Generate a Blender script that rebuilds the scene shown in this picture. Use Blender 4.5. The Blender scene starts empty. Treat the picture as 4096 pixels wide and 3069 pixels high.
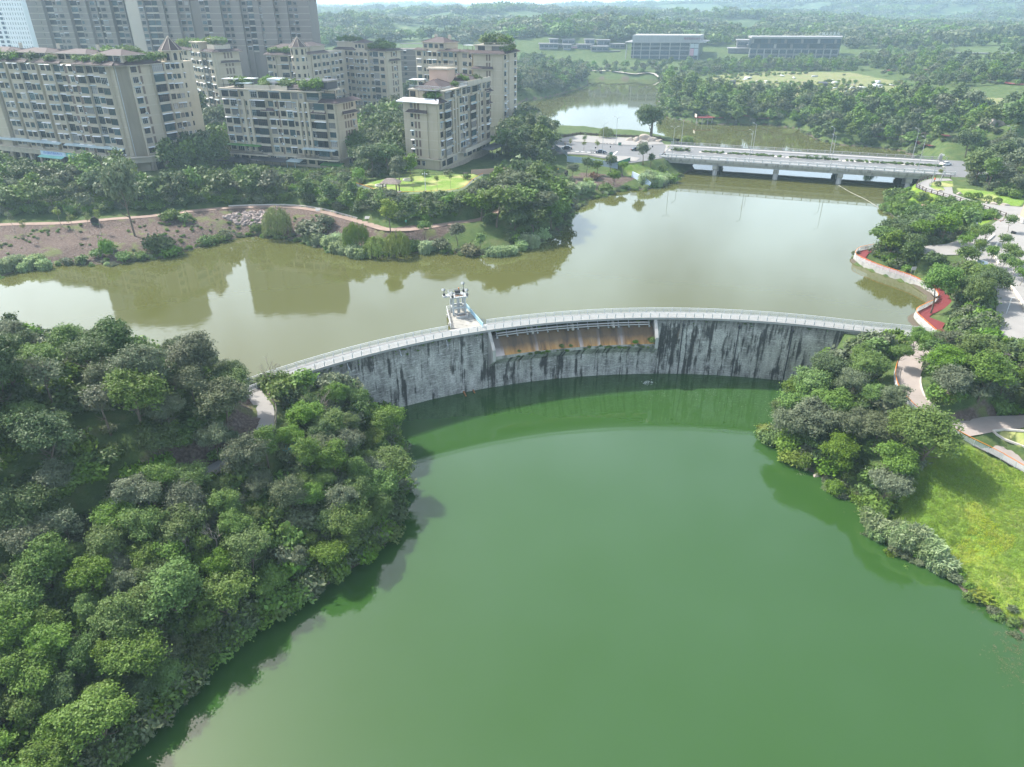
import bpy, bmesh, math, random
import numpy as np
from mathutils import Vector, Matrix
from mathutils.geometry import tessellate_polygon
R = math.radians
sc = bpy.context.scene
COL = sc.collection
rnd = random.Random(7)
nrg = np.random.default_rng(11)
# ------------------------------------------------------------------ camera, sky, sun, exposure
CAM_Z = 56.0
PITCH = R(28.0)
cam_d = bpy.data.cameras.new('camera')
cam = bpy.data.objects.new('camera', cam_d)
COL.objects.link(cam)
cam.location = (0, 0, CAM_Z)
cam.rotation_euler = (R(90) - PITCH, 0, 0)
cam_d.sensor_fit = 'HORIZONTAL'
cam_d.sensor_width = 36.0
cam_d.lens = 2840.0 / 4096.0 * 36.0
cam_d.clip_start = 0.5
cam_d.clip_end = 20000
sc.camera = cam
SUN_EL = R(49)
SUN_AZ = math.atan2(-0.84, 0.54)          # measured from +Y towards +X
sun_dir = Vector((math.sin(SUN_AZ) * math.cos(SUN_EL), math.cos(SUN_AZ) * math.cos(SUN_EL), math.sin(SUN_EL)))
world = bpy.data.worlds.new('World')
sc.world = world
world.use_nodes = True
wn = world.node_tree
wn.nodes.clear()
sky = wn.nodes.new('ShaderNodeTexSky')
sky.sky_type = 'NISHITA'
sky.sun_disc = False
sky.sun_elevation = SUN_EL
sky.sun_rotation = SUN_AZ
sky.altitude = 300
sky.air_density = 1.0
sky.dust_density = 9.0
sky.ozone_density = 1.0
bg = wn.nodes.new('ShaderNodeBackground')
bg.inputs['Strength'].default_value = 0.08
wo = wn.nodes.new('ShaderNodeOutputWorld')
# a thin veil of high cloud over the whole sky, uneven but with no preferred side
tc = wn.nodes.new('ShaderNodeTexCoord')
cn = wn.nodes.new('ShaderNodeTexNoise'); cn.inputs['Scale'].default_value = 3.2; cn.inputs['Detail'].default_value = 5; cn.inputs['Roughness'].default_value = .55
wn.links.new(tc.outputs['Generated'], cn.inputs['Vector'])
cr = wn.nodes.new('ShaderNodeValToRGB')
cr.color_ramp.elements[0].position = .36; cr.color_ramp.elements[0].color = (1.5, 1.8, 2.3, 1)
cr.color_ramp.elements[1].position = .60; cr.color_ramp.elements[1].color = (3.9, 4.8, 5.5, 1)
wn.links.new(cn.outputs[0], cr.inputs[0])
ca = wn.nodes.new('ShaderNodeMix'); ca.data_type = 'RGBA'; ca.blend_type = 'ADD'; ca.inputs[0].default_value = 1
# the haze makes the sky palest towards the horizon, all round
sp_ = wn.nodes.new('ShaderNodeSeparateXYZ'); wn.links.new(tc.outputs['Generated'], sp_.inputs[0])
hr_ = wn.nodes.new('ShaderNodeValToRGB'); hr_.color_ramp.elements[0].position = 0.0; hr_.color_ramp.elements[0].color = (3.3, 3.3, 3.3, 1)
hr_.color_ramp.elements[1].position = .9; hr_.color_ramp.elements[1].color = (.34, .38, .46, 1)
e_ = hr_.color_ramp.elements.new(.30); e_.color = (3.7, 3.7, 3.7, 1)
e_ = hr_.color_ramp.elements.new(.60); e_.color = (1.35, 1.4, 1.5, 1)
wn.links.new(sp_.outputs['Z'], hr_.inputs[0])
cm_ = wn.nodes.new('ShaderNodeMix'); cm_.data_type = 'RGBA'; cm_.blend_type = 'MULTIPLY'; cm_.inputs[0].default_value = 1
wn.links.new(cr.outputs[0], cm_.inputs[6]); wn.links.new(hr_.outputs[0], cm_.inputs[7])
wn.links.new(sky.outputs[0], ca.inputs[6]); wn.links.new(cm_.outputs[2], ca.inputs[7])
wn.links.new(ca.outputs[2], bg.inputs[0])
wn.links.new(bg.outputs[0], wo.inputs[0])
sun_l = bpy.data.lights.new('sun', 'SUN')
sun_l.energy = 5.0
sun_l.angle = R(0.9)
sun_l.color = (1.0, 0.955, 0.88)
sun_o = bpy.data.objects.new('sun', sun_l)
COL.objects.link(sun_o)
sun_o.rotation_euler = sun_dir.to_track_quat('Z', 'Y').to_euler()
sun_o.location = (-200, 100, 300)
vs = sc.view_settings
vs.view_transform = 'Standard'
vs.look = 'None'
vs.exposure = 0.72
vs.gamma = 1.0
vs.use_curve_mapping = False
cy_ = sc.cycles
cy_.max_bounces = 6
cy_.diffuse_bounces = 3
cy_.glossy_bounces = 3
cy_.transmission_bounces = 3
cy_.volume_bounces = 1
cy_.caustics_reflective = False
cy_.caustics_refractive = False
cy_.sample_clamp_indirect = 6.0
cy_.use_denoising = True
# ------------------------------------------------------------------ picture point -> place
FPX, CX, CY = 2840.0, 2048.0, 1534.5
cP, sP = math.cos(PITCH), math.sin(PITCH)
def ray(px, py):
 x = (px - CX) / FPX
 u = -(py - CY) / FPX
 return (x, cP + u * sP, -sP + u * cP)
def P(px, py, z=0.0):
 d = ray(px, py)
 t = (z - CAM_Z) / d[2]
 return (d[0] * t, d[1] * t, z)
def H(px, py, dist):
 d = ray(px, py)
 t = dist / d[1]
 return (d[0] * t, dist, CAM_Z + d[2] * t)
def proj(x, y, z):
 z = z - CAM_Z
 fw = y * cP - z * sP
 if fw < 1: return (-9999, -9999, fw)
 return (CX + FPX * x / fw, CY - FPX * (y * sP + z * cP) / fw, fw)
S = 4096 / 2211.0
def Q(pts, z=0.0):
 return [P(a * S, b * S, z)[:2] for a, b in pts]
# ------------------------------------------------------------------ object helpers
def tag(o, label=None, cat=None, group=None, kind=None):
 if label: o['label'] = label
 if cat: o['category'] = cat
 if group: o['group'] = group
 if kind: o['kind'] = kind
 return o
def empty(name, loc, label=None, cat=None, group=None, rz=0.0):
 o = bpy.data.objects.new(name, None)
 COL.objects.link(o)
 o.location = loc
 o.rotation_euler = (0, 0, rz)
 o.empty_display_size = 0.5
 return tag(o, label, cat, group)
def inst(name, me, parent=None, loc=(0, 0, 0), rz=0.0, scale=None, rot=None):
 o = bpy.data.objects.new(name, me)
 COL.objects.link(o)
 o.location = loc
 o.rotation_euler = rot if rot else (0, 0, rz)
 if scale is not None: o.scale = scale if hasattr(scale, '__len__') else (scale,) * 3
 if parent: o.parent = parent
 return o
ORD = 'first second third fourth fifth sixth seventh eighth ninth tenth eleventh twelfth thirteenth fourteenth fifteenth sixteenth seventeenth eighteenth nineteenth'.split()
TENS = {2: 'twent', 3: 'thirt', 4: 'fort', 5: 'fift', 6: 'sixt', 7: 'sevent', 8: 'eight', 9: 'ninet'}
def ordw(i):
 if i < 19: return ORD[i]
 n = i + 1
 t, u = n // 10, n % 10
 if t >= 10: return 'hundred and ' + ordw(n - 101) if n > 100 else 'hundredth'
 return TENS[t] + ('ieth' if u == 0 else 'y-' + ORD[u - 1])
class MB:
 """collects shapes into ONE mesh"""
 def __init__(s):
  s.v = []; s.f = []; s.m = []; s.uv = None
 def face(s, pts, mi=0):
  k = len(s.v); s.v += [tuple(p) for p in pts]
  s.f.append(tuple(range(k, k + len(pts)))); s.m.append(mi)
 def hexa(s, p, mi=0):
  k = len(s.v); s.v += [tuple(q) for q in p]
  for f in ((0, 3, 2, 1), (4, 5, 6, 7), (0, 1, 5, 4), (1, 2, 6, 5), (2, 3, 7, 6), (3, 0, 4, 7)):
   s.f.append(tuple(k + i for i in f)); s.m.append(mi)
 def box(s, c, d, rz=0.0, mi=0):
  x, y, z = d[0] / 2, d[1] / 2, d[2] / 2
  co, si = math.cos(rz), math.sin(rz)
  P8 = []
  for dz in (-z, z):
   for a, b in ((-x, -y), (x, -y), (x, y), (-x, y)):
    P8.append((c[0] + a * co - b * si, c[1] + a * si + b * co, c[2] + dz))
  s.hexa(P8, mi)
 def bar(s, a, b, w, h=None, mi=0):
  a = Vector(a); b = Vector(b); h = h or w
  t = (b - a)
  if t.length < 1e-6: return
  t.normalize()
  up = Vector((0, 0, 1)) if abs(t.z) < .95 else Vector((1, 0, 0))
  sd = t.cross(up).normalized(); u2 = sd.cross(t)
  P8 = []
  for e in (a, b):
   for i, j in ((-1, -1), (1, -1), (1, 1), (-1, 1)):
    P8.append(e + sd * (i * w / 2) + u2 * (j * h / 2))
  s.hexa([P8[i] for i in range(8)], mi)
 def tube(s, pts, rad, n=8, mi=0, cap=True):
  k0 = len(s.v); pts = [Vector(p) for p in pts]
  rads = rad if hasattr(rad, '__len__') else [rad] * len(pts)
  for i, p in enumerate(pts):
   t = (pts[min(i + 1, len(pts) - 1)] - pts[max(i - 1, 0)]).normalized()
   up = Vector((0, 0, 1)) if abs(t.z) < .9 else Vector((1, 0, 0))
   sd = t.cross(up).normalized(); u2 = sd.cross(t)
   for j in range(n):
    a = 2 * math.pi * j / n
    s.v.append(tuple(p + (sd * math.cos(a) + u2 * math.sin(a)) * rads[i]))
  for i in range(len(pts) - 1):
   for j in range(n):
    a = k0 + i * n + j; b = k0 + i * n + (j + 1) % n
    s.f.append((a, b, b + n, a + n)); s.m.append(mi)
  if cap:
   s.f.append(tuple(k0 + j for j in range(n - 1, -1, -1))); s.m.append(mi)
   e = k0 + (len(pts) - 1) * n
   s.f.append(tuple(e + j for j in range(n))); s.m.append(mi)
 def cyl(s, c, r, h, n=16, mi=0, r2=None):
  s.tube([(c[0], c[1], c[2]), (c[0], c[1], c[2] + h)], [r, r if r2 is None else r2], n, mi)
 def prism(s, poly, z0, z1, mi=0, mt=None):
  n = len(poly); k = len(s.v)
  ar = sum(poly[i][0] * poly[(i + 1) % n][1] - poly[(i + 1) % n][0] * poly[i][1] for i in range(n))
  if ar < 0: poly = poly[::-1]
  s.v += [(p[0], p[1], z0) for p in poly] + [(p[0], p[1], z1) for p in poly]
  for i in range(n):
   j = (i + 1) % n
   s.f.append((k + i, k + j, k + n + j, k + n + i)); s.m.append(mi)
  for t in tessellate_polygon([[Vector((p[0], p[1], 0)) for p in poly]]):
   s.f.append(tuple(k + n + i for i in t)); s.m.append(mi if mt is None else mt)
   s.f.append(tuple(k + i for i in t[::-1])); s.m.append(mi)
 def mesh(s, name, mats, smooth=False):
  me = bpy.data.meshes.new(name)
  me.from_pydata(s.v, [], s.f)
  for m in (mats if isinstance(mats, (list, tuple)) else [mats]): me.materials.append(m)
  if any(s.m): me.polygons.foreach_set('material_index', s.m)
  if smooth: me.polygons.foreach_set('use_smooth', [True] * len(s.f))
  me.update()
  return me
 def build(s, name, mats, parent=None, smooth=False, kind=None):
  if not s.f: return None
  o = inst(name, s.mesh(name, mats, smooth), parent)
  if parent is not None:
   o.matrix_parent_inverse = parent.matrix_basis.inverted()
  if kind: o['kind'] = kind
  return o
# ------------------------------------------------------------------ materials
def NT(name):
 m = bpy.data.materials.new(name)
 m.use_nodes = True
 nt = m.node_tree
 nt.nodes.clear()
 out = nt.nodes.new('ShaderNodeOutputMaterial')
 b = nt.nodes.new('ShaderNodeBsdfPrincipled')
 nt.links.new(b.outputs[0], out.inputs[0])
 return m, nt, b, out
def nd(nt, t, **kw):
 n = nt.nodes.new('ShaderNode' + t)
 for k, v in kw.items():
  if k in n.inputs: n.inputs[k].default_value = v
  else: setattr(n, k, v)
 return n
def noise(nt, scale, detail=4.0, vec=None, rough=.55, stretch=None):
 g = nd(nt, 'NewGeometry')
 src = vec if vec is not None else g.outputs['Position']
 if stretch:
  mp = nd(nt, 'Mapping'); mp.inputs['Scale'].default_value = stretch
  nt.links.new(src, mp.inputs['Vector']); src = mp.outputs[0]
 n = nd(nt, 'TexNoise'); n.inputs['Scale'].default_value = scale; n.inputs['Detail'].default_value = detail
 n.inputs['Roughness'].default_value = rough
 nt.links.new(src, n.inputs['Vector'])
 return n.outputs[0]
def ramp(nt, fac, stops):
 r = nd(nt, 'ValToRGB')
 e = r.color_ramp.elements
 e[0].position, e[0].color = stops[0][0], (*stops[0][1], 1) if len(stops[0][1]) == 3 else stops[0][1]
 e[1].position, e[1].color = stops[-1][0], (*stops[-1][1], 1)
 for p, c in stops[1:-1]:
  x = e.new(p); x.color = (*c, 1)
 nt.links.new(fac, r.inputs[0])
 return r.outputs[0]
def mixc(nt, fac, a, b, mode='MIX'):
 m = nd(nt, 'Mix', data_type='RGBA', blend_type=mode)
 for s_, v in ((m.inputs[0], fac), (m.inputs[6], a), (m.inputs[7], b)):
  if hasattr(v, 'is_linked') or hasattr(v, 'links'): nt.links.new(v, s_)
  elif isinstance(v, (int, float)): s_.default_value = v
  else: s_.default_value = (*v, 1) if len(v) == 3 else v
 return m.outputs[2]
def mth(nt, op, a, b=None, c=None):
 m = nd(nt, 'Math', operation=op)
 for i, v in enumerate((a, b, c)):
  if v is None: continue
  if hasattr(v, 'links'): nt.links.new(v, m.inputs[i])
  else: m.inputs[i].default_value = v
 return m.outputs[0]
def bump(nt, b, h, strength=.3, dist=.05):
 n = nd(nt, 'Bump'); n.inputs['Strength'].default_value = strength; n.inputs['Distance'].default_value = dist
 nt.links.new(h, n.inputs['Height']); nt.links.new(n.outputs[0], b.inputs['Normal'])
def mat(name, col, rough=.8, var=.18, scale=.8, bs=0.0, spec=.3, metal=0.0, grime=0.0, bscale=6.0):
 m, nt, b, out = NT(name)
 n1 = noise(nt, scale, 5)
 c = mixc(nt, n1, tuple(x * (1 - var * 1.6) for x in col), tuple(min(.95, x * (1 + var * 1.6)) for x in col))
 if grime:
  n2 = noise(nt, .9, 5, stretch=(1, 1, .12))
  k = ramp(nt, n2, [(.50, (0, 0, 0)), (.72, (1, 1, 1))])
  c = mixc(nt, mth(nt, 'MULTIPLY', k, grime), c, tuple(x * .3 for x in col))
 nt.links.new(c, b.inputs['Base Color'])
 b.inputs['Roughness'].default_value = rough
 b.inputs['Specular IOR Level'].default_value = spec
 b.inputs['Metallic'].default_value = metal
 if bs: bump(nt, b, noise(nt, bscale, 4), bs, .04)
 return m
M = {}
M['concrete'] = mat('concrete', (.40, .39, .37), .85, .12, .5, .3, grime=.5)
M['pale_concrete'] = mat('pale_concrete', (.32, .315, .305), .8, .1, .7, .2)
M['grime_concrete'] = mat('grime_concrete', (.33, .32, .29), .9, .2, .6, .4, grime=.85)
M['white_paint'] = mat('white_paint', (.54, .56, .56), .45, .05, 1.5)
M['blue_paint'] = mat('blue_paint', (.38, .58, .68), .5, .08, 1.5)
M['grey_metal'] = mat('grey_metal', (.42, .44, .46), .4, .1, 2, metal=.4)
M['dark_metal'] = mat('dark_metal', (.05, .05, .055), .45, .15, 2)
M['black_rubber'] = mat('black_rubber', (.02, .02, .02), .7, .1)
M['far_concrete'] = mat('far_concrete', (.20, .205, .215), .85, .12, .3, grime=.35)
M['far_pale'] = mat('far_pale', (.30, .30, .30), .85, .1, .3, grime=.3)
M['tower_paint'] = mat('tower_paint', (.38, .40, .40), .6, .08, 1.2, grime=.25)
M['rust'] = mat('rust', (.30, .13, .05), .9, .35, 2.5)
M['orange'] = mat('orange', (.62, .20, .03), .5, .08)
M['beige_wall'] = mat('beige_wall', (.41, .355, .27), .85, .07, .25, .15, grime=.16)
M['beige_trim'] = mat('beige_trim', (.45, .40, .325), .8, .08, .6, grime=.25)
M['stone_wall'] = mat('stone_wall', (.34, .29, .235), .9, .3, 1.6, .5, grime=.2, bscale=3)
M['roof_tile'] = mat('roof_tile', (.060, .043, .043), .75, .2, .8, .3, bscale=9)
M['dark_tile'] = mat('dark_tile', (.075, .055, .058), .75, .25, .8, .3, bscale=9)
M['brown_panel'] = mat('brown_panel', (.14, .10, .08), .7, .2, .8)
M['awning_white'] = mat('awning_white', (.70, .72, .74), .4, .1, .4)
M['awning_blue'] = mat('awning_blue', (.36, .45, .48), .4, .15, .4)
M['awning_green'] = mat('awning_green', (.07, .20, .05), .6, .2, .6)
M['roof_slab'] = mat('roof_slab', (.36, .34, .31), .9, .2, .4, grime=.3)
M['dark_slat'] = mat('dark_slat', (.06, .065, .075), .6, .2, .6)
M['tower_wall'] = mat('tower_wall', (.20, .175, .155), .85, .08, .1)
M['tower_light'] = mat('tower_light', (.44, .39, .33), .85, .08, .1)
M['pale_tower'] = mat('pale_tower', (.62, .64, .64), .7, .05, .1)
M['wood'] = mat('wood', (.085, .06, .045), .75, .25, 2)
M['thatch'] = mat('thatch', (.24, .20, .175), .95, .3, 3, .6)
M['grey_tile'] = mat('grey_tile', (.09, .083, .08), .9, .25, 2.0, .5)
M['asphalt'] = mat('asphalt', (.155, .16, .165), .9, .12, .3, .1)
M['asphalt_dark'] = mat('asphalt_dark', (.14, .145, .15), .9, .12, .3, .1)
M['paving'] = mat('paving', (.265, .257, .245), .85, .12, .35, .15)
M['pink_paving'] = mat('pink_paving', (.31, .27, .245), .85, .12, .5, .15)
M['red_track'] = mat('red_track', (.17, .032, .034), .85, .12, .6)
M['dirt_road'] = mat('dirt_road', (.27, .20, .165), .95, .2, .5, .3)
M['kerb'] = mat('kerb', (.50, .47, .43), .85, .12, .8)
M['line_paint'] = mat('line_paint', (.75, .75, .73), .7, .1, 2)
M['rock'] = mat('rock', (.33, .29, .25), .95, .3, .7, .8, bscale=2)
M['rock_red'] = mat('rock_red', (.28, .17, .13), .95, .3, .7, .8, bscale=2)
M['bark'] = mat('bark', (.13, .105, .08), .95, .25, 3, .5)
M['bark_pale'] = mat('bark_pale', (.32, .28, .23), .95, .2, 3, .4)
M['sheet_blue'] = mat('sheet_blue', (.33, .42, .50), .5, .08, .5)
M['sheet_green'] = mat('sheet_green', (.03, .16, .10), .6, .2, .5)
M['teal'] = mat('teal', (.10, .30, .32), .5, .1, .5)
M['skin'] = mat('skin', (.45, .28, .20), .6, .05)
M['cloth_green'] = mat('cloth_green', (.10, .35, .25), .8, .1, 3)
M['cloth_orange'] = mat('cloth_orange', (.75, .16, .05), .8, .1, 3)
M['cloth_dark'] = mat('cloth_dark', (.03, .035, .045), .8, .1, 3)
M['cloth_yellow'] = mat('cloth_yellow', (.65, .42, .05), .8, .1, 3)
M['hair'] = mat('hair', (.02, .016, .014), .6, .1)
M['car_black'] = mat('car_black', (.012, .013, .016), .2, .05, spec=.6)
M['car_blue'] = mat('car_blue', (.015, .025, .055), .2, .05, spec=.6)
M['car_white'] = mat('car_white', (.72, .72, .72), .25, .03, spec=.6)
M['rubble'] = mat('rubble', (.30, .25, .23), .95, .35, 1.2, .4)
M['salmon'] = mat('salmon', (.62, .36, .27), .8, .08, .5)
M['sign_blue'] = mat('sign_blue', (.55, .66, .80), .5, .04)
M['sign_teal'] = mat('sign_teal', (.20, .50, .45), .5, .05)
M['sign_cream'] = mat('sign_cream', (.66, .60, .52), .6, .05)
M['ink_blue'] = mat('ink_blue', (.03, .10, .50), .5, .02)
M['ink_brown'] = mat('ink_brown', (.10, .07, .06), .6, .02)
M['ink_maroon'] = mat('ink_maroon', (.20, .06, .09), .6, .02)
M['poster_pink'] = mat('poster_pink', (.50, .28, .34), .6, .1, .2)
M['poster_grey'] = mat('poster_grey', (.42, .46, .50), .5, .15, .2)
M['mural'] = mat('mural', (.05, .30, .55), .6, .5, .5)
M['plaster_pink'] = mat('plaster_pink', (.52, .36, .28), .85, .08, .3)
def glass(name, col, rough=.08):
 m, nt, b, out = NT(name)
 g = nd(nt, 'ObjectInfo')
 k = mth(nt, 'MULTIPLY_ADD', g.outputs['Random'], .9, .5)
 c = mixc(nt, 1.0, col, k, 'MULTIPLY')
 nt.links.new(c, b.inputs['Base Color'])
 b.inputs['Roughness'].default_value = rough
 b.inputs['Specular IOR Level'].default_value = .28
 return m
M['glass_dark'] = glass('glass_dark', (.02, .024, .03))
M['glass_teal'] = glass('glass_teal', (.04, .075, .085))
M['glass_curtain'] = glass('glass_curtain', (.24, .23, .22), .2)
M['glass_far'] = glass('glass_far', (.02, .04, .06), .3)
def leaf_mat(name, col, col2, trans=.22, hue=.025, val=.32):
 m, nt, b, out = NT(name)
 g = nd(nt, 'NewGeometry'); oi = nd(nt, 'ObjectInfo')
 f = mth(nt, 'MULTIPLY_ADD', g.outputs['Random Per Island'], .55, mth(nt, 'MULTIPLY', noise(nt, .9, 2), .45))
 c = mixc(nt, f, col, col2)
 hs = nd(nt, 'HueSaturation')
 nt.links.new(c, hs.inputs['Color'])
 nt.links.new(mth(nt, 'MULTIPLY_ADD', oi.outputs['Random'], hue, .5 - hue * .5), hs.inputs['Hue'])
 nt.links.new(mth(nt, 'MULTIPLY_ADD', oi.outputs['Random'], val, 1 - val * .5), hs.inputs['Value'])
 sx = mth(nt, 'FRACT', mth(nt, 'MULTIPLY', oi.outputs['Random'], 17.3))
 nt.links.new(mth(nt, 'MULTIPLY_ADD', sx, .30, .86), hs.inputs['Saturation'])
 nt.links.new(hs.outputs[0], b.inputs['Base Color'])
 b.inputs['Roughness'].default_value = .55
 b.inputs['Specular IOR Level'].default_value = .22
 t = nd(nt, 'BsdfTranslucent'); nt.links.new(hs.outputs[0], t.inputs[0])
 mx = nd(nt, 'MixShader'); mx.inputs[0].default_value = trans
 nt.links.new(b.outputs[0], mx.inputs[1]); nt.links.new(t.outputs[0], mx.inputs[2])
 nt.links.new(mx.outputs[0], out.inputs[0])
 return m
L = {}
L['dark'] = leaf_mat('leaf_dark', (.048, .082, .026), (.110, .165, .055))
L['grey'] = leaf_mat('leaf_grey', (.080, .105, .055), (.175, .205, .115))
L['mid'] = leaf_mat('leaf_mid', (.070, .130, .026), (.160, .250, .050))
L['bright'] = leaf_mat('leaf_bright', (.085, .160, .030), (.170, .265, .060))
L['yellow'] = leaf_mat('leaf_yellow', (.130, .185, .036), (.240, .290, .060))
L['willow'] = leaf_mat('leaf_willow', (.13, .18, .045), (.24, .29, .085))
L['reed'] = leaf_mat('leaf_reed', (.25, .35, .17), (.42, .50, .28), .45)
L['cover'] = leaf_mat('leaf_cover', (.145, .24, .032), (.23, .335, .06), .25, .02, .3)
L['cover_gold'] = leaf_mat('leaf_cover_gold', (.24, .32, .035), (.36, .39, .06), .25, .02, .3)
L['dry'] = leaf_mat('leaf_dry', (.120, .120, .055), (.200, .190, .100), .2)
L['rust'] = leaf_mat('leaf_rust', (.130, .080, .050), (.200, .120, .080), .2)
def water(name, c1, c2, scale, rough=.03, bstr=.10, nsc=1.1, st=(1, 1, 1), spec=.5, ior=1.333):
 m, nt, b, out = NT(name)
 c = mixc(nt, noise(nt, scale, 3), c1, c2)
 nt.links.new(c, b.inputs['Base Color'])
 b.inputs['Roughness'].default_value = rough
 b.inputs['IOR'].default_value = ior
 b.inputs['Specular IOR Level'].default_value = spec
 h = mth(nt, 'ADD', noise(nt, nsc, 3, stretch=st), mth(nt, 'MULTIPLY', noise(nt, nsc * .22, 2, stretch=st), 1.6))
 # calm and ruffled patches
 k = mth(nt, 'MULTIPLY_ADD', noise(nt, .02, 2), 1.4, -.2)
 h = mth(nt, 'MULTIPLY', h, k)
 bump(nt, b, h, bstr, .12)
 return m
M['water_upper'] = water('water_upper', (.070, .076, .022), (.092, .096, .031), .012, bstr=.065, nsc=.9, st=(.8, 1.2, 1), spec=.7)
M['water_lower'] = water('water_lower', (.024, .067, .012), (.032, .080, .018), .02, bstr=.05, nsc=.7, spec=.8, ior=1.45)
# ------------------------------------------------------------------ terrain
ZU, ZL = 0.0, -11.74
DC = (30.25, 31.07); DR = 100.7
def dam_pt(th, r=DR): return (DC[0] + r * math.sin(th), DC[1] + r * math.cos(th))
def dam_th(x, y): return math.atan2(x - DC[0], y - DC[1])
TH0 = dam_th(*P(1020, 1545, 1)[:2]); TH1 = dam_th(*P(3330, 1325, 1)[:2])
DAM_END = P(3735, 1352, 1)[:2]          # straight right-hand end of the crest
up_left = [(-200, 640), (0, 598), (60, 583), (130, 574), (250, 572), (330, 559), (400, 544), (470, 524), (520, 512), (580, 512), (640, 520), (700, 540), (740, 549), (800, 555), (870, 549), (920, 546), (980, 548), (1040, 552), (1100, 548), (1150, 532), (1190, 510), (1212, 494), (1228, 478), (1238, 458), (1262, 434), (1300, 425), (1350, 412), (1400, 410), (1440, 397), (1471, 380), (1500, 366)]
up_far = [(1492, 330), (1480, 314), (1455, 312), (1430, 305), (1400, 300), (1330, 296), (1260, 291), (1195, 288), (1160, 276), (1120, 262), (1112, 232), (1133, 216), (1165, 213), (1195, 208), (1250, 192), (1272, 184), (1268, 169), (1323, 171), (1403, 173), (1450, 173), (1440, 180), (1426, 190), (1420, 215), (1426, 240), (1440, 254), (1509, 267), (1563, 270), (1644, 269), (1722, 278), (1766, 304), (1810, 314), (1869, 317), (1932, 324), (1965, 335)]
up_right = [(1985, 375), (1968, 395), (1950, 412), (1920, 428), (1904, 446), (1916, 462), (1940, 480), (1955, 500), (1945, 522), (1905, 536), (1868, 540), (1849, 547), (1844, 556), (1846, 566), (1874, 576), (1918, 588), (1958, 604), (1985, 618), (2012, 640), (1990, 662), (1970, 684), (1964, 694), (1974, 706), (2000, 716)]
ARC_U = [dam_pt(TH1 + (TH0 - TH1) * i / 30, DR + 1.3) for i in range(31)]
UP = Q(up_left) + Q(up_far) + Q(up_right) + ARC_U + [(-52, 112), (-80, 117), (-115, 121), (-170, 126), (-260, 150)]
low_right = [(1722, 840), (1690, 880), (1672, 920), (1690, 968), (1722, 1003), (1767, 1033), (1842, 1075), (1872, 1110), (1880, 1142), (1924, 1190), (1989, 1220), (2042, 1237), (2091, 1283), (2133, 1316), (2211, 1371), (2500, 1540), (2900, 2100)]
low_left = [(-100, 1900), (100, 1745), (225, 1652), (310, 1590), (430, 1460), (580, 1340), (735, 1245), (835, 1170), (862, 1070), (855, 1010), (843, 955), (836, 895)]
ARC_L = [dam_pt(TH0 + (TH1 - TH0) * (0.10 + .82 * i / 30), DR + 1.0) for i in range(31)]
LO = Q(low_left, ZL) + ARC_L + Q(low_right, ZL) + [(70, -40), (-60, -40)]
UPn, LOn = np.array(UP), np.array(LO)
def axis(segs):
 out = [segs[0][0]]
 for a, b, s in segs:
  n = max(1, round((b - a) / s)); out += list(np.linspace(a, b, n + 1)[1:])
 return np.array(out)
def geo(a, b, s0, s1):
 o = [a]; s = s0; k = (s1 / s0) ** (1 / max(1, (b - a) / ((s0 + s1) / 2)))
 while o[-1] < b: o.append(o[-1] + s); s = min(s1, s * k)
 return o
xr = geo(190, 4200, 3, 110)[1:]; xl = [-v for v in geo(150, 4200, 3, 110)[1:]][::-1]
GX = np.array(xl + list(np.arange(-150, 190.1, 1.7)) + xr)
GY = np.array([-120, -90, -60, -30, 0, 12] + list(np.arange(20, 345, 1.7)) + geo(346, 900, 2.2, 9) + geo(909, 5600, 10, 90)[1:])
XX, YY = np.meshgrid(GX, GY)
def sdist(poly, X, Y):
 """distance to a closed outline, negative inside"""
 d2 = np.full(X.shape, 1e18); ins = np.zeros(X.shape, bool)
 n = len(poly)
 for i in range(n):
  ax, ay = poly[i]; bx, by = poly[(i + 1) % n]
  ex, ey = bx - ax, by - ay
  t = np.clip(((X - ax) * ex + (Y - ay) * ey) / max(ex * ex + ey * ey, 1e-9), 0, 1)
  d2 = np.minimum(d2, (X - ax - t * ex) ** 2 + (Y - ay - t * ey) ** 2)
  c = ((ay > Y) != (by > Y)) & (X < (bx - ax) * (Y - ay) / ((by - ay) if by != ay else 1e-9) + ax)
  ins ^= c
 d = np.sqrt(d2)
 return np.where(ins, -d, d)
def inside(poly, x, y): return bool(sdist(poly, np.array([x]), np.array([y]))[0] < 0)
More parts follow.
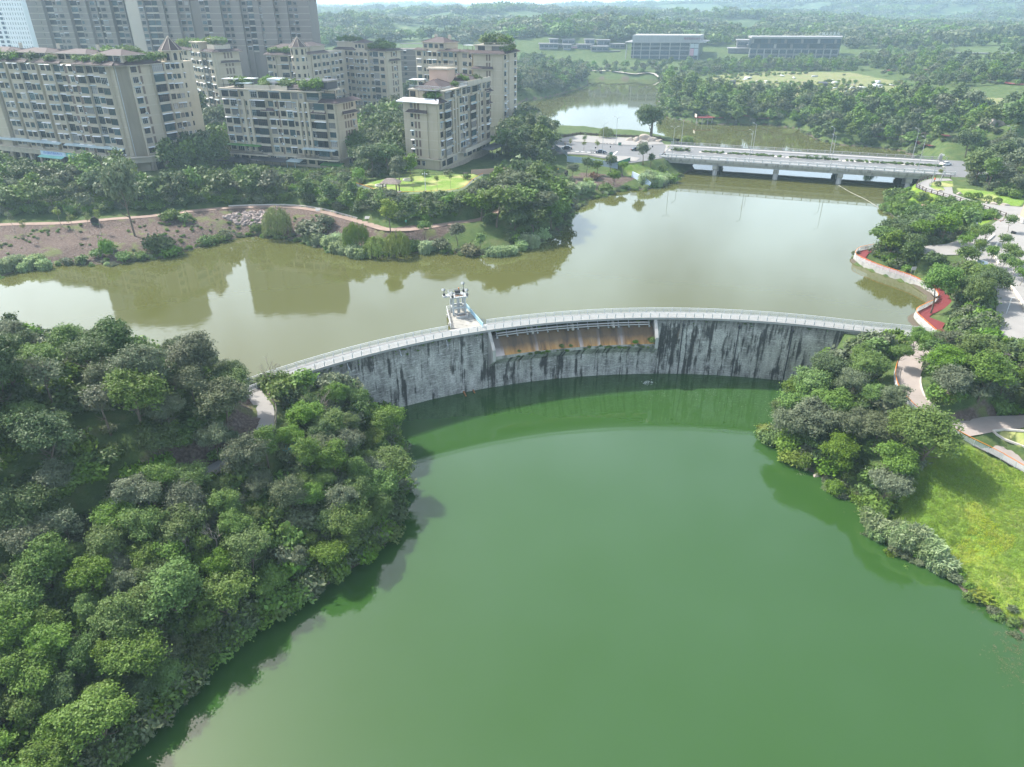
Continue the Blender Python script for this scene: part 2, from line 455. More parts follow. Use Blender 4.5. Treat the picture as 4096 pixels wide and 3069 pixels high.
cp = [(0, 890, 4), (300, 862, 4), (600, 852, 4.2), (900, 832, 4.5), (1100, 826, 4.5), (1250, 848, 4.5), (1400, 888, 4), (1600, 912, 4), (1780, 900, 4),
      (300, 960, 2.6), (700, 930, 2.6), (150, 1000, 2), (1000, 920, 2.4), (1500, 950, 2), (40, 960, 2.8),
      (0, 800, 6.5), (300, 780, 7), (600, 770, 7), (900, 760, 7.2), (1200, 760, 7.5), (1450, 790, 7.5),
      (555, 688, 6), (0, 640, 6), (900, 670, 6.5), (1369, 680, 6.5), (1761, 688, 7.5), (1600, 765, 9), (1850, 745, 9), (1500, 735, 8.5), (1560, 800, 9), (1850, 800, 9), (2050, 770, 8.5),
      (1600, 850, 6.5), (1850, 850, 6.5), (2000, 800, 8), (2100, 840, 6), (2150, 760, 6.5), (1950, 900, 4),
      (1200, 480, 6), (1500, 420, 6), (2100, 500, 5.8), (500, 480, 6), (200, 400, 6), (1800, 420, 6),
      (2200, 705, 3.4), (2300, 725, 2.6), (2400, 700, 2.6), (2300, 590, 5.3), (2500, 600, 5.3), (2250, 560, 5), (2200, 600, 5.3), (2600, 615, 5.4), (2560, 680, 2),
      (3850, 690, 5.6), (3920, 640, 5.6), (4096, 620, 6), (3700, 745, 6), (3850, 800, 6.5), (4050, 840, 6.8), (4050, 950, 6), (4000, 1060, 5.6), (4080, 1180, 5.2), (4040, 1290, 5),
      (3640, 850, 1.6), (3800, 880, 4.5), (3800, 960, 4.5), (3560, 790, 2.4), (3600, 960, 2.6), (3700, 1010, 4), (3560, 1040, 1.4), (3800, 1120, 3.4), (3850, 1250, 3.4), (3740, 1300, 1.2), (3900, 1350, 3.2), (4000, 1400, 3), (4090, 1450, 3),
      (2900, 360, 9), (3200, 330, 9), (3200, 380, 9), (3500, 340, 10), (3100, 300, 9), (3000, 430, 5.5), (3300, 440, 6), (3600, 480, 8), (3950, 510, 11), (3800, 470, 11), (3700, 540, 3.5), (3560, 552, 2.6), (3900, 560, 5), (4096, 450, 15), (4096, 550, 12), (2720, 330, 7), (2700, 400, 5),
      (2523, 262, 8), (2789, 262, 8), (3000, 265, 8.5), (3338, 265, 9), (2200, 255, 8), (2350, 270, 6), (2800, 290, 7), (2100, 330, 7), (2250, 330, 4), (2050, 400, 6),
      (3600, 230, 16), (3900, 200, 22), (4096, 230, 24), (3800, 300, 14), (4050, 330, 17),
      (1040, 1552, 1.0), (1080, 1640, .8), (1075, 1740, .4), (960, 1800, 0), (700, 1960, -1.2), (500, 2080, -2.2), (360, 2150, -3), (150, 2260, -4), (0, 2350, -5),
      (820, 1620, 4.5), (400, 1600, 7), (0, 1600, 9), (300, 1800, 4.5), (0, 1900, 5), (600, 1780, 3.5), (100, 2080, 0.5),
      (1280, 1800, -3.5), (1000, 2150, -6), (700, 2450, -8), (300, 2800, -9.5), (900, 2000, -3.2), (400, 2500, -6.5), (0, 2650, -7.5), (1240, 1640, -1),
      (3620, 1500, .6), (3600, 1600, -.3), (3700, 1660, -1.3), (3800, 1715, -2.2), (4096, 1858, -4.2), (3950, 1690, -2.4), (4090, 1680, -2.4), (3720, 1350, 1),
      (3950, 1560, 1), (4080, 1600, .5), (3850, 1480, 2), (3750, 1420, 1.6),
      (3880, 1990, -6), (4050, 2250, -8.6), (4090, 2000, -5.8), (3400, 1700, -5.5), (3320, 1600, -4.6), (3500, 1900, -7.5), (3600, 1760, -4), (3300, 1480, -3), (3180, 1640, -8)]
cw = [P(*c) for c in cp]
cw += [H(*c) for c in [(1980, 100, 950), (2200, 92, 960), (2350, 72, 960), (2500, 82, 950), (2650, 105, 930), (2780, 140, 870), (2420, 130, 840), (2250, 150, 800),
                       (1300, 95, 1300), (1600, 85, 1500), (1900, 75, 1500), (1700, 150, 900), (1400, 170, 800), (2900, 95, 1150), (3200, 72, 1450), (3400, 60, 1700), (3700, 95, 1150), (4000, 85, 1300), (4096, 22, 1900), (4300, 0, 1900),
                       (3500, 26, 2500), (3000, 28, 2500), (2600, 42, 2400), (2200, 46, 2800), (1500, 48, 2600), (1800, 40, 3300), (2500, 32, 4300), (3500, 16, 4300), (1200, 36, 4600), (4000, 12, 4500), (700, 60, 2600), (0, 60, 2600), (0, 150, 1000), (600, 140, 1000), (2000, 122, 1180), (2200, 122, 1180), (2400, 122, 1180), (2600, 122, 1150), (2800, 125, 1150), (3000, 70, 1500), (3200, 52, 1600), (2700, 62, 1600), (2400, 58, 1700), (2100, 66, 1700), (3000, 95, 1900), (3300, 95, 1800), (2600, 90, 1950), (3100, 58, 2250), (3350, 28, 2250), (3550, 10, 2250), (3700, 14, 2250), (3790, 60, 2250), (3500, 75, 2700), (3800, 70, 2700), (1300, 62, 2100), (1550, 50, 2100), (1800, 60, 2100), (1400, 88, 1750), (1700, 88, 1750), (3950, 45, 1750), (3880, 75, 1750), (3500, 150, 950), (3250, 130, 950), (4096, 160, 950)]]
cw += [(-400, 200, 6), (-300, 420, 6), (-500, 700, 8), (300, 100, 9), (330, 300, 10), (200, 40, 2), (-100, 20, -3), (0, -60, -14), (-150, 80, 9), (-140, 150, 3), (-250, 300, 6), (-240, 430, 6), (-110, 430, 6), (-450, 650, 7), (450, 500, 18), (600, 900, 30), (-900, 1500, 20), (1500, 1500, 40), (-3000, 3000, 20), (3000, 3000, 40), (-4000, 0, 15), (4000, 0, 20), (0, 5500, 50), (3500, 5500, 55), (-3500, 5500, 45), (-3000, -120, 5), (3000, -120, 5)]
cw = np.array(cw)
def rbf_fit(p):
 d = np.hypot(p[:, None, 0] - p[None, :, 0], p[:, None, 1] - p[None, :, 1])
 A = np.zeros((len(p) + 1,) * 2); A[:-1, :-1] = -d - np.eye(len(p)) * 1.5; A[:-1, -1] = 1; A[-1, :-1] = 1
 return np.linalg.solve(A, np.r_[p[:, 2], 0])
W_ = rbf_fit(cw)
def rbf(X, Y):
 z = np.full(X.shape, W_[-1])
 for (px, py, _), w in zip(cw, W_[:-1]): z -= w * np.hypot(X - px, Y - py)
 return z
def vnoise(X, Y, s, seed):
 r = np.random.default_rng(seed); t = r.random((256, 256)) * 2 - 1
 x, y = X / s, Y / s
 xi, yi = np.floor(x).astype(int), np.floor(y).astype(int)
 fx, fy = x - xi, y - yi
 fx, fy = fx * fx * (3 - 2 * fx), fy * fy * (3 - 2 * fy)
 g = lambda a, b: t[a % 256, b % 256]
 return (g(xi, yi) * (1 - fx) + g(xi + 1, yi) * fx) * (1 - fy) + (g(xi, yi + 1) * (1 - fx) + g(xi + 1, yi + 1) * fx) * fy
ss = lambda t: t * t * (3 - 2 * t)
ZZ = rbf(XX, YY)
far = ss(np.clip((YY - 700) / 500, 0, 1))
ZZ += far * (vnoise(XX, YY, 260, 1) * 11 + vnoise(XX, YY, 110, 2) * 6 + vnoise(XX, YY, 700, 3) * 12) + (1 - far) * (vnoise(XX, YY, 9, 4) * .25 + vnoise(XX, YY, 3.5, 5) * .12)
sU = sdist(UP, XX, YY); sL = sdist(LO, XX, YY)
jag = vnoise(XX, YY, 5, 6) * .5
for sd, wl, w in ((sU, ZU, 9.0), (sL, ZL, 7.0)):
 t = ss(np.clip((sd + jag) / w, 0, 1))
 zl = np.maximum(ZZ, wl + .35)
 ZZ = np.where(sd + jag > 0, np.where(sd < w, wl + .02 + (zl - wl) * (.28 * np.clip((sd + jag) / w, 0, 1) + .72 * t), ZZ), ZZ)
 ZZ = np.where(sd + jag <= 0, wl + .02 - np.minimum(5.0, .45 * np.abs(sd + jag)), ZZ)
# lake bed falls away behind the dam wall
rr = np.hypot(XX - DC[0], YY - DC[1]); tt = np.arctan2(XX - DC[0], YY - DC[1])
near_dam = (tt > TH0 + .06) & (tt < TH1 + .10) & (rr > DR - 2.5) & (rr < DR + 8) & ((sU < 4) | (sL < 4)) & (sL < 6)
ZZ = np.where(near_dam & (sL > 0), np.minimum(ZZ, -14), ZZ)
def hgt(x, y):
 i = min(max(np.searchsorted(GX, x) - 1, 0), len(GX) - 2); j = min(max(np.searchsorted(GY, y) - 1, 0), len(GY) - 2)
 u = (x - GX[i]) / (GX[i + 1] - GX[i]); v = (y - GY[j]) / (GY[j + 1] - GY[j])
 return float((ZZ[j, i] * (1 - u) + ZZ[j, i + 1] * u) * (1 - v) + (ZZ[j + 1, i] * (1 - u) + ZZ[j + 1, i + 1] * u) * v)
def G(px, py):
 """the point of the ground seen at a picture point"""
 d = ray(px, py); t = 30.0; prev = t
 while t < 9000:
  z = CAM_Z + d[2] * t
  if z < hgt(d[0] * t, d[1] * t):
   a, b = prev, t
   for _ in range(14):
    m = (a + b) / 2
    if CAM_Z + d[2] * m < hgt(d[0] * m, d[1] * m): b = m
    else: a = m
   return (d[0] * b, d[1] * b, hgt(d[0] * b, d[1] * b))
  prev = t; t += max(.8, t * .006)
 return P(px, py, 0)
def GP(pts): return [G(*p)[:2] for p in pts]
def flat_poly(poly, zf, soft=3.0):
 """level the ground inside an outline; zf = height or function"""
 global ZZ
 sd = sdist(poly, XX, YY); m = sd < soft
 tz = np.vectorize(zf)(XX[m], YY[m]) if callable(zf) else zf
 k = ss(np.clip(1 - sd[m] / soft, 0, 1))
 ZZ[m] = ZZ[m] * (1 - k) + tz * k
def flat_path(pts, w, soft=2.5):
 """level the ground along a polyline of (x, y, z)"""
 global ZZ
 best = np.full(XX.shape, 1e9); tz = np.zeros(XX.shape)
 for (ax, ay, az), (bx, by, bz) in zip(pts[:-1], pts[1:]):
  ex, ey = bx - ax, by - ay
  t = np.clip(((XX - ax) * ex + (YY - ay) * ey) / max(ex * ex + ey * ey, 1e-9), 0, 1)
  d = np.hypot(XX - ax - t * ex, YY - ay - t * ey); m = d < best
  best = np.where(m, d, best); tz = np.where(m, az + (bz - az) * t, tz)
 k = ss(np.clip(1 - (best - w) / soft, 0, 1))
 ZZ = ZZ * (1 - k) + tz * k
def plane(pts):
 a = np.array(pts); A = np.c_[a[:, 0], a[:, 1], np.ones(len(a))]
 s_ = np.linalg.lstsq(A, a[:, 2], rcond=None)[0]
 return lambda x, y: s_[0] * x + s_[1] * y + s_[2]
def smooth_line(pts, n=6):
 out = []
 p = [np.array(q, float) for q in pts]
 for i in range(len(p) - 1):
  a = p[max(i - 1, 0)]; b = p[i]; c = p[i + 1]; d = p[min(i + 2, len(p) - 1)]
  for k in range(n):
   t = k / n
   out.append(.5 * (2 * b + (c - a) * t + (2 * a - 5 * b + 4 * c - d) * t * t + (3 * b - a - 3 * c + d) * t ** 3))
 out.append(p[-1])
 return [tuple(q) for q in out]
# levelled places: paths, plazas, roads, building terraces
road_poly = [P(*q, 5.35)[:2] for q in [(2196, 575), (2232, 556), (2289, 546), (2319, 541), (2373, 545), (2465, 550), (2547, 553), (2637, 558), (2664, 585), (2648, 634), (2560, 648), (2480, 660), (2423, 636), (2350, 622), (2269, 618), (2200, 618)]]
flat_poly(road_poly, 5.35, 4)
# where the road leaves the bridge on the right
road2_poly = [(144.5, 243.5), (157, 273.5), (175, 267), (215, 262), (260, 258), (260, 232), (215, 236), (165, 238)]
flat_poly(road2_poly, 5.4, 4)
lawn_poly = [P(*q, 9)[:2] for q in [(1430, 745), (1480, 762), (1520, 776), (1570, 782), (1660, 778), (1760, 775), (1850, 762), (1892, 725), (1930, 705), (1900, 690), (1800, 695), (1650, 700), (1520, 715)]]
flat_poly(lawn_poly, plane([P(1500, 760, 9), P(1850, 750, 9), P(1700, 700, 8.6)]), 2.5)
plaza_poly = [P(*q, 6)[:2] for q in [(4018, 868), (4100, 832), (4320, 840), (4320, 1330), (4020, 1340), (3990, 1240), (3995, 1150), (3945, 1090), (3890, 1050), (3850, 1010), (3700, 1008), (3690, 975), (3790, 968), (3880, 945), (3960, 905)]]
pl_f = plane([P(4050, 840, 6.6), P(3700, 1000, 5.2), P(4050, 1300, 4.8), P(4090, 1000, 5.8)])
flat_poly(plaza_poly, pl_f, 3)
upath_poly = [P(*q, 6.4)[:2] for q in [(3660, 748), (3672, 735), (3700, 722), (3740, 714), (3800, 716), (3810, 724), (3740, 727), (3718, 735), (3716, 747), (3747, 764), (3780, 763), (3772, 750), (3808, 750), (3812, 775), (3856, 793), (3908, 809), (3970, 821), (4093, 830), (4110, 850), (4018, 868), (3970, 848), (3908, 826), (3846, 808), (3795, 792), (3747, 779), (3702, 767)]]
island_poly = [P(*q, 6.4)[:2] for q in [(3718, 735), (3740, 727), (3810, 724), (3812, 748), (3772, 750), (3780, 763), (3747, 764), (3716, 747)]]
flat_poly([P(*q, 6.4)[:2] for q in [(3660, 740), (3700, 718), (3810, 712), (3830, 770), (4093, 830), (4110, 850), (4018, 868), (3846, 810), (3700, 768)]], 6.4, 3)
rpath_pts = [P(3722, 1352, 1), P(3655, 1440, .9), P(3628, 1500, .6), P(3634, 1560, .2), P(3668, 1612, -.4), P(3735, 1672, -1.2), P(3830, 1725, -2.2), P(3920, 1772, -3), P(4010, 1815, -3.7), P(4110, 1870, -4.3), P(4250, 1950, -5)]
rpath_pts = smooth_line(rpath_pts, 5)
flat_path(rpath_pts, 1.9, 2.2)
rpath2 = smooth_line([P(3830, 1722, -2.2), P(3900, 1710, -2.3), P(3980, 1695, -2.3), P(4100, 1690, -2.3), P(4250, 1690, -2.3)], 5)
flat_path(rpath2, 2.0, 2.2)
lpath_pts = smooth_line([P(1000, 1552, .9), P(1035, 1600, .9), P(1062, 1640, .8), P(1062, 1690, .6), P(1052, 1735, .4), P(1005, 1790, .1), P(930, 1835, -.2), P(700, 1965, -1.2), P(520, 2070, -2.2), P(370, 2150, -3), P(150, 2260, -4), P(0, 2350, -5), P(-200, 2450, -6)], 5)
flat_path(lpath_pts, 1.6, 2)
bank_pts = smooth_line([P(-300, 915, 4), P(0, 900, 4), P(163, 896, 4), P(280, 892, 4), P(450, 877, 4.1), P(597, 866, 4.2), P(732, 849, 4.4), P(890, 834, 4.5), P(990, 829, 4.5), P(1100, 827, 4.5), P(1200, 832, 4.5), P(1285, 846, 4.4), P(1373, 869, 4.2), P(1474, 898, 4), P(1542, 918, 4), P(1620, 920, 4), P(1700, 912, 4), P(1810, 893, 4.2), P(1950, 870, 4.4), P(2050, 800, 4.2)], 5)
flat_path(bank_pts, 1.5, 2.5)
redwalk_out = smooth_line([P(*q, 1.0) for q in [(3500, 992), (3471, 997), (3436, 1005), (3420, 1020), (3421, 1034), (3471, 1059), (3526, 1080), (3580, 1098), (3634, 1116), (3690, 1142), (3730, 1170), (3748, 1195), (3738, 1214), (3705, 1230), (3667, 1249), (3660, 1266), (3689, 1295), (3721, 1324), (3740, 1340)]], 5)
def offset_line(pts, d):
 out = []
 for i in range(len(pts)):
  a = pts[max(i - 1, 0)]; b = pts[min(i + 1, len(pts) - 1)]
  tx, ty = b[0] - a[0], b[1] - a[1]; l = math.hypot(tx, ty) or 1
  out.append((pts[i][0] - ty / l * d, pts[i][1] + tx / l * d) + tuple(pts[i][2:]))
 return out
redwalk_mid = offset_line(redwalk_out, 1.5)
flat_path([(x, y, 1.0) for x, y, z in redwalk_mid], 1.0, 1.8)
for q in [(-127.5, 248), (-59, 249), (-24, 243)]: pass
# ground sheet with cover masks
ny, nx = XX.shape
def mask(polys_px, soft, exact=None):
 o = np.zeros(XX.shape)
 for poly in polys_px:
  sd = sdist(poly, XX, YY); o = np.maximum(o, ss(np.clip(.5 - sd / soft, 0, 1)))
 return o
near_water = np.minimum(np.abs(sU), np.abs(sL))
dirt = mask([GP([(-200, 905), (0, 900), (450, 872), (890, 830), (1200, 830), (1374, 868), (1542, 914), (1800, 890), (1830, 905), (1760, 960), (1650, 960), (1530, 975), (1400, 985), (1250, 985), (1150, 955), (1060, 945), (960, 945), (860, 985), (740, 1020), (600, 1040), (470, 1050), (240, 1058), (100, 1070), (-200, 1130)])], 4)
dirt = np.maximum(dirt, mask([GP([(2210, 720), (2330, 690), (2500, 695), (2560, 715), (2480, 745), (2350, 760), (2230, 760)])], 3) * .9)
dirt = np.maximum(dirt, mask([[(x, y) for x, y, z in offset_line(rpath2, 3.6)] + [(x, y) for x, y, z in rpath2][::-1]], 2) * .9)
dirt = np.maximum(dirt, mask([[(x, y) for x, y, z in offset_line(lpath_pts[:40], -5)] + [(x, y) for x, y, z in lpath_pts[:40]][::-1]], 3) * .8)
lawn = mask([lawn_poly, island_poly], 1.2)
lawn = np.maximum(lawn, mask([GP([(3965, 1728), (4016, 1722), (4200, 1728), (4200, 1830), (4096, 1789), (4000, 1750)])], .6))
lawn = np.maximum(lawn, mask([GP([(2480, 665), (2560, 660), (2690, 690), (2640, 700), (2560, 720), (2500, 705)]), GP([(3815, 750), (3860, 785), (3970, 815), (4093, 824), (4093, 790), (3900, 760)])], 2))
cover = mask([GP([(3700, 1790), (3860, 1775), (4110, 1890), (4500, 2100), (4500, 2700), (4096, 2540), (3950, 2430), (3800, 2290), (3560, 2200), (3500, 2080), (3620, 1990)])], 3)
cover = np.maximum(cover, mask([GP([(3530, 830), (3600, 760), (3680, 755), (3850, 812), (4000, 868), (3900, 920), (3760, 900), (3600, 870)])], 3) * .8)
field = mask([GP([(2740, 345), (2880, 300), (3100, 285), (3400, 290), (3620, 330), (3640, 370), (3500, 385), (3300, 395), (3150, 390), (2900, 370)]), GP([(3780, 375), (3900, 385), (4096, 400), (4150, 430), (3980, 425), (3800, 400)])], 8)
slope_g = ss(np.clip((1.6 - near_water) / 1.2, 0, 1))
vt = np.c_[XX.ravel(), YY.ravel(), ZZ.ravel()]
idx = np.arange(ny * nx).reshape(ny, nx)
qd = np.stack([idx[:-1, :-1], idx[:-1, 1:], idx[1:, 1:], idx[1:, :-1]], -1).reshape(-1, 4)
def np_mesh(name, v, f, mats, smooth=False):
 me = bpy.data.meshes.new(name)
 k = f.shape[1]
 me.vertices.add(len(v)); me.vertices.foreach_set('co', np.ascontiguousarray(v, dtype=np.float32).ravel())
 me.loops.add(f.size); me.loops.foreach_set('vertex_index', np.ascontiguousarray(f, dtype=np.int32).ravel())
 me.polygons.add(len(f)); me.polygons.foreach_set('loop_start', np.arange(0, f.size, k, dtype=np.int32))
 me.polygons.foreach_set('loop_total', np.full(len(f), k, dtype=np.int32))
 for m in mats: me.materials.append(m)
 if smooth: me.polygons.foreach_set('use_smooth', np.ones(len(f), bool))
 me.update(); me.validate()
 return me
m, nt, b, out = NT('ground')
def att(n): return nd(nt, 'Attribute', attribute_name=n).outputs['Fac']
nA, nB, nC = noise(nt, .35, 6), noise(nt, 2.2, 5), noise(nt, .06, 4)
base = ramp(nt, nA, [(.3, (.045, .075, .025)), (.5, (.070, .110, .034)), (.7, (.105, .125, .048))])
farc = ramp(nt, nC, [(.35, (.035, .065, .026)), (.55, (.055, .095, .036)), (.66, (.13, .155, .07))])
base = mixc(nt, att('far'), base, farc)
dcol = ramp(nt, nB, [(.3, (.068, .050, .041)), (.5, (.110, .082, .070)), (.72, (.18, .145, .125))])
dcol = mixc(nt, ramp(nt, noise(nt, .22, 4), [(.56, (0, 0, 0)), (.66, (1, 1, 1))]), dcol, (.12, .135, .055))
lcol = ramp(nt, nB, [(.3, (.105, .20, .03)), (.7, (.19, .28, .055))])
lcol = mixc(nt, ramp(nt, noise(nt, .12, 3), [(.45, (0, 0, 0)), (.65, (1, 1, 1))]), lcol, (.33, .33, .14))
ccol = ramp(nt, noise(nt, .16, 5), [(.36, (.13, .225, .032)), (.5, (.195, .285, .045)), (.60, (.28, .33, .06)), (.68, (.22, .235, .09))])
ccol = mixc(nt, mth(nt, 'MULTIPLY', noise(nt, 3.5, 4), .55), ccol, (.07, .13, .012))
fcol = ramp(nt, noise(nt, .09, 6), [(.36, (.12, .16, .055)), (.48, (.21, .20, .10)), (.56, (.15, .19, .06)), (.66, (.25, .21, .15))])
rcol = (.10, .085, .065)
e = lambda n_, k=.5: ramp(nt, mth(nt, 'ADD', att(n_), mth(nt, 'MULTIPLY', mth(nt, 'SUBTRACT', nA, .5), k)), [(.4, (0, 0, 0)), (.6, (1, 1, 1))])
c = base
for n_, col in (('field', fcol), ('dirt', dcol), ('cover', ccol), ('lawn', lcol), ('wet', rcol)):
 c = mixc(nt, e(n_, .9 if n_ in ('dirt', 'field') else .4), c, col)
nt.links.new(c, b.inputs['Base Color'])
b.inputs['Roughness'].default_value = .95
b.inputs['Specular IOR Level'].default_value = .15
bump(nt, b, mth(nt, 'ADD', noise(nt, 1.6, 6), mth(nt, 'MULTIPLY', noise(nt, 7, 3), .4)), .7, .35)
M['ground'] = m
me = np_mesh('ground', vt, qd, [m], True)
for n_, a in (('dirt', dirt), ('lawn', lawn), ('cover', cover), ('field', field), ('wet', slope_g), ('far', far)):
 at = me.attributes.new(n_, 'FLOAT', 'POINT'); at.data.foreach_set('value', a.ravel().astype(np.float32))
ground = inst('ground', me); tag(ground, 'hilly green ground and bare banks round the two lakes', kind='structure')
def sheet(name, poly, z, m_, label):
 b_ = MB()
 for t in tessellate_polygon([[Vector((p[0], p[1], 0)) for p in poly]]):
  b_.face([(poly[i][0], poly[i][1], z) for i in t])
 o = b_.build(name, m_)
 return tag(o, label, kind='structure')
def grow(poly, d):
 ar = sum(poly[i][0] * poly[(i + 1) % len(poly)][1] - poly[(i + 1) % len(poly)][0] * poly[i][1] for i in range(len(poly)))
 q = offset_line([tuple(p) for p in poly], -d if ar > 0 else d)
 return q
# water sheets run a little way under the banks
uw = Q([(-400, 690)]) + Q([(-400, 560), (300, 520), (560, 490), (900, 520), (1100, 510), (1200, 420), (1420, 360), (1470, 300), (1100, 270), (1080, 200), (1240, 164), (1420, 168), (1480, 164), (1500, 230), (1760, 262), (1960, 310), (2060, 330), (2000, 420), (1960, 440), (2010, 500), (1960, 540), (2080, 620), (2040, 700), (2012, 714)]) + [P(3716, 1338, 0)[:2]] + ARC_U + [(-52, 109), (-80, 113), (-120, 117), (-300, 130)]
sheet('upper_lake', uw, ZU, M['water_upper'], 'olive green water of the upper lake behind the dam')
lw = [(-90, -60), (-70, 30), (-60, 40), (-45, 60), (-35, 85), (-40, 100)] + [dam_pt(TH0 + (TH1 - TH0) * (0.06 + .9 * i / 30), DR + .8) for i in range(31)] + [(75, 110), (70, 90), (85, 60), (110, 20), (120, -60)]
sheet('lower_lake', lw, ZL, M['water_lower'], 'bright green still water of the lower lake below the dam')
def ribbon(name, pts, w, m_, lift=.06, label=None, kind='structure', parent=None, thick=0.0, wf=None):
 """paved strip along a polyline of (x, y, z)"""
 b_ = MB(); l = offset_line(pts, w); r = offset_line(pts, -w)
 for i in range(len(pts) - 1):
  p4 = [r[i], r[i + 1], l[i + 1], l[i]]
  b_.face([(p[0], p[1], p[2] + lift) for p in p4])
 return tag(b_.build(name, m_, parent), label, kind=kind)
def paved(name, poly, zf, m_, lift, label, kerb=None):
 b_ = MB()
 for t in tessellate_polygon([[Vector((p[0], p[1], 0)) for p in poly]]):
  b_.face([(poly[i][0], poly[i][1], (zf(*poly[i][:2]) if callable(zf) else zf) + lift) for i in t])
 return tag(b_.build(name, m_), label, kind='structure')
ribbon('path', rpath_pts, 2.0, M['pink_paving'], .10, 'pinkish paved path curving down from the right end of the dam')
ribbon('path', rpath2, 2.0, M['pink_paving'], .104, 'wide paved walk branching off under the trees on the right')
ribbon('path', lpath_pts, 1.25, M['paving'], .10, 'pale path winding through the wood left of the dam')
ribbon('path', bank_pts, 1.35, M['dirt_road'], .09, 'reddish dirt track along the far bank below the flats')
ribbon('boardwalk', redwalk_mid, 1.15, M['red_track'], .12, 'dark red waterside walkway on the right bank')
paved('plaza', plaza_poly, pl_f, M['paving'], .10, 'pale paved plaza on the right bank')
paved('overlook_path', upath_poly, 6.4, M['paving'], .11, 'pale path round a grass island at the overlook')
paved('road', road_poly, 5.35, M['asphalt'], .08, 'grey road and parking area at the left end of the bridge')
paved('road', road2_poly, 5.4, M['asphalt'], .08, 'grey road leaving the right end of the bridge')
paved('lakeside_pavement', [P(*q, 5.35)[:2] for q in [(2205, 573), (2232, 557), (2289, 547), (2319, 542), (2373, 546), (2465, 551), (2547, 554), (2637, 559), (2655, 578), (2560, 584), (2460, 580), (2330, 570), (2250, 567)]], 5.35, M['paving'], .20, 'pale lakeside pavement in front of the balustrade')
paved('pavement', [P(*q, 5.35)[:2] for q in [(2218, 612), (2300, 611), (2420, 622), (2520, 628), (2560, 634), (2545, 646), (2480, 656), (2423, 632), (2350, 620), (2269, 616)]], 5.35, M['paving'], .20, 'pale footway along the near side of the road')
b_ = MB(); 
for q in [(3634, 847, 3678, 852, 3732, 866, 3737, 882, 3689, 871)]:
 b_.face([(lambda g: (g[0], g[1], g[2] + .35))(G(q[i], q[i + 1])) for i in range(0, 10, 2)])
tag(b_.build('red_terrace', M['red_track']), 'dark red terrace below the vine covered slope', kind='structure')
paved('red_terrace', [P(*q, 1.0)[:2] for q in [(3745, 1205), (3772, 1180), (3774, 1213), (3718, 1246), (3694, 1260), (3720, 1273), (3780, 1296), (3765, 1322), (3722, 1322), (3690, 1294), (3664, 1267), (3669, 1250), (3706, 1231)]], 1.0, M['red_track'], .15, 'dark red terrace beside the right end of the dam')
# ------------------------------------------------------------------ haze
HAZE_TOP = 138.0
hz = MB(); hz.prism([(-4600, -200), (4600, -200), (4600, 6200), (-4600, 6200)], -22.0, HAZE_TOP)
hm = bpy.data.materials.new('haze'); hm.use_nodes = True
hn = hm.node_tree; hn.nodes.clear()
ho = hn.nodes.new('ShaderNodeOutputMaterial'); hv = hn.nodes.new('ShaderNodeVolumePrincipled')
hv.inputs['Color'].default_value = (.60, .82, 1.0, 1)
hv.inputs['Density'].default_value = 0.00026
hv.inputs['Anisotropy'].default_value = 0.25
hn.links.new(hv.outputs[0], ho.inputs['Volume'])
haze = hz.build('haze', hm, kind='stuff')
tag(haze, 'pale blue white haze hanging over the whole valley')
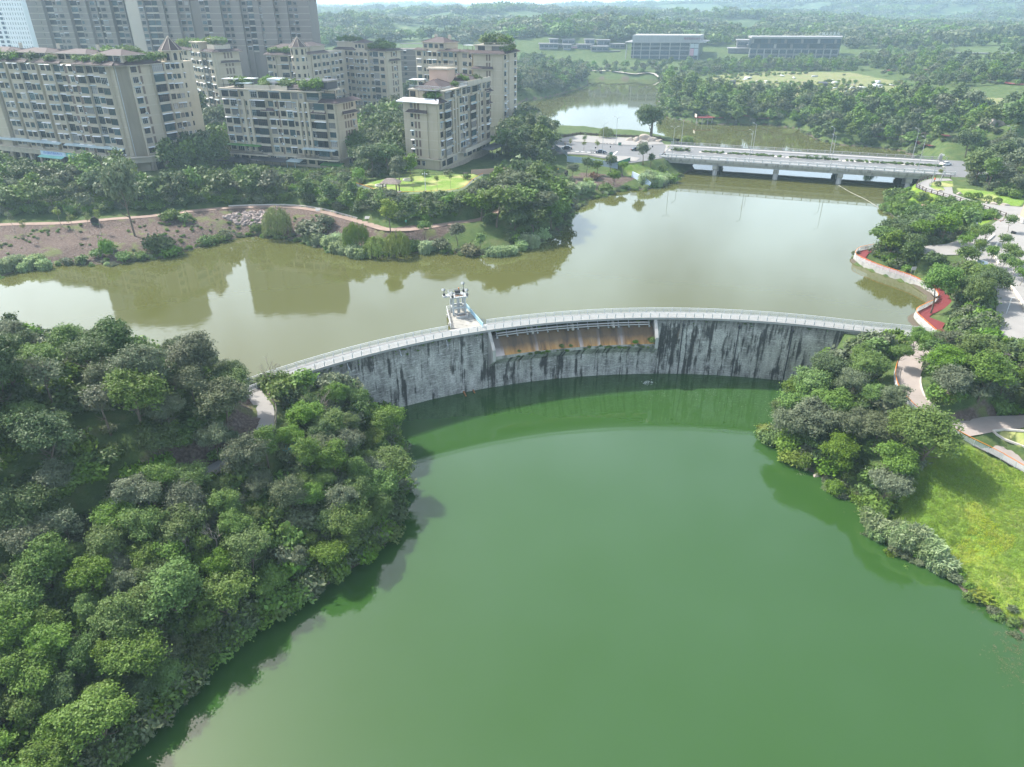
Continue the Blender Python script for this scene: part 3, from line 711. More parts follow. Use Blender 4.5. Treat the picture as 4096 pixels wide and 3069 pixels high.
# ------------------------------------------------------------------ the dam
def dam_face_mat():
 m, nt, b, out = NT('dam_stone')
 uv = nd(nt, 'UVMap').outputs[0]
 n1 = noise(nt, .55, 6, uv, .6, (1, .35, 1))
 c = ramp(nt, n1, [(.3, (.15, .145, .135)), (.5, (.36, .35, .33)), (.68, (.54, .525, .50))])
 # courses of the masonry and pale lime
 n3 = noise(nt, 1.0, 5, uv, .6, (.5, 2.4, 1))
 c = mixc(nt, ramp(nt, n3, [(.52, (0, 0, 0)), (.66, (.75, .75, .75))]), c, (.56, .55, .53))
 st = noise(nt, 1.0, 5, uv, .65, (.55, .035, 1))
 sb = noise(nt, 1.0, 4, uv, .6, (1.6, .10, 1))
 pm = noise(nt, .16, 4, uv, .6, (1, .9, 1)); pf_ = noise(nt, .9, 4, uv, .6, (1, .5, 1))
 sx_ = mth(nt, 'ADD', mth(nt, 'ADD', mth(nt, 'MULTIPLY', st, .62), mth(nt, 'MULTIPLY', sb, .30)), mth(nt, 'ADD', mth(nt, 'MULTIPLY', pm, .34), mth(nt, 'MULTIPLY', pf_, .16)))
 k = ramp(nt, sx_, [(.715, (0, 0, 0)), (.775, (1, 1, 1))])
 c = mixc(nt, mth(nt, 'MULTIPLY', k, .92), c, (.022, .021, .020))
 se = nd(nt, 'SeparateXYZ'); nt.links.new(uv, se.inputs[0])
 top = ramp(nt, mth(nt, 'ADD', se.outputs['Y'], mth(nt, 'MULTIPLY', sb, 5.0)), [(0, (0, 0, 0)), (1, (1, 1, 1))])
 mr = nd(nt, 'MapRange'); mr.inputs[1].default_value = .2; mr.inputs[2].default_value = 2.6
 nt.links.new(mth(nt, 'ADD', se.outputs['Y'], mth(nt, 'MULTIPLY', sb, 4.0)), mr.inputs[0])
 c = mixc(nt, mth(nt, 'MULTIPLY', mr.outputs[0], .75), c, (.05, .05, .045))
 fg = noise(nt, 2.6, 6, uv, .7, (1, 1.8, 1)); c = mixc(nt, .85, c, ramp(nt, fg, [(.32, (.45, .45, .45)), (.5, (1, 1, 1)), (.68, (1.5, 1.5, 1.5))]), 'MULTIPLY')
 rb = ramp(nt, noise(nt, .4, 5, uv, .6, (1, .25, 1)), [(.64, (0, 0, 0)), (.74, (.6, .6, .6))])
 c = mixc(nt, rb, c, (.15, .095, .055))
 nt.links.new(c, b.inputs['Base Color']); b.inputs['Roughness'].default_value = .9
 br = nd(nt, 'TexBrick'); br.inputs['Scale'].default_value = 1; br.inputs['Brick Width'].default_value = 1.1; br.inputs['Row Height'].default_value = .42; br.inputs['Mortar Size'].default_value = .05
 nt.links.new(uv, br.inputs['Vector'])
 h = mth(nt, 'ADD', mth(nt, 'MULTIPLY', br.outputs['Fac'], -.35), noise(nt, 1.0, 6, uv, .6, (1.2, 2.6, 1)))
 bump(nt, b, h, .9, .18)
 return m
def lip_mat():
 m, nt, b, out = NT('spillway_concrete')
 uv = nd(nt, 'UVMap').outputs[0]
 c = ramp(nt, noise(nt, .8, 6, uv, .6, (1, .3, 1)), [(.3, (.14, .07, .025)), (.5, (.42, .215, .06)), (.7, (.50, .31, .13))])
 k = ramp(nt, noise(nt, .28, 5, uv, .55, (1, .12, 1)), [(.53, (0, 0, 0)), (.60, (1, 1, 1))])
 c = mixc(nt, k, c, (.50, .42, .40))
 k2 = ramp(nt, noise(nt, .5, 5, uv, .6, (1.5, .2, 1)), [(.58, (0, 0, 0)), (.68, (.85, .85, .85))])
 c = mixc(nt, k2, c, (.05, .04, .03))
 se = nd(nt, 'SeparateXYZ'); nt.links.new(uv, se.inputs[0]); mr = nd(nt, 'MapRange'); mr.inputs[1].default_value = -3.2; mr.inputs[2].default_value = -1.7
 nt.links.new(mth(nt, 'ADD', se.outputs['Y'], mth(nt, 'MULTIPLY', noise(nt, .7, 4, uv), 1.2)), mr.inputs[0]); c = mixc(nt, mth(nt, 'MULTIPLY', mr.outputs[0], .82), c, (.055, .045, .035))  # upper apron darkened in the colour, as shade under the walkway
 nt.links.new(c, b.inputs['Base Color']); b.inputs['Roughness'].default_value = .55
 bump(nt, b, noise(nt, 3, 5, uv, .6), .3, .05)
 return m
M['dam_stone'] = dam_face_mat(); M['spillway'] = lip_mat()
def arc_strip(prof, t0, t1, n, mats, name, parent, mis=None, sub=6):
 """sweep a (radius, z) profile round the dam's arc"""
 pr = []
 for (a, b_) in zip(prof[:-1], prof[1:]):
  for k in range(sub): pr.append((a[0] + (b_[0] - a[0]) * k / sub, a[1] + (b_[1] - a[1]) * k / sub))
 pr.append(prof[-1])
 ln = [0]
 for a, b_ in zip(pr[:-1], pr[1:]): ln.append(ln[-1] + math.dist(a, b_))
 v, f, uv = [], [], []
 ths = np.linspace(t0, t1, n + 1)
 for t in ths:
  for r, z in pr: v.append((*dam_pt(t, r), z))
 k = len(pr); mi = []
 for i in range(n):
  for j in range(k - 1):
   f.append((i * k + j, (i + 1) * k + j, (i + 1) * k + j + 1, i * k + j + 1))
   mi.append(mis[j // sub] if mis else 0)
 me = bpy.data.meshes.new(name); me.from_pydata(v, [], f)
 ul = me.uv_layers.new(name='UVMap')
 for p in me.polygons:
  for li in p.loop_indices:
   vi = me.loops[li].vertex_index
   ul.data[li].uv = (ths[vi // k] * DR, v[vi][2] if mis is None or True else ln[vi % k])
 for m_ in (mats if isinstance(mats, list) else [mats]): me.materials.append(m_)
 me.polygons.foreach_set('material_index', mi)
 o = inst(name, me, parent)
 if parent: o.matrix_parent_inverse = parent.matrix_basis.inverted()
 return o
dam = empty('dam', (*dam_pt(-.1), ZL), 'curved grey stained stone dam with a walkway on top between the two lakes', 'dam')
TS0, TS1 = dam_th(*P(1958, 1330, 0)[:2]), dam_th(*P(2622, 1300, 0)[:2])
BOT = ZL - 3
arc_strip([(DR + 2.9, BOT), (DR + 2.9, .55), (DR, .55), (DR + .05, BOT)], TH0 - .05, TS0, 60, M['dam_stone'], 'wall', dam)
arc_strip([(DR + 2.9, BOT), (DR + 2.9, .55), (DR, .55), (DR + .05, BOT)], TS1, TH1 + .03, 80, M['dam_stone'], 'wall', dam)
# right-hand straight end wall
e0 = dam_pt(TH1 + .028); ex, ey = DAM_END[0] - e0[0], DAM_END[1] - e0[1]; el = math.hypot(ex, ey); ex /= el; ey /= el
w_ = MB(); w_.prism([(e0[0] + .1 * ex, e0[1] + .1 * ey), (DAM_END[0], DAM_END[1]), (DAM_END[0] - ey * 2.6, DAM_END[1] + ex * 2.6), (e0[0] - ey * 2.7, e0[1] + ex * 2.7)], -6, .54)
w_.build('end_wall', M['grime_concrete'], dam)
# spillway: low wall, rounded sill, sloping lip and the undercut below it
sp = [(DR + 2.6, -9), (DR + 2.6, -1.3), (DR + 2.0, -.75), (DR + 1.0, -.70), (DR + .2, -1.0), (DR - 1.2, -2.35), (DR - 2.55, -3.75), (DR - 2.62, -4.35), (DR - .05, -6.6), (DR + .0, BOT)]
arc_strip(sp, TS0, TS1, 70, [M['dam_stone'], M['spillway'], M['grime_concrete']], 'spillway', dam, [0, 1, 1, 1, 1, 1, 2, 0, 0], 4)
for t in (TS0, TS1):   # side walls of the spillway
 w_ = MB(); s_ = 1 if t == TS1 else -1
 a = [(DR + 2.4, .5), (DR - .1, .5), (DR - 2.9, -2.2), (DR - 2.9, -4.6), (DR - .1, -6.9), (DR + 2.4, -6.9)]
 A = [(*dam_pt(t, r), z) for r, z in a]; B2 = [(*dam_pt(t + .006 * s_, r), z) for r, z in a]
 w_.face(A); w_.face(B2[::-1])
 for i in range(len(a)): w_.face([A[i], A[(i + 1) % len(a)], B2[(i + 1) % len(a)], B2[i]])
 w_.build('side_wall', M['concrete'], dam)
for k in range(3):     # short piers carrying the walkway over the sill
 t = TS0 + (TS1 - TS0) * (k + 1) / 4
 w_ = MB(); p0 = dam_pt(t, DR + 2.2); p1 = dam_pt(t, DR - .6)
 w_.bar((*p0, -.3), (*p1, -.3), .42, 1.2); p2 = dam_pt(t, DR - .95)
 w_.bar((*p1, -.35), (*p2, -.7), .4, .5)
 w_.build('pier', M['grime_concrete'], dam)
# crest slab
def crest_poly(r0, r1): return [dam_pt(TH0 - .04 + (TH1 + .03 - TH0 + .04) * i / 60, r0) for i in range(61)] + [DAM_END]
cs = MB(); inn = crest_poly(DR - .22, 0); out_ = [dam_pt(TH0 - .04 + (TH1 + .03 - TH0 + .04) * i / 60, DR + 2.75) for i in range(61)] + [(DAM_END[0] - ey * 2.75, DAM_END[1] + ex * 2.75)]
inn[-1] = (DAM_END[0] + ey * .22, DAM_END[1] - ex * .22)
for i in range(61):
 a, b_, c, d = inn[i], inn[i + 1], out_[i + 1], out_[i]
 cs.hexa([(*a, .56), (*b_, .56), (*c, .56), (*d, .56), (*a, .98), (*b_, .98), (*c, .98), (*d, .98)])
cs.build('walkway', M['pale_concrete'], dam)
def line_len(pts): return [0] + list(np.cumsum([math.dist(a[:2], b[:2]) for a, b in zip(pts[:-1], pts[1:])]))
def along(pts, step):
 l = line_len(pts); n = max(1, round(l[-1] / step)); out = []
 for k in range(n + 1):
  s_ = l[-1] * k / n; i = min(np.searchsorted(l, s_, 'right') - 1, len(pts) - 2)
  t = (s_ - l[i]) / max(1e-9, l[i + 1] - l[i]); a, b_ = pts[i], pts[i + 1]
  out.append(tuple(a[j] + (b_[j] - a[j]) * t for j in range(3)))
 return out
_panel_cache = {}
def railing(name, pts, step, h, m_, style, label, cat='railing', group=None, post=.09, m2=None, lift=0.0, limit=160):
 """posts and panels along a polyline; each panel and post a part"""
 st = along(pts, step)
 root = empty(name, (st[0][0], st[0][1], st[0][2]), label, cat, group)
 key = (name, style, post, h, m_.name)
 if key not in _panel_cache:
  pm = MB(); pm.box((0, 0, h / 2), (post, post, h + .06))
  _panel_cache[key] = pm.mesh('post', m_)
 L0 = math.dist(st[0][:2], st[1][:2]); k2 = key + (round(L0, 2), 'p')
 if k2 not in _panel_cache:
  b_ = MB(); mats = [m_, m2 or m_]
  if style == 'bars':
   b_.box((L0 / 2, 0, h - .04), (L0 - post, .08, .08)); b_.box((L0 / 2, 0, .16), (L0 - post, .06, .07)); b_.box((L0 / 2, 0, h * .74), (L0 - post, .05, .05))
   n = int(L0 / .15)
   for i in range(n): b_.box(((i + .5) * L0 / n, 0, h * .46), (.055, .03, h * .56))
  elif style == 'rails':
   for i in range(5): b_.box((L0 / 2, 0, .15 + i * (h - .25) / 5), (L0, .05, .07))
   b_.box((L0 / 2, 0, h), (L0, .10, .07), mi=1)
  elif style == 'two':
   b_.box((L0 / 2, 0, h - .1), (L0, .06, .10)); b_.box((L0 / 2, 0, h * .45), (L0, .05, .09))
  elif style == 'stone':
   b_.box((L0 / 2, 0, h * .45), (L0, .10, h * .55)); b_.box((L0 / 2, 0, h * .86), (L0, .16, .12))
  elif style == 'bridge':
   b_.box((L0 / 2, 0, h - .09), (L0, .22, .16)); b_.box((L0 / 2, 0, .14), (L0, .20, .24)); b_.box((L0 / 2, 0, h * .52), (L0, .08, .08))
   for i in range(6): b_.box(((i + .5) * L0 / 6, 0, h * .5), (.07, .06, h * .7))
  elif style == 'sheet':
   b_.box((L0 / 2, 0, h / 2), (L0 - .04, .04, h)); b_.box((L0 / 2, -.03, h * .55), (L0 - .04, .02, .06), mi=1)
  elif style == 'picket':
   b_.box((L0 / 2, 0, h - .06), (L0, .05, .07)); b_.box((L0 / 2, 0, .18), (L0, .05, .07))
   n = max(3, int(L0 / .28))
   for i in range(n): b_.box(((i + .5) * L0 / n, 0, h * .5), (.07, .035, h * .9))
  _panel_cache[k2] = b_.mesh('panel', mats)
 for i, p in enumerate(st[:limit]):
  o = inst('post', _panel_cache[key], root, (p[0] - st[0][0], p[1] - st[0][1], p[2] - st[0][2]))
  if i < len(st) - 1:
   q = st[i + 1]; an = math.atan2(q[1] - p[1], q[0] - p[0]); dl = math.dist(p[:2], q[:2]); sl = math.atan2(q[2] - p[2], dl)
   o.rotation_euler = (0, 0, an)
   w = inst('panel', _panel_cache[k2], root, o.location, rot=(0, -sl, an), scale=(dl / L0, 1, 1))
   if style in ('bars', 'picket', 'rails', 'bridge', 'two'): w['kind'] = 'stuff'
 return root
def crest_line(r):
 o = [(*dam_pt(TH0 - .02 + (TH1 + .028 - TH0 + .02) * i / 60, DR + r), .98) for i in range(61)]
 return o + [(DAM_END[0] - ey * r, DAM_END[1] + ex * r, .98)]
railing('railing', crest_line(-.08), 1.75, 1.0, M['white_paint'], 'bars', 'white barred railing along the lower lake edge of the dam walkway', group='railings on the dam')
tl, tr = dam_th(*P(1800, 1296, 1)[:2]), dam_th(*P(1916, 1298, 1)[:2])
fl = crest_line(2.6)
railing('railing', [p for p in fl if dam_th(*p[:2]) < tl], 1.75, 1.0, M['white_paint'], 'bars', 'white barred railing on the upper lake edge, short run left of the gate tower', group='railings on the dam')
railing('railing', [p for p in fl if dam_th(*p[:2]) > tr], 1.75, 1.0, M['white_paint'], 'bars', 'white barred railing on the upper lake edge, long run right of the gate tower', group='railings on the dam')
# pipes and floodlights under the walkway
for k, (r, z) in enumerate(((DR - .55, .15), (DR - .75, -.25))):
 b_ = MB(); b_.tube([(*dam_pt(TS0 + .01 + (TS1 - TS0 - .02) * i / 30, r), z) for i in range(31)], .13, 8)
 b_.build('pipe', M['pale_concrete'], dam, True)
for k in range(16):
 t = TS0 + (TS1 - TS0) * (k + .5) / 16; p = dam_pt(t, DR - .7)
 b_ = MB(); b_.bar((*dam_pt(t, DR + .1), .5), (*p, -.45), .08); b_.bar((*dam_pt(t, DR + .1), -.4), (*p, -.45), .08)
 b_.tube([(*dam_pt(t, DR - .55), -.42), (*dam_pt(t, DR - .95), -.62)], [.10, .20], 8)
 b_.build('bracket', M['grey_metal'], dam)
for px in (1160, 1330, 1540, 1770):
 t = dam_th(*P(px, 1400 if px < 1500 else 1340, .5)[:2]); b_ = MB()
 b_.bar((*dam_pt(t, DR), .3), (*dam_pt(t, DR - .5), -.5), .08); b_.tube([(*dam_pt(t, DR - .3), -.4), (*dam_pt(t, DR - .7), -.75)], [.12, .2], 8)
 b_.build('bracket', M['grey_metal'], dam)
for px in (2745, 2965, 3175):
 t = dam_th(*P(px, 1300, .5)[:2]); b_ = MB()
 b_.bar((*dam_pt(t, DR + .05), .3), (*dam_pt(t, DR - .4), -.9), .1); b_.box((*dam_pt(t, DR - .35), -.6), (.4, .4, .5))
 b_.tube([(*dam_pt(t, DR - .09), -.8), (*dam_pt(t, DR - .09), ZL)], .10, 6)
 b_.build('drain_pipe', M['dark_metal'], dam)
for px in (1855, 1890):
 q = P(px, 1580 - (px - 1855) * .35, ZL); b_ = MB(); b_.bar((q[0] - .3, q[1] + 1.6, ZL + .35), (q[0] + .5, q[1] - .6, ZL - .1), .28)
 b_.build('outlet_beam', M['rust'], dam)
# ------------------------------------------------------------------ gate tower
gt = empty('gate_tower', (-10.4, 132, 1.0), 'white concrete gate tower with floodlights standing on a platform behind the dam', 'tower')
a_ = [P(*q, 1.0)[:2] for q in [(1803, 1313), (1787, 1243), (1866, 1233), (1932, 1311)]]
b_ = MB(); b_.prism(a_, .66, 1.0); b_.build('platform', M['grime_concrete'], gt)
b_ = MB()
for q in [(1800, 1285), (1793, 1250), (1862, 1240), (1898, 1270)]:
 p = P(*q, 1.0); b_.cyl((p[0], p[1], -5), .4, 5.6, 10)
b_.build('support', M['concrete'], gt, kind='stuff')
lg = [P(1814, 1263, 1), P(1861, 1257, 1), P(1850, 1247, 1), P(1804, 1253, 1)]
ux, uy = lg[1][0] - lg[0][0], lg[1][1] - lg[0][1]; ul_ = math.hypot(ux, uy); ux /= ul_; uy /= ul_; ta = math.atan2(uy, ux)
gc = ((lg[0][0] + lg[1][0]) / 2 - uy * .9, (lg[0][1] + lg[1][1]) / 2 + ux * .9)
def gl(a, b, z): return (gc[0] + ux * a - uy * b, gc[1] + uy * a + ux * b, z)
hw, hd, LT = ul_ / 2, .95, 4.75
for a, b in ((-hw, -hd), (hw, -hd), (hw, hd), (-hw, hd)):
 b_ = MB(); b_.box(gl(a, b, 1 + (LT - 1) / 2), (.34, .34, LT - 1), ta); b_.build('leg', M['tower_paint'], gt)
b_ = MB()
for a0, b0, a1, b1 in ((-hw, -hd, hw, -hd), (-hw, hd, hw, hd), (-hw, -hd, -hw, hd), (hw, -hd, hw, hd)):
 b_.bar(gl(a0, b0, 2.6), gl(a1, b1, 2.6), .3, .38)
b_.build('cross_beam', M['tower_paint'], gt)
b_ = MB(); b_.box(gl(.1, .1, 2.6), (.5, .45, 4.2), ta); b_.build('gate_column', M['grey_metal'], gt)
b_ = MB(); b_.box(gl(0, 0, LT + .12), (hw * 2 + 1.0, hd * 2 + 1.0, .24), ta); b_.box(gl(-hw - 1.1, .3, LT + .12), (1.3, 1.1, .22), ta); b_.build('top_platform', M['tower_paint'], gt)
b_ = MB(); X1, Y1 = hw + .45, hd + .45
ring = [(-X1, -Y1), (X1, -Y1), (X1, Y1), (-X1, Y1), (-X1, -Y1)]
for (a0, b0), (a1, b1) in zip(ring[:-1], ring[1:]):
 for z in (.45, .75): b_.bar(gl(a0, b0, LT + .24 + z), gl(a1, b1, LT + .24 + z), .05)
 for k in range(4): b_.bar(gl(a0 + (a1 - a0) * k / 4, b0 + (b1 - b0) * k / 4, LT + .24), gl(a0 + (a1 - a0) * k / 4, b0 + (b1 - b0) * k / 4, LT + 1.0), .05)
b_.build('guard_rail', M['grey_metal'], gt, kind='stuff')
for a, b, up in ((-X1 - 1.0, .3, .4), (X1 - .1, Y1 - .2, 1.0), (X1, -Y1 + .2, .4), (-X1 + .3, -Y1, .2)):
 b_ = MB(); z = LT + .3
 b_.cyl(gl(a, b, z), .06, .6 + up, 6, 1); c0 = gl(a, b, z + .75 + up); c1 = gl(a - .35, b - .25, z + .95 + up)
 b_.tube([c0, c1], [.24, .28], 10, 0); b_.tube([gl(a + .16, b + .12, z + .66 + up), c0], [.2, .29], 12, 1)
 b_.cyl(gl(a, b, z), .24, .42, 8, 1)
 b_.build('floodlight', [M['tower_paint'], M['dark_metal']], gt)
b_ = MB(); b_.box(gl(0, .1, LT + .75), (1.0, .7, .9), ta, 0); b_.bar(gl(.5, .2, LT + .3), gl(.35, .3, LT + 1.6), .18, mi=1); b_.box(gl(.1, -.6, LT + .3), (1.5, .5, .12), ta, 2)
b_.build('hoist_motor', [M['dark_metal'], M['orange'], M['rust']], gt)
b_ = MB(); t0 = gl(.15, -hd - 1.05, 1)
for a, b, sx, sy in ((.15, -hd - .3, 2.3, .22), (.15, -hd - 1.75, 2.3, .22), (-.9, -hd - 1.03, .22, 1.25), (1.2, -hd - 1.03, .22, 1.25)):
 b_.box(gl(a, b, 1.25), (sx, sy, .5), ta)
b_.build('tank_curb', M['concrete'], gt)
b_ = MB(); b_.box(gl(.15, -hd - 1.03, 1.06), (1.9, 1.2, .1), ta); b_.build('tank_floor', M['rust'], gt)
pl = [(*q, 1.0) for q in a_]
railing('railing', [pl[1], pl[0]], 1.7, 1.0, M['white_paint'], 'bars', 'white railing on the left side of the gate tower platform', group='railings on the gate tower platform')
railing('railing', [pl[1], pl[2]], 1.7, 1.0, M['white_paint'], 'bars', 'white railing on the far side of the gate tower platform', group='railings on the gate tower platform')
railing('railing', [pl[2], pl[3]], 1.7, 1.0, M['blue_paint'], 'bars', 'pale blue railing on the right side of the gate tower platform', group='railings on the gate tower platform')
# ------------------------------------------------------------------ the road bridge
NL, NR, FR, FL = (56.0, 278.0), (148.2, 244.4), (159.6, 271.6), (62.6, 305.4)
bd = ((NR[0] - NL[0]), (NR[1] - NL[1])); bl = math.hypot(*bd); bd = (bd[0] / bl, bd[1] / bl); bn = (-bd[1], bd[0]); ba = math.atan2(bd[1], bd[0]); BW = 28.6
def bp(s_, w, z): return (NL[0] + bd[0] * s_ + bn[0] * w, NL[1] + bd[1] * s_ + bn[1] * w, z)
br = empty('road_bridge', bp(bl / 2, BW / 2, 0), 'long pale concrete road bridge on round piers across the upper lake', 'bridge')
b_ = MB(); b_.prism([bp(0, .4, 0)[:2], bp(bl, .4, 0)[:2], bp(bl, BW - .4, 0)[:2], bp(0, BW - .4, 0)[:2]], 4.9, 5.42); b_.build('deck', M['asphalt'], br)
b_ = MB(); 
for w in (.0, BW): b_.prism([bp(-1, w - .45, 0)[:2], bp(bl + 1, w - .45, 0)[:2], bp(bl + 1, w + .45, 0)[:2], bp(-1, w + .45, 0)[:2]], 4.6, 5.55)
b_.build('edge_beam', M['grime_concrete'], br, kind='stuff')
for w in (1.2, 6.5, 12, 17, 22, 27.4):
 b_ = MB(); b_.prism([bp(0, w - .7, 0)[:2], bp(bl, w - .7, 0)[:2], bp(bl, w + .7, 0)[:2], bp(0, w + .7, 0)[:2]], 3.55, 4.9); b_.build('girder', M['concrete'], br)
for px, py in ((2854, 707), (3098, 722), (3353, 737), (3627, 756)):
 p = P(px, py, 0); s_ = (p[0] - NL[0]) * bd[0] + (p[1] - NL[1]) * bd[1]
 for w in (1.2, 9.5, 19, 27.4):
  b_ = MB(); q = bp(s_, w, -6); b_.cyl(q, .85, 8.3, 18); b_.build('pier', M['concrete'], br, True)
  b_ = MB(); b_.box(bp(s_, w, 2.9), (2.0, 2.2, 1.3), ba); b_.build('pier_cap', M['grime_concrete'], br)
for w0, w1 in ((.5, 3.3), (BW - 3.3, BW - .5)):
 b_ = MB(); b_.prism([bp(0, w0, 0)[:2], bp(bl, w0, 0)[:2], bp(bl, w1, 0)[:2], bp(0, w1, 0)[:2]], 5.42, 5.58); b_.build('footway', M['pale_concrete'], br)
railing('bridge_railing', [bp(0, .1, 5.58), bp(bl + 1, .1, 5.58)], 3.1, 1.15, M['white_paint'], 'bridge', 'white railing along the near edge of the road bridge', group='railings of the road bridge', post=.3)
railing('bridge_railing', [bp(0, BW - .1, 5.58), bp(bl + 1, BW - .1, 5.58)], 3.1, 1.15, M['pale_concrete'], 'bridge', 'pale railing along the far edge of the road bridge', group='railings of the road bridge', post=.3)
b_ = MB(); b_.box((*bp(bl + .5, BW - .2, 0)[:2], 6.4), (1.0, 1.0, 2.6), ba); b_.box((*bp(bl + .5, BW - .2, 0)[:2], 7.8), (.6, .6, .3), ba)
b_.build('end_pillar', M['grime_concrete'], br)
b_ = MB(); b_.prism([bp(-6, -.4, 0)[:2], bp(.2, -.4, 0)[:2], bp(.2, BW + .4, 0)[:2], bp(-6, BW + .4, 0)[:2]], -1, 5.36)
b_.prism([bp(bl - .2, -.4, 0)[:2], bp(bl + 6, -.4, 0)[:2], bp(bl + 6, BW + .4, 0)[:2], bp(bl - .2, BW + .4, 0)[:2]], -1, 5.36)
b_.build('abutment', M['grime_concrete'], br, kind='stuff')
# planted median
def oval(s0, s1, w, hw_, n=10):
 o = []
 for i in range(n + 1): a = math.pi / 2 + math.pi * i / n; o.append(bp(s0 + math.cos(a) * hw_, w + math.sin(a) * hw_, 0)[:2])
 for i in range(n + 1): a = -math.pi / 2 + math.pi * i / n; o.append(bp(s1 + math.cos(a) * hw_, w + math.sin(a) * hw_, 0)[:2])
 return o
MEDW = 15.2
medians = [(2, 9, .9), (14, 43, 1.0), (46, 63, .9), (66, 97, 1.1)]
for i, (s0, s1, h_) in enumerate(medians):
 b_ = MB(); b_.prism(oval(s0, s1, MEDW, h_ + .25), 5.42, 5.62); o = b_.build('median_kerb', M['kerb'])
 tag(o, 'pale kerb bed on the bridge median, %s from the left' % ORD[i], 'kerb', 'median beds on the bridge')
# lane lines
b_ = MB()
for w in (9.0, 21.4):
 for k in range(16): b_.prism([bp(k * 6 + 1, w - .08, 0)[:2], bp(k * 6 + 4, w - .08, 0)[:2], bp(k * 6 + 4, w + .08, 0)[:2], bp(k * 6 + 1, w + .08, 0)[:2]], 5.42, 5.426)
for k in range(7):
 p0, p1 = P(2268 + k * 30, 606 - k * 2.2, 5.45), P(2246 + k * 31, 611 - k * 2, 5.45)
b_.build('lane_lines', M['line_paint'], br, kind='stuff')
b_ = MB(); q = [P(*p, 5.44) for p in ((2449, 620), (2455, 621), (2471, 606), (2467, 605))]; b_.face(q)
for k in range(6):
 x0 = 2300 + k * 24
 b_.face([P(x0, 606 + k * 1.6, 5.44), P(x0 + 14, 607 + k * 1.6, 5.44), P(x0 + 15, 605.8 + k * 1.6, 5.44), P(x0 + 1, 604.8 + k * 1.6, 5.44)])
tag(b_.build('road_marking', M['line_paint']), 'white painted markings on the road by the parking bays', kind='structure')
# ------------------------------------------------------------------ buildings
brnd = random.Random(5)
_wm = {}
FRAMES = ['white_paint', 'dark_metal', 'grey_metal', 'brown_panel']
def win_mesh(w, h, style):
 k = ('f', w, h, style)
 if k not in _wm:
  b_ = MB(); t = .055
  for x in (-w / 2 + t / 2, w / 2 - t / 2): b_.box((x, -.06, h / 2), (t, .14, h))
  b_.box((0, -.06, h - t / 2), (w - 2 * t, .14, t)); b_.box((0, -.12, .03), (w + .14, .26, .09), mi=1)
  nm = max(1, round(w / .75)) - 1
  for i in range(nm): b_.box((-w / 2 + w * (i + 1) / (nm + 1), -.05, h / 2), (.035, .06, h - 2 * t))
  if h > 1.2: b_.box((0, -.045, h * .70), (w - 2 * t, .07, .05))
  _wm[k] = b_.mesh('window', [M[FRAMES[style]], M['beige_trim']])
 return _wm[k]
def pane_mesh(w, h, g):
 k = ('p', w, h, g)
 if k not in _wm:
  b_ = MB(); b_.face([(-w / 2, -.025, .05), (w / 2, -.025, .05), (w / 2, -.025, h), (-w / 2, -.025, h)])
  _wm[k] = b_.mesh('pane', M[g])
 return _wm[k]
def awn_mesh(w, g):
 k = ('a', w, g)
 if k not in _wm:
  b_ = MB(); d = .62
  b_.hexa([(-w / 2, -d, -.16), (w / 2, -d, -.16), (w / 2, -.03, .06), (-w / 2, -.03, .06), (-w / 2, -d, -.12), (w / 2, -d, -.12), (w / 2, -.03, .10), (-w / 2, -.03, .10)])
  _wm[k] = b_.mesh('awning', M[g])
 return _wm[k]
def ac_mesh():
 if 'ac' not in _wm:
  b_ = MB(); b_.box((0, -.28, .32), (.85, .38, .62)); b_.cyl((-.1, 0, 0), .01, .01, 4)
  b_.tube([(-.12, -.475, .32), (-.12, -.485, .32)], [.25, .25], 12, 1); b_.box((0, -.28, -.02), (.7, .4, .05), mi=1)
  _wm['ac'] = b_.mesh('air_conditioner', [M['white_paint'], M['dark_metal']])
 return _wm['ac']
def grille_mesh(w):
 k = ('g', w)
 if k not in _wm:
  b_ = MB()
  for z in (.1, .45, .8): b_.box((0, -.45, z), (w, .04, .05))
  for x in np.linspace(-w / 2, w / 2, max(4, int(w / .3))): b_.box((x, -.45, .45), (.035, .03, .75))
  for x in (-w / 2, w / 2): b_.box((x, -.24, .45), (.04, .42, .05))
  b_.box((0, -.24, .02), (w, .44, .05))
  _wm[k] = b_.mesh('window_cage', M['grey_metal'])
 return _wm[k]
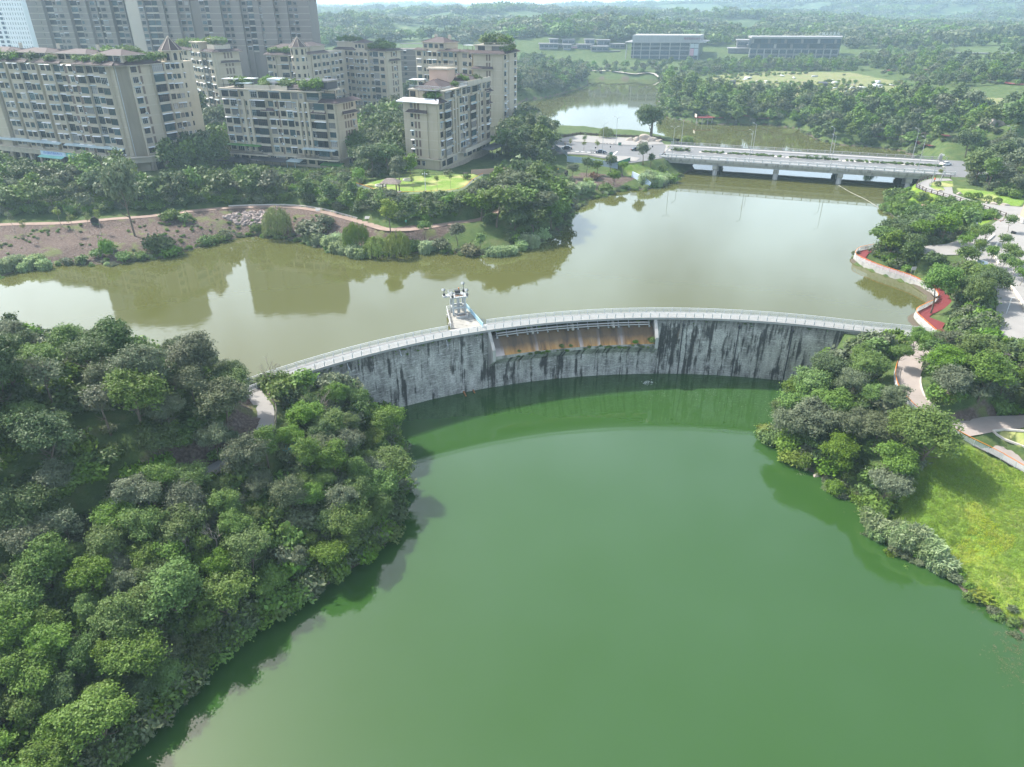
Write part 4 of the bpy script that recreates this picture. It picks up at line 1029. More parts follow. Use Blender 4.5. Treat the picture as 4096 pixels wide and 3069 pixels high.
class Bld:
 """one building: facades are laid out bay by bay"""
 def __init__(s, name, loc, label, group=None, wall='beige_wall', trim='beige_trim', cat='building'):
  s.root = empty(name, loc, label, cat, group); s.loc = loc
  s.w = MB(); s.t = MB(); s.wall, s.trim = wall, trim; s.nw = 0; s.dscale = 1.0
 def at(s, me, name, p, z, an, parent=None):
  o = bpy.data.objects.new(name, me); COL.objects.link(o)
  if parent is None:
   o.parent = s.root; o.location = (p[0] - s.loc[0], p[1] - s.loc[1], z - s.loc[2]); o.rotation_euler = (0, 0, an)
  else:
   o.parent = parent; o.location = p
  return o
 def window(s, p, z, an, w, h, awn=0.0, cage=0.0, glass_=None, style=None):
  w, h = round(w, 1), round(h, 1)
  if style is None: style = brnd.choices([1, 3, 2, 0], [5, 2.5, 1.5, .8])[0]
  o = s.at(win_mesh(w, h, style), 'window', p, z, an); s.nw += 1
  g = glass_ or brnd.choices(['glass_dark', 'glass_teal', 'glass_curtain'], [6, 2.2, 1.2])[0]
  s.at(pane_mesh(w, h, g), 'pane', (0, 0, 0), 0, 0, o)
  if brnd.random() < awn: s.at(awn_mesh(round(w + .5, 1), brnd.choices(['awning_white', 'awning_blue'], [3, 2])[0]), 'awning', (0, 0, h + .22), 0, 0, o)
  if brnd.random() < cage: s.at(grille_mesh(w), 'window_cage', (0, 0, -.02), 0, 0, o)
  return o
 def facade(s, p0, p1, z0, nf, fh, cols, awn=.5, ac=.15, base=0.0, win=None, cage=.06, band=True):
  """cols: (relative width, type, depth); p0 -> p1 left to right as seen from outside"""
  L_ = math.dist(p0, p1); d = ((p1[0] - p0[0]) / L_, (p1[1] - p0[1]) / L_); n = (d[1], -d[0]); an = math.atan2(d[1], d[0])
  tot = sum(c[0] for c in cols); x = 0.0
  def pt(a, o): return (p0[0] + d[0] * a + n[0] * o, p0[1] + d[1] * a + n[1] * o)
  def blk(mb, a0, a1, o0, o1, za, zb, mi=0):
   q = [pt(a0, o1), pt(a1, o1), pt(a1, o0), pt(a0, o0)]
   mb.hexa([(*c_, za) for c_ in q] + [(*c_, zb) for c_ in q], mi)
  z1 = z0 + nf * fh
  for cw_, ty, dp in cols:
   w = cw_ / tot * L_; a0, a1 = x, x + w; xm = x + w / 2; x = a1
   dp *= s.dscale
   if dp > .02 or ty != 'b': blk(s.w, a0, a1, -1.0, dp, z0 - base, z1)
   for f in range(nf):
    z = z0 + f * fh
    if ty == 'w': s.window(pt(xm, dp + .002), z + .85, an, min(w * .68, 2.4), 1.75, awn, cage)
    elif ty == 'l': s.window(pt(xm, dp + .002), z + .55, an, w * .84, 2.1, awn * .8, cage)
    elif ty == 'n':
     s.window(pt(xm, dp + .002), z + .85, an, w * .6, 1.6, awn, 0)
    elif ty == 'd':
     for q in (-.24, .24): s.window(pt(xm + q * w, dp + .002), z + .8, an, w * .34, 1.8, awn, cage)
    elif ty == 'r':     # window beside a brown louvred recess
     s.window(pt(xm - w * .2, dp + .002), z + .8, an, w * .42, 1.75, awn, cage)
     blk(s.x, xm + w * .06, xm + w * .40, dp - .5, dp + .03, z + .25, z + fh - .35)
     if brnd.random() < ac * 2: s.at(ac_mesh(), 'air_conditioner', pt(xm + w * .23, dp + .02), z + .5, an)
    elif ty == 'v':
     blk(s.x, xm - w * .3, xm + w * .3, dp - .5, dp + .03, z + .5, z + fh - .3)
    elif ty == 'b':     # glazed balcony set between the piers
     blk(s.t, a0, a1, -.8, dp + .55, z - .14, z + .12); blk(s.t, a0 + .04, a1 - .04, dp + .38, dp + .52, z + .12, z + .55)
     s.window(pt(xm, dp + .40), z + .55, an, w * .92, fh - .75, awn * .7, cage, style=brnd.choice([1, 1, 1, 3, 2]))
    elif ty == 'o':     # open recess
     blk(s.t, a0, a1, -1.4, dp - .05, z - .12, z + .10)
     s.window(pt(xm, -.9), z + .2, an, w * .85, fh - .6, 0, 0, 'glass_dark', 1)
     if brnd.random() < .5: s.at(ac_mesh(), 'air_conditioner', pt(xm, dp - .5), z + .12, an)
    if ty in 'wndlr' and brnd.random() < ac:
     s.at(ac_mesh(), 'air_conditioner', pt(a0 + w * .88, dp + .002), z + .25 + brnd.random() * .8, an)
   if band and dp > .1:
    for f in range(1, nf): blk(s.t, a0 - .01, a1 + .01, dp - .2, dp + .045, z0 + f * fh - .09, z0 + f * fh + .09)
  return d, n, an
 x = property(lambda s: s._x())
 def _x(s):
  if not hasattr(s, '_xm'): s._xm = MB()
  return s._xm
 def eave(s, p0, p1, z, out=1.3, drop=.95, inset=.9, tile='roof_tile', e0=.9, e1=.9):
  """a skirt of roof tiles along a wall top"""
  L_ = math.dist(p0, p1); d = ((p1[0] - p0[0]) / L_, (p1[1] - p0[1]) / L_); n = (d[1], -d[0])
  def pt(a, o, z_): return (p0[0] + d[0] * a + n[0] * o, p0[1] + d[1] * a + n[1] * o, z_)
  b_ = MB()
  A = [pt(-e0 * out, out, z), pt(L_ + e1 * out, out, z), pt(L_ + e1 * .1, -inset, z + drop), pt(-e0 * .1, -inset, z + drop)]
  b_.hexa([(q[0], q[1], q[2] - .14) for q in A] + A)
  B_ = [pt(-e0 * out * .96, out * .96, z - .34), pt(L_ + e1 * out * .96, out * .96, z - .34), pt(L_, -.4, z - .34), pt(0, -.4, z - .34)]
  b_.hexa(B_ + [(q[0], q[1], z - .15) for q in B_], 1)
  n_ = int(L_ / .9)
  for i in range(n_ + 1):
   a = L_ * i / max(1, n_); b_.bar(pt(a, out * .98, z + .03), pt(a, -inset * .9, z + drop * .97), .13, .09)
  o = b_.build('tiled_eave', [M[tile], M['beige_trim']], s.root)
 def hip(s, c, ang, L_, W_, z, h, tile='roof_tile', over=.6, name='hip_roof'):
  co, si = math.cos(ang), math.sin(ang)
  def pt(a, b, z_): return (c[0] + a * co - b * si, c[1] + a * si + b * co, z_)
  a, b = L_ / 2 + over, W_ / 2 + over; r = max(0, L_ / 2 - W_ / 2) + .02
  e_ = [pt(-a, -b, z), pt(a, -b, z), pt(a, b, z), pt(-a, b, z)]; g = [pt(-r, 0, z + h), pt(r, 0, z + h)]
  m_ = MB(); m_.face([e_[0], e_[1], g[1], g[0]]); m_.face([e_[1], e_[2], g[1]]); m_.face([e_[2], e_[3], g[0], g[1]]); m_.face([e_[3], e_[0], g[0]])
  m_.face([(q[0], q[1], q[2] - .2) for q in e_[::-1]])
  for i in range(4): q0, q1 = e_[i], e_[(i + 1) % 4]; m_.face([(q0[0], q0[1], z - .2), (q1[0], q1[1], z - .2), q1, q0], 1)
  for i, j in ((0, 0), (1, 1), (2, 1), (3, 0)): m_.bar(e_[i], g[j], .16, .12)
  m_.build(name, [M[tile], M['beige_trim']], s.root)
 def block(s, c, ang, L_, W_, z0, z1, name=None, mt=None):
  if name is None: s.w.box((c[0], c[1], (z0 + z1) / 2), (L_, W_, z1 - z0), ang)
  else:
   m_ = MB(); m_.box((c[0], c[1], (z0 + z1) / 2), (L_, W_, z1 - z0), ang); return m_.build(name, M[mt or s.wall], s.root)
 def pergola(s, c, ang, L_, W_, z, h=2.5, mt='awning_white', solid=True):
  co, si = math.cos(ang), math.sin(ang)
  def pt(a, b, z_): return (c[0] + a * co - b * si, c[1] + a * si + b * co, z_)
  m_ = MB()
  for a in (-L_ / 2 + .1, L_ / 2 - .1):
   for b in (-W_ / 2 + .1, W_ / 2 - .1): m_.box(pt(a, b, z + h / 2), (.12, .12, h), ang, 1)
  if solid: m_.box(pt(0, 0, z + h + .06), (L_ + .4, W_ + .4, .12), ang)
  else:
   for i in range(int(L_ / .5) + 1): m_.box(pt(-L_ / 2 + i * .5, 0, z + h + .06), (.1, W_ + .5, .12), ang)
  m_.build('roof_canopy', [M[mt], M['dark_metal']], s.root)
 def parapet(s, pts, z, h=.9, mt=None, name='parapet', t=.22, bars=False):
  m_ = MB()
  for a, b in zip(pts[:-1], pts[1:]):
   if bars:
    m_.bar((*a, z + h), (*b, z + h), .09); m_.bar((*a, z + .15), (*b, z + .15), .07)
    n_ = max(2, int(math.dist(a, b) / .45))
    for i in range(n_ + 1): q = (a[0] + (b[0] - a[0]) * i / n_, a[1] + (b[1] - a[1]) * i / n_); m_.box((*q, z + h / 2), (.07, .07, h))
   else: m_.bar((*a, z + h / 2), (*b, z + h / 2), t, h)
  m_.build(name, M[mt or s.trim], s.root, kind='stuff' if bars else None)
 def done(s):
  s.w.build('wall', M[s.wall], s.root); s.t.build('ledge', M[s.trim], s.root, kind='stuff')
  if hasattr(s, '_xm'): s._xm.build('louvre', M['brown_panel'], s.root, kind='stuff')
def off(p, d, a, n=0.0): return (p[0] + d[0] * a + d[1] * n, p[1] + d[1] * a - d[0] * n)
def du(deg): return (math.cos(R(deg)), math.sin(R(deg)))
roof_spots = []      # where roof-garden plants stand
# --- long flats at the left (ten storeys over shops)
Ac = (-127.5, 248.0); dA = du(-22.5); A0 = off(Ac, dA, -84)
z0, fh = 11.0, 3.14
B = Bld('apartment_block', (*Ac, 6), 'long beige ten storey flats on the left with shops under a ledge')
dn = du(66); A1 = off(Ac, du(12), 4.2); A2 = off(A1, dn, 19)
colsA = [(3.4, '-', 1.0), (2.4, '-', 0), (5.2, '-', 1.3), (2.2, 'o', 0), (5.4, 'd', .9), (2.0, '-', -.6), (5.6, 'd', 1.3), (3.0, 'b', .1), (4.6, 'd', .9), (2.3, '-', -.6), (5.6, 'd', 1.3), (3.2, 'b', .1), (3.6, 'r', .9), (4.2, 'r', .9), (3.8, 'l', 1.4), (2.8, 'b', .1), (3.4, 'w', .7), (3.4, 'l', 1.4), (1.9, '-', .2)]
d, n, an = B.facade(A0, Ac, z0, 9, fh, [(5.2, '-', 1.3), (2.3, '-', -.6), (4.5, '-', .9), (2.5, '-', 0)] + colsA, .62, .12)
B.facade(Ac, A1, z0, 9, fh, [(1, '-', 0)])
B.facade(A1, A2, z0, 9, fh, [(2.6, 'w', .5), (1.3, 'v', .5), (3.0, 'o', .2), (3.6, 'b', .9), (1.2, 'v', .5), (2.2, 'w', .6), (2.0, 'n', .3)], .55, .2)
A3 = off(A2, du(155), 14); A4 = off(A0, du(67.5), 15)
B.w.prism([A0, Ac, A1, A2, A3, A4], 6, z0 + 9 * fh)
zt = z0 + 9 * fh
# podium with shop fronts
pf = off(A0, dA, 0, 2.4); pc = off(Ac, dA, 1.2, 2.4); pe = off(A1, du(66), 0, 1.6); pe2 = off(A2, du(66), 1, 1.6)
m_ = MB(); m_.prism([pf, pc, pe, pe2, A2, A1, A0], 9.2, 10.8); m_.build('shop_fascia', M['beige_trim'], B.root)
m_ = MB(); m_.prism([off(A0, dA, 0, 2.8), off(Ac, dA, 1.5, 2.8), off(A1, du(66), -.4, 2.0), off(A2, du(66), 1, 2.0), A2, A1, A0], 10.8, 11.05); m_.build('shop_ledge', M['beige_trim'], B.root)
nb = 17
for i in range(nb + 1):
 q = off(A0, dA, 85 * i / nb, 1.7); m_ = MB(); m_.box((*q, 7.4), (1.1, 1.0, 3.8), an); m_.build('shop_pier', M['stone_wall'], B.root)
 if i < nb: q = off(A0, dA, 85 * (i + .5) / nb, .9); B.window(q, 5.9, an, 3.6, 2.9, 0, 0, 'glass_dark', 1)
for i in range(4):
 q = off(A1, du(66), .6 + i * 5.4, 1.1); m_ = MB(); m_.box((*q, 7.0), (1.2, 1.0, 4.6), R(66)); m_.build('shop_pier', M['stone_wall'], B.root)
 if i < 3: B.window(off(A1, du(66), 3.3 + i * 5.4, .3), 5.9, R(66), 3.4, 2.9, 0, 0, 'glass_dark', 1)
# terrace roofs above the shops
m_ = MB()
for a0, a1 in ((20, 52), (54, 82)):
 q = [off(A0, dA, a0, .9), off(A0, dA, a1, .9), off(A0, dA, a1, 2.6), off(A0, dA, a0, 2.6)]; zz = (13.8, 13.8, 13.2, 13.2)
 m_.hexa([(*p, z_) for p, z_ in zip(q, zz)] + [(*p, z_ + .1) for p, z_ in zip(q, zz)])
m_.build('terrace_roof', M['awning_blue'], B.root, kind='stuff')
# shop signs
def sign(parent_root, name, p, z, an, w, h, mt, text=None, ink=None, size=.6, dz=0.0):
 m_ = MB(); m_.box((0, -.08, h / 2), (w, .16, h)); o = inst(name, m_.mesh(name, M[mt]), parent_root)
 o.location = (p[0] - parent_root.location[0], p[1] - parent_root.location[1], z - parent_root.location[2]); o.rotation_euler = (0, 0, an)
 if text: letters(text, size, ink, o, (0, -.165, h / 2 + dz))
 return o
def letters(text, size, ink, parent, loc, extr=.01, name='lettering', shear=0.0, rot=(math.pi / 2, 0, 0), sp=1.0):
 cu = bpy.data.curves.new(name, 'FONT'); cu.body = text; cu.size = size; cu.align_x = 'CENTER'; cu.align_y = 'CENTER'
 cu.extrude = extr; cu.resolution_u = 2; cu.shear = shear; cu.space_character = sp
 o = bpy.data.objects.new(name, cu); COL.objects.link(o); o.parent = parent; o.location = loc; o.rotation_euler = rot
 dg = bpy.context.evaluated_depsgraph_get(); dg.update()
 me = bpy.data.meshes.new_from_object(o.evaluated_get(dg)); me.materials.clear(); me.materials.append(M[ink])
 bpy.data.objects.remove(o); bpy.data.curves.remove(cu)
 w = inst(name, me, parent, loc, rot=rot); w['kind'] = 'stuff'
 return w
SA = lambda a: off(A0, dA, a, 2.4)
sign(B.root, 'shop_sign', SA(47.5), 9.25, an, 12.5, 1.45, 'sign_blue', '四川国际传媒有限公司', 'ink_blue', .95)
sign(B.root, 'shop_sign', SA(57.5), 9.25, an, 6.6, 1.45, 'sign_teal', '文化馆', 'sign_cream', .9)
sign(B.root, 'shop_sign', SA(68.5), 9.25, an, 13.5, 1.45, 'sign_cream', 'A国荟  户外婚礼仓', 'ink_brown', 1.15)
m_ = MB(); q = [off(A0, dA, 41, 2.4), off(A0, dA, 53, 2.4), off(A0, dA, 53, 4.0), off(A0, dA, 41, 4.0)]
m_.hexa([(*p, z_) for p, z_ in zip(q, (9.15, 9.15, 8.6, 8.6))] + [(*p, z_ + .1) for p, z_ in zip(q, (9.15, 9.15, 8.6, 8.6))]); m_.build('shop_awning', M['sign_teal'], B.root)
# drain pipe on the blank wall
m_ = MB(); q = off(Ac, du(12), .4, .12); m_.cyl((*q, 10), .09, zt - 10.3, 6); m_.build('drain_pipe', M['white_paint'], B.root)
# roof
for a0, a1 in ((1, 12), (17, 27), (33, 44), (50, 60)): B.eave(off(A0, dA, a0), off(A0, dA, a1), zt + .1, 1.6, .9)
B.eave(off(Ac, dA, -16), off(Ac, dA, 0), zt + .1, 2.3, 1.1, .9, e0=0); B.eave(Ac, A1, zt + .1, 1.6, 1.1, .9, e0=.5, e1=.5); B.eave(A1, off(A1, du(66), 12), zt + .1, 1.6, 1.1, .9, e1=0)
B.w.prism([off(A0, dA, 0, -.4), off(Ac, dA, -1.5, -1), off(A1, dn, 1, -2), off(A2, dn, -4, -1.5), A3, A4], zt - .1, zt + .5)
for a, L_ in ((8, 14), (26, 16), (45, 15), (64, 14)):
 c = off(A0, dA, a, -6); B.block(c, an, L_, 8, zt, zt + 3.0); B.hip(c, an, L_, 8.4, zt + 3.0, 1.2, 'roof_tile', .8)
 B.facade(off(A0, dA, a - L_ / 2 + .5, -2.0), off(A0, dA, a + L_ / 2 - .5, -2.0), zt + .3, 1, 2.7, [(3, 'l', .02), (3, 'w', .02), (3, 'l', .02), (3, 'w', .02)], 0, 0, band=False)
 m_ = MB(); q = off(A0, dA, a + L_ * .4, -8); m_.box((*q, zt + 4.6), (.8, .8, 1.6), an); m_.build('chimney', M['beige_trim'], B.root)
c = off(Ac, dA, -3, -5.5); B.block(c, an, 12, 8, zt, zt + 2.9); B.hip(c, an, 12, 8, zt + 2.9, 1.5, 'roof_tile', .9)
B.facade(off(c, dA, -5.5, 4.0), off(c, dA, 5.5, 4.0), zt + .2, 1, 2.6, [(2, 'n', .02), (2, 'n', .02), (5, 'l', .02), (4, 'l', .02)], 0, 0, band=False)
for a in (3, 13, 14.5, 18, 29, 31, 36, 38, 47, 54, 56, 68, 72, 77, 79): roof_spots.append((*off(A0, dA, a, -.8), zt + .4, .8 + brnd.random() * .5))
for a in (2, 5, 9, 11, 13, 15): roof_spots.append((*off(A1, dn, a, -1.2), zt + .5, .9 + brnd.random() * .4))
B.pergola(off(A0, dA, 17.5, -3.5), an, 4, 4, zt + .4, 2.4, 'awning_white'); B.pergola(off(A0, dA, 36, -3.5), an, 4, 4, zt + .4, 2.4, 'awning_blue')
B.parapet([off(A0, dA, a, -.3) for a in (0, 20, 40, 60, 80)], zt + .3, .8, 'beige_trim', bars=True)
# octagonal corner turret
oc = off(A2, dn, 1.5, -2.2)
octo = [(oc[0] + 3.3 * math.cos(R(22.5 + 45 * k)), oc[1] + 3.3 * math.sin(R(22.5 + 45 * k))) for k in range(8)]
def turret(B, octo, z0, nf, fh, oc):
 zz = z0 + nf * fh + 3.6
 B.w.prism(octo, z0 - 4, zz)
 for k in range(8):
  a, b = octo[(k + 1) % 8], octo[k]
  a, b = b, a
  mid = ((a[0] + b[0]) / 2, (a[1] + b[1]) / 2)
  nrm = (mid[0] - oc[0], mid[1] - oc[1]); l = math.hypot(*nrm)
  if nrm[1] / l > .35: continue
  dd = ((b[0] - a[0]), (b[1] - a[1]))
  ang = math.atan2(dd[1], dd[0])
  pm = (mid[0] + nrm[0] / l * .003, mid[1] + nrm[1] / l * .003)
  for f in range(nf): B.window(pm, z0 + f * fh + .85, ang, 1.1, 1.6, .35, .05)
  m_ = MB(); zb = z0 + nf * fh + .35    # arched belfry opening
  tx, ty = dd[0] / math.hypot(*dd), dd[1] / math.hypot(*dd)
  arc = [(-.55, 0), (.55, 0), (.55, 1.8)] + [(.55 * math.cos(R(i * 30)), 1.8 + .55 * math.sin(R(i * 30))) for i in range(1, 6)] + [(-.55, 1.8)]
  m_.face([(mid[0] + nrm[0] / l * .05 + tx * u, mid[1] + nrm[1] / l * .05 + ty * u, zb + v) for u, v in arc])
  m_.build('arched_opening', M['glass_dark'], B.root)
 m_ = MB(); big = [(oc[0] + (p[0] - oc[0]) * 1.2, oc[1] + (p[1] - oc[1]) * 1.2) for p in octo]
 for k in range(8): m_.face([(*big[k], zz - .1), (*big[(k + 1) % 8], zz - .1), (*oc, zz + 4.2)]); m_.bar((*big[k], zz - .08), (*oc, zz + 4.22), .16, .1, 1)
 m_.prism(big, zz - .35, zz - .1, 1)
 m_.build('turret_roof', [M['roof_tile'], M['beige_trim']], B.root)
turret(B, octo, z0, 9, fh, oc)
# back wing joining the turret
c = off(A2, du(155), 10, 6)
B.w.prism([A2, off(A2, dn, 8), off(off(A2, dn, 8), du(155), 14), A3], 6, zt - .2)
for q in ((-135, 277), (-140, 280), (-146, 282), (-138, 284), (-150, 279)): roof_spots.append((*q, zt + .3, 1.1 + brnd.random() * .6))
B.hip(off(A3, dn, 4), R(155), 12, 10, zt + .3, 2.2, 'roof_tile')
B.done(); print('A windows', B.nw)
def tower_block(name, label, corner, dl, Ll, dr, Lr, z0, nf, fh, cl, cr, base, roof=None, awn=.45, ac=.2, tile='roof_tile', led=True, wall='beige_wall', group=None, stone=True, back=12.0):
 """block with a left-hand facade ending at the near corner and a right-hand facade starting there"""
 B = Bld(name, (*corner, base), label, group, wall=wall)
 p0 = off(corner, dl, -Ll); p2 = off(corner, dr, Lr)
 zt = z0 + nf * fh
 B.facade(p0, corner, z0, nf, fh, cl, awn, ac); B.facade(corner, p2, z0, nf, fh, cr, awn, ac)
 B.w.prism([p0, corner, p2, off(p0, dr, Lr)], z0 - .2, zt)
 if led:
  m_ = MB()
  for a, d_, L_ in ((p0, dl, Ll), (corner, dr, Lr)):
   q = [off(a, d_, -.9, 1.0), off(a, d_, L_ + .9, 1.0), off(a, d_, L_ + .9, -.5), off(a, d_, -.9, -.5)]
   m_.hexa([(*c_, z0 - .5) for c_ in q] + [(*c_, z0 - .05) for c_ in q])
  m_.build('belt_course', M['beige_trim'], B.root, kind='stuff')
 m_ = MB(); m_.prism([off(p0, dl, 0, .35), off(corner, dl, .3, .35), off(p2, dr, 0, .35), off(p0, dr, Lr)], base - 4, z0 - .5); m_.build('base_wall', M['stone_wall' if stone else wall], B.root)
 return B, p0, p2, zt
# --- front centre block
Cc = (-58.0, 248.8); dl, dr = du(-19.5), du(66); fhC = 2.95
clC = [(3.2, 'w', .8), (3.2, 'l', .8), (1.6, 'n', .4), (1.1, '-', .9), (1.4, 'n', .3), (1.0, '-', .9), (2.6, 'l', .5), (4.2, 'b', .9), (3.0, 'w', .3), (1.8, 'r', .3), (2.8, 'w', .3), (2.6, 'l', .3), (2.0, 'n', .4), (.8, '-', .9), (1.2, 'n', .3), (.8, '-', .9), (1.2, 'n', .3), (.8, '-', .9), (2.2, 'l', .5), (4.4, 'b', .9), (3.4, 'w', .6)]
crC = [(3.2, '-', .3), (1.4, 'v', .3), (1.4, 'v', .3), (1.4, 'v', .3), (1.6, 'n', .2), (1.2, '-', .2)]
B, p0, p2, zt = tower_block('apartment_block', 'front centre beige flats of eight storeys with a steel and glass roof garden', Cc, dl, 44.5, dr, 11.0, 10.2, 6, fhC, clC, crC, 6.5, back=11)
an = math.atan2(dl[1], dl[0])
B.facade(off(p0, dl, 0, .36), off(Cc, dl, 0, .36), 6.9, 1, 2.9, [(3, 'w', .1), (3, 'l', .1), (3, 'w', .1), (4, 'l', .1), (3, 'w', .1), (3, 'l', .1), (3, 'w', .1), (4, 'l', .1), (3, 'w', .1), (4, 'l', .1), (4, 'l', .1)], .2, .1, band=False)
B.facade(off(Cc, dr, 0, .36), off(p2, dr, 0, .36), 6.9, 1, 2.9, [(3, '-', .05), (2, 'n', .05), (2, 'n', .05), (3, '-', .05)], 0, 0, band=False)
# upper storey set back at the right-hand end
e1 = off(p0, dl, 33)
B.facade(p0, e1, zt, 1, 3.0, [(3.2, 'l', .7), (4, 'l', .7), (2, 'n', .3), (2.5, '-', .9), (3, 'l', .7), (4.6, 'l', .8), (4.4, 'l', .8), (4.2, 'l', .8), (2.6, 'l', .7), (2, 'n', .5)], .5, .1)
B.w.prism([p0, e1, off(e1, dr, 11), off(p0, dr, 11)], zt - .1, zt + 3.0)
e2 = off(e1, dl, 5.5, -.8)
B.facade(off(e1, dl, 0, -.8), e2, zt, 1, 2.8, [(4.5, 'l', .05)], 0, 0, band=False); B.w.prism([off(e1, dl, 0, -.8), e2, off(e2, dr, 9), off(e1, dr, 9)], zt - .1, zt + 2.8)
z3 = zt + 3.0
m_ = MB(); q = [off(p0, dl, -.8, 1.3), off(e1, dl, 6, 1.3), off(off(e1, dl, 6), dr, 11.5), off(off(p0, dl, -.8), dr, 11.5)]; m_.prism(q, z3, z3 + .35); m_.build('roof_slab', M['beige_trim'], B.root)
B.eave(off(Cc, dl, -5.5), Cc, zt + .1, 1.7, 1.0, .8, 'dark_tile', e0=0); B.eave(Cc, p2, zt + .1, 1.7, 1.0, .8, 'dark_tile')
B.eave(off(Cc, dr, 3.0, .3), off(Cc, dr, 10.0, .3), zt - 3.6, 1.0, .7, 0, 'dark_tile'); B.eave(off(Cc, dl, -8.0, .9), off(Cc, dl, -3.6, .9), zt - 3.2, .9, .7, .1, 'dark_tile'); B.eave(off(p0, dl, 16.5, .9), off(p0, dl, 20.5, .9), zt - 3.2, .9, .7, .1, 'dark_tile')
z3 += .35
R_ = lambda a, b: off(off(p0, dl, a), dr, b)
B.pergola(R_(3, 2.5), an, 5.5, 4, z3, 2.7, 'awning_white'); B.pergola(R_(8, 5), an, 4, 3, z3, 2.7, 'awning_white'); B.pergola(R_(8.5, 1.4), an, 5, 2.6, z3, 1.5, 'awning_blue')
B.parapet([R_(0, 0), R_(10, 0)], z3, 1.1, 'dark_metal', 'roof_railing', bars=True); B.parapet([R_(10, -.6), R_(20, -.6), R_(20, 0), R_(27, -.4)], z3, 1.3, 'beige_trim'); B.parapet([R_(27, -.4), R_(39, -.4), R_(39, 3)], z3, 1.1, 'dark_metal', 'roof_railing', bars=True)
B.block(R_(18, 6), an, 5, 4, z3, z3 + 3.0, 'roof_cabin', 'white_paint'); B.pergola(R_(21.5, 5), an, 4, 3, z3, 2.6, 'blue_paint'); B.pergola(R_(22, 2), an, 5, 3, z3, 2.0, 'dark_slat')
m_ = MB(); m_.box((*R_(11, 5), z3 + .6), (5, 5, .1), an); m_.build('roof_turf', M['awning_green'], B.root)
B.hip(R_(29.5, 4), an, 8, 6.5, z3 + .6, 1.9, 'roof_tile'); B.pergola(R_(35, 5), an, 12, 8, z3, 3.0, 'dark_slat')
m_ = MB(); m_.box((*R_(35.5, 2.2), z3 + 1.5), (10, .15, 2.2), an); m_.box((*R_(40.5, 5), z3 + 1.5), (.15, 6, 2.2), an); m_.build('mesh_screen', M['dark_slat'], B.root, kind='stuff')
B.pergola(R_(41.5, 4.5), an, 4.2, 6, zt + .9, 2.7, 'beige_trim', False)
m_ = MB(); m_.box((*R_(41.5, 1.0), zt + 1.9), (5, .08, 1.8), an); m_.build('glass_screen', M['glass_teal'], B.root); B.parapet([R_(39, -.2), R_(44.2, -.2), R_(44.2, 10)], zt + 1.0, .9, 'dark_metal', 'roof_railing', bars=True)
for a, b in ((5, 3), (6, 4), (4, 5), (13, 7), (14, 6), (15, 4), (16.5, 2), (23, 2.5), (24, 3.5), (25, 2), (26, 4), (25.5, 5), (33, 1.2), (37, 1)): roof_spots.append((*R_(a, b), z3 + .05, .8 + brnd.random() * .7))
# ground floor canopies and the green first floor terrace
for a0, a1, mt, zz, o1 in ((-3, 9, 'dark_slat', 7.6, 5.5), (9.5, 24, 'dark_slat', 8.4, 4.4), (24.5, 30, 'awning_blue', 8.6, 3.6), (38, 46, 'awning_green', 8.3, 3.4)):
 q = [off(p0, dl, a0, .6), off(p0, dl, a1, .6), off(p0, dl, a1, o1), off(p0, dl, a0, o1)]; zs = (zz + .5, zz + .5, zz, zz)
 m_ = MB(); m_.hexa([(*p, z_) for p, z_ in zip(q, zs)] + [(*p, z_ + .12) for p, z_ in zip(q, zs)])
 for a in np.arange(a0 + .3, a1, 3.2): m_.box((*off(p0, dl, a, o1 - .2), (zz + 5) / 2), (.15, .15, zz - 5), an)
 for a in np.arange(a0 + .5, a1, .9): m_.bar((*off(p0, dl, a, .6), zz + .64), (*off(p0, dl, a, o1), zz + .14), .08, .08)
 m_.build('ground_canopy', M[mt], B.root)
q = [off(p0, dl, 0, .8), off(p0, dl, 14, .8), off(p0, dl, 14, 3.0), off(p0, dl, 0, 3.0)]; m_ = MB(); m_.hexa([(*p, 13.0 - .25 * (i > 1)) for i, p in enumerate(q)] + [(*p, 13.12 - .25 * (i > 1)) for i, p in enumerate(q)]); m_.build('terrace_roof', M['awning_green'], B.root)
q = [off(p0, dl, 31, .9), off(p0, dl, 44, .9), off(p0, dl, 44, 3.0), off(p0, dl, 31, 3.0)]; m_ = MB(); m_.hexa([(*p, 13.2 - .3 * (i > 1)) for i, p in enumerate(q)] + [(*p, 13.3 - .3 * (i > 1)) for i, p in enumerate(q)]); m_.build('terrace_roof', M['awning_blue'], B.root)
for a0, a1 in ((-1, 17), (29, 45)):
 q = [off(p0, dl, a0, .2), off(p0, dl, a1, .2), off(p0, dl, a1, 3.1), off(p0, dl, a0, 3.1)]; m_ = MB(); m_.prism(q, 9.75, 10.15); m_.build('terrace_slab', M['beige_trim'], B.root)
 B.parapet([off(p0, dl, a0, 3.0), off(p0, dl, a1, 3.0)], 10.15, 1.0, 'dark_metal', 'terrace_railing', bars=True)
B.done(); print('C', B.nw)
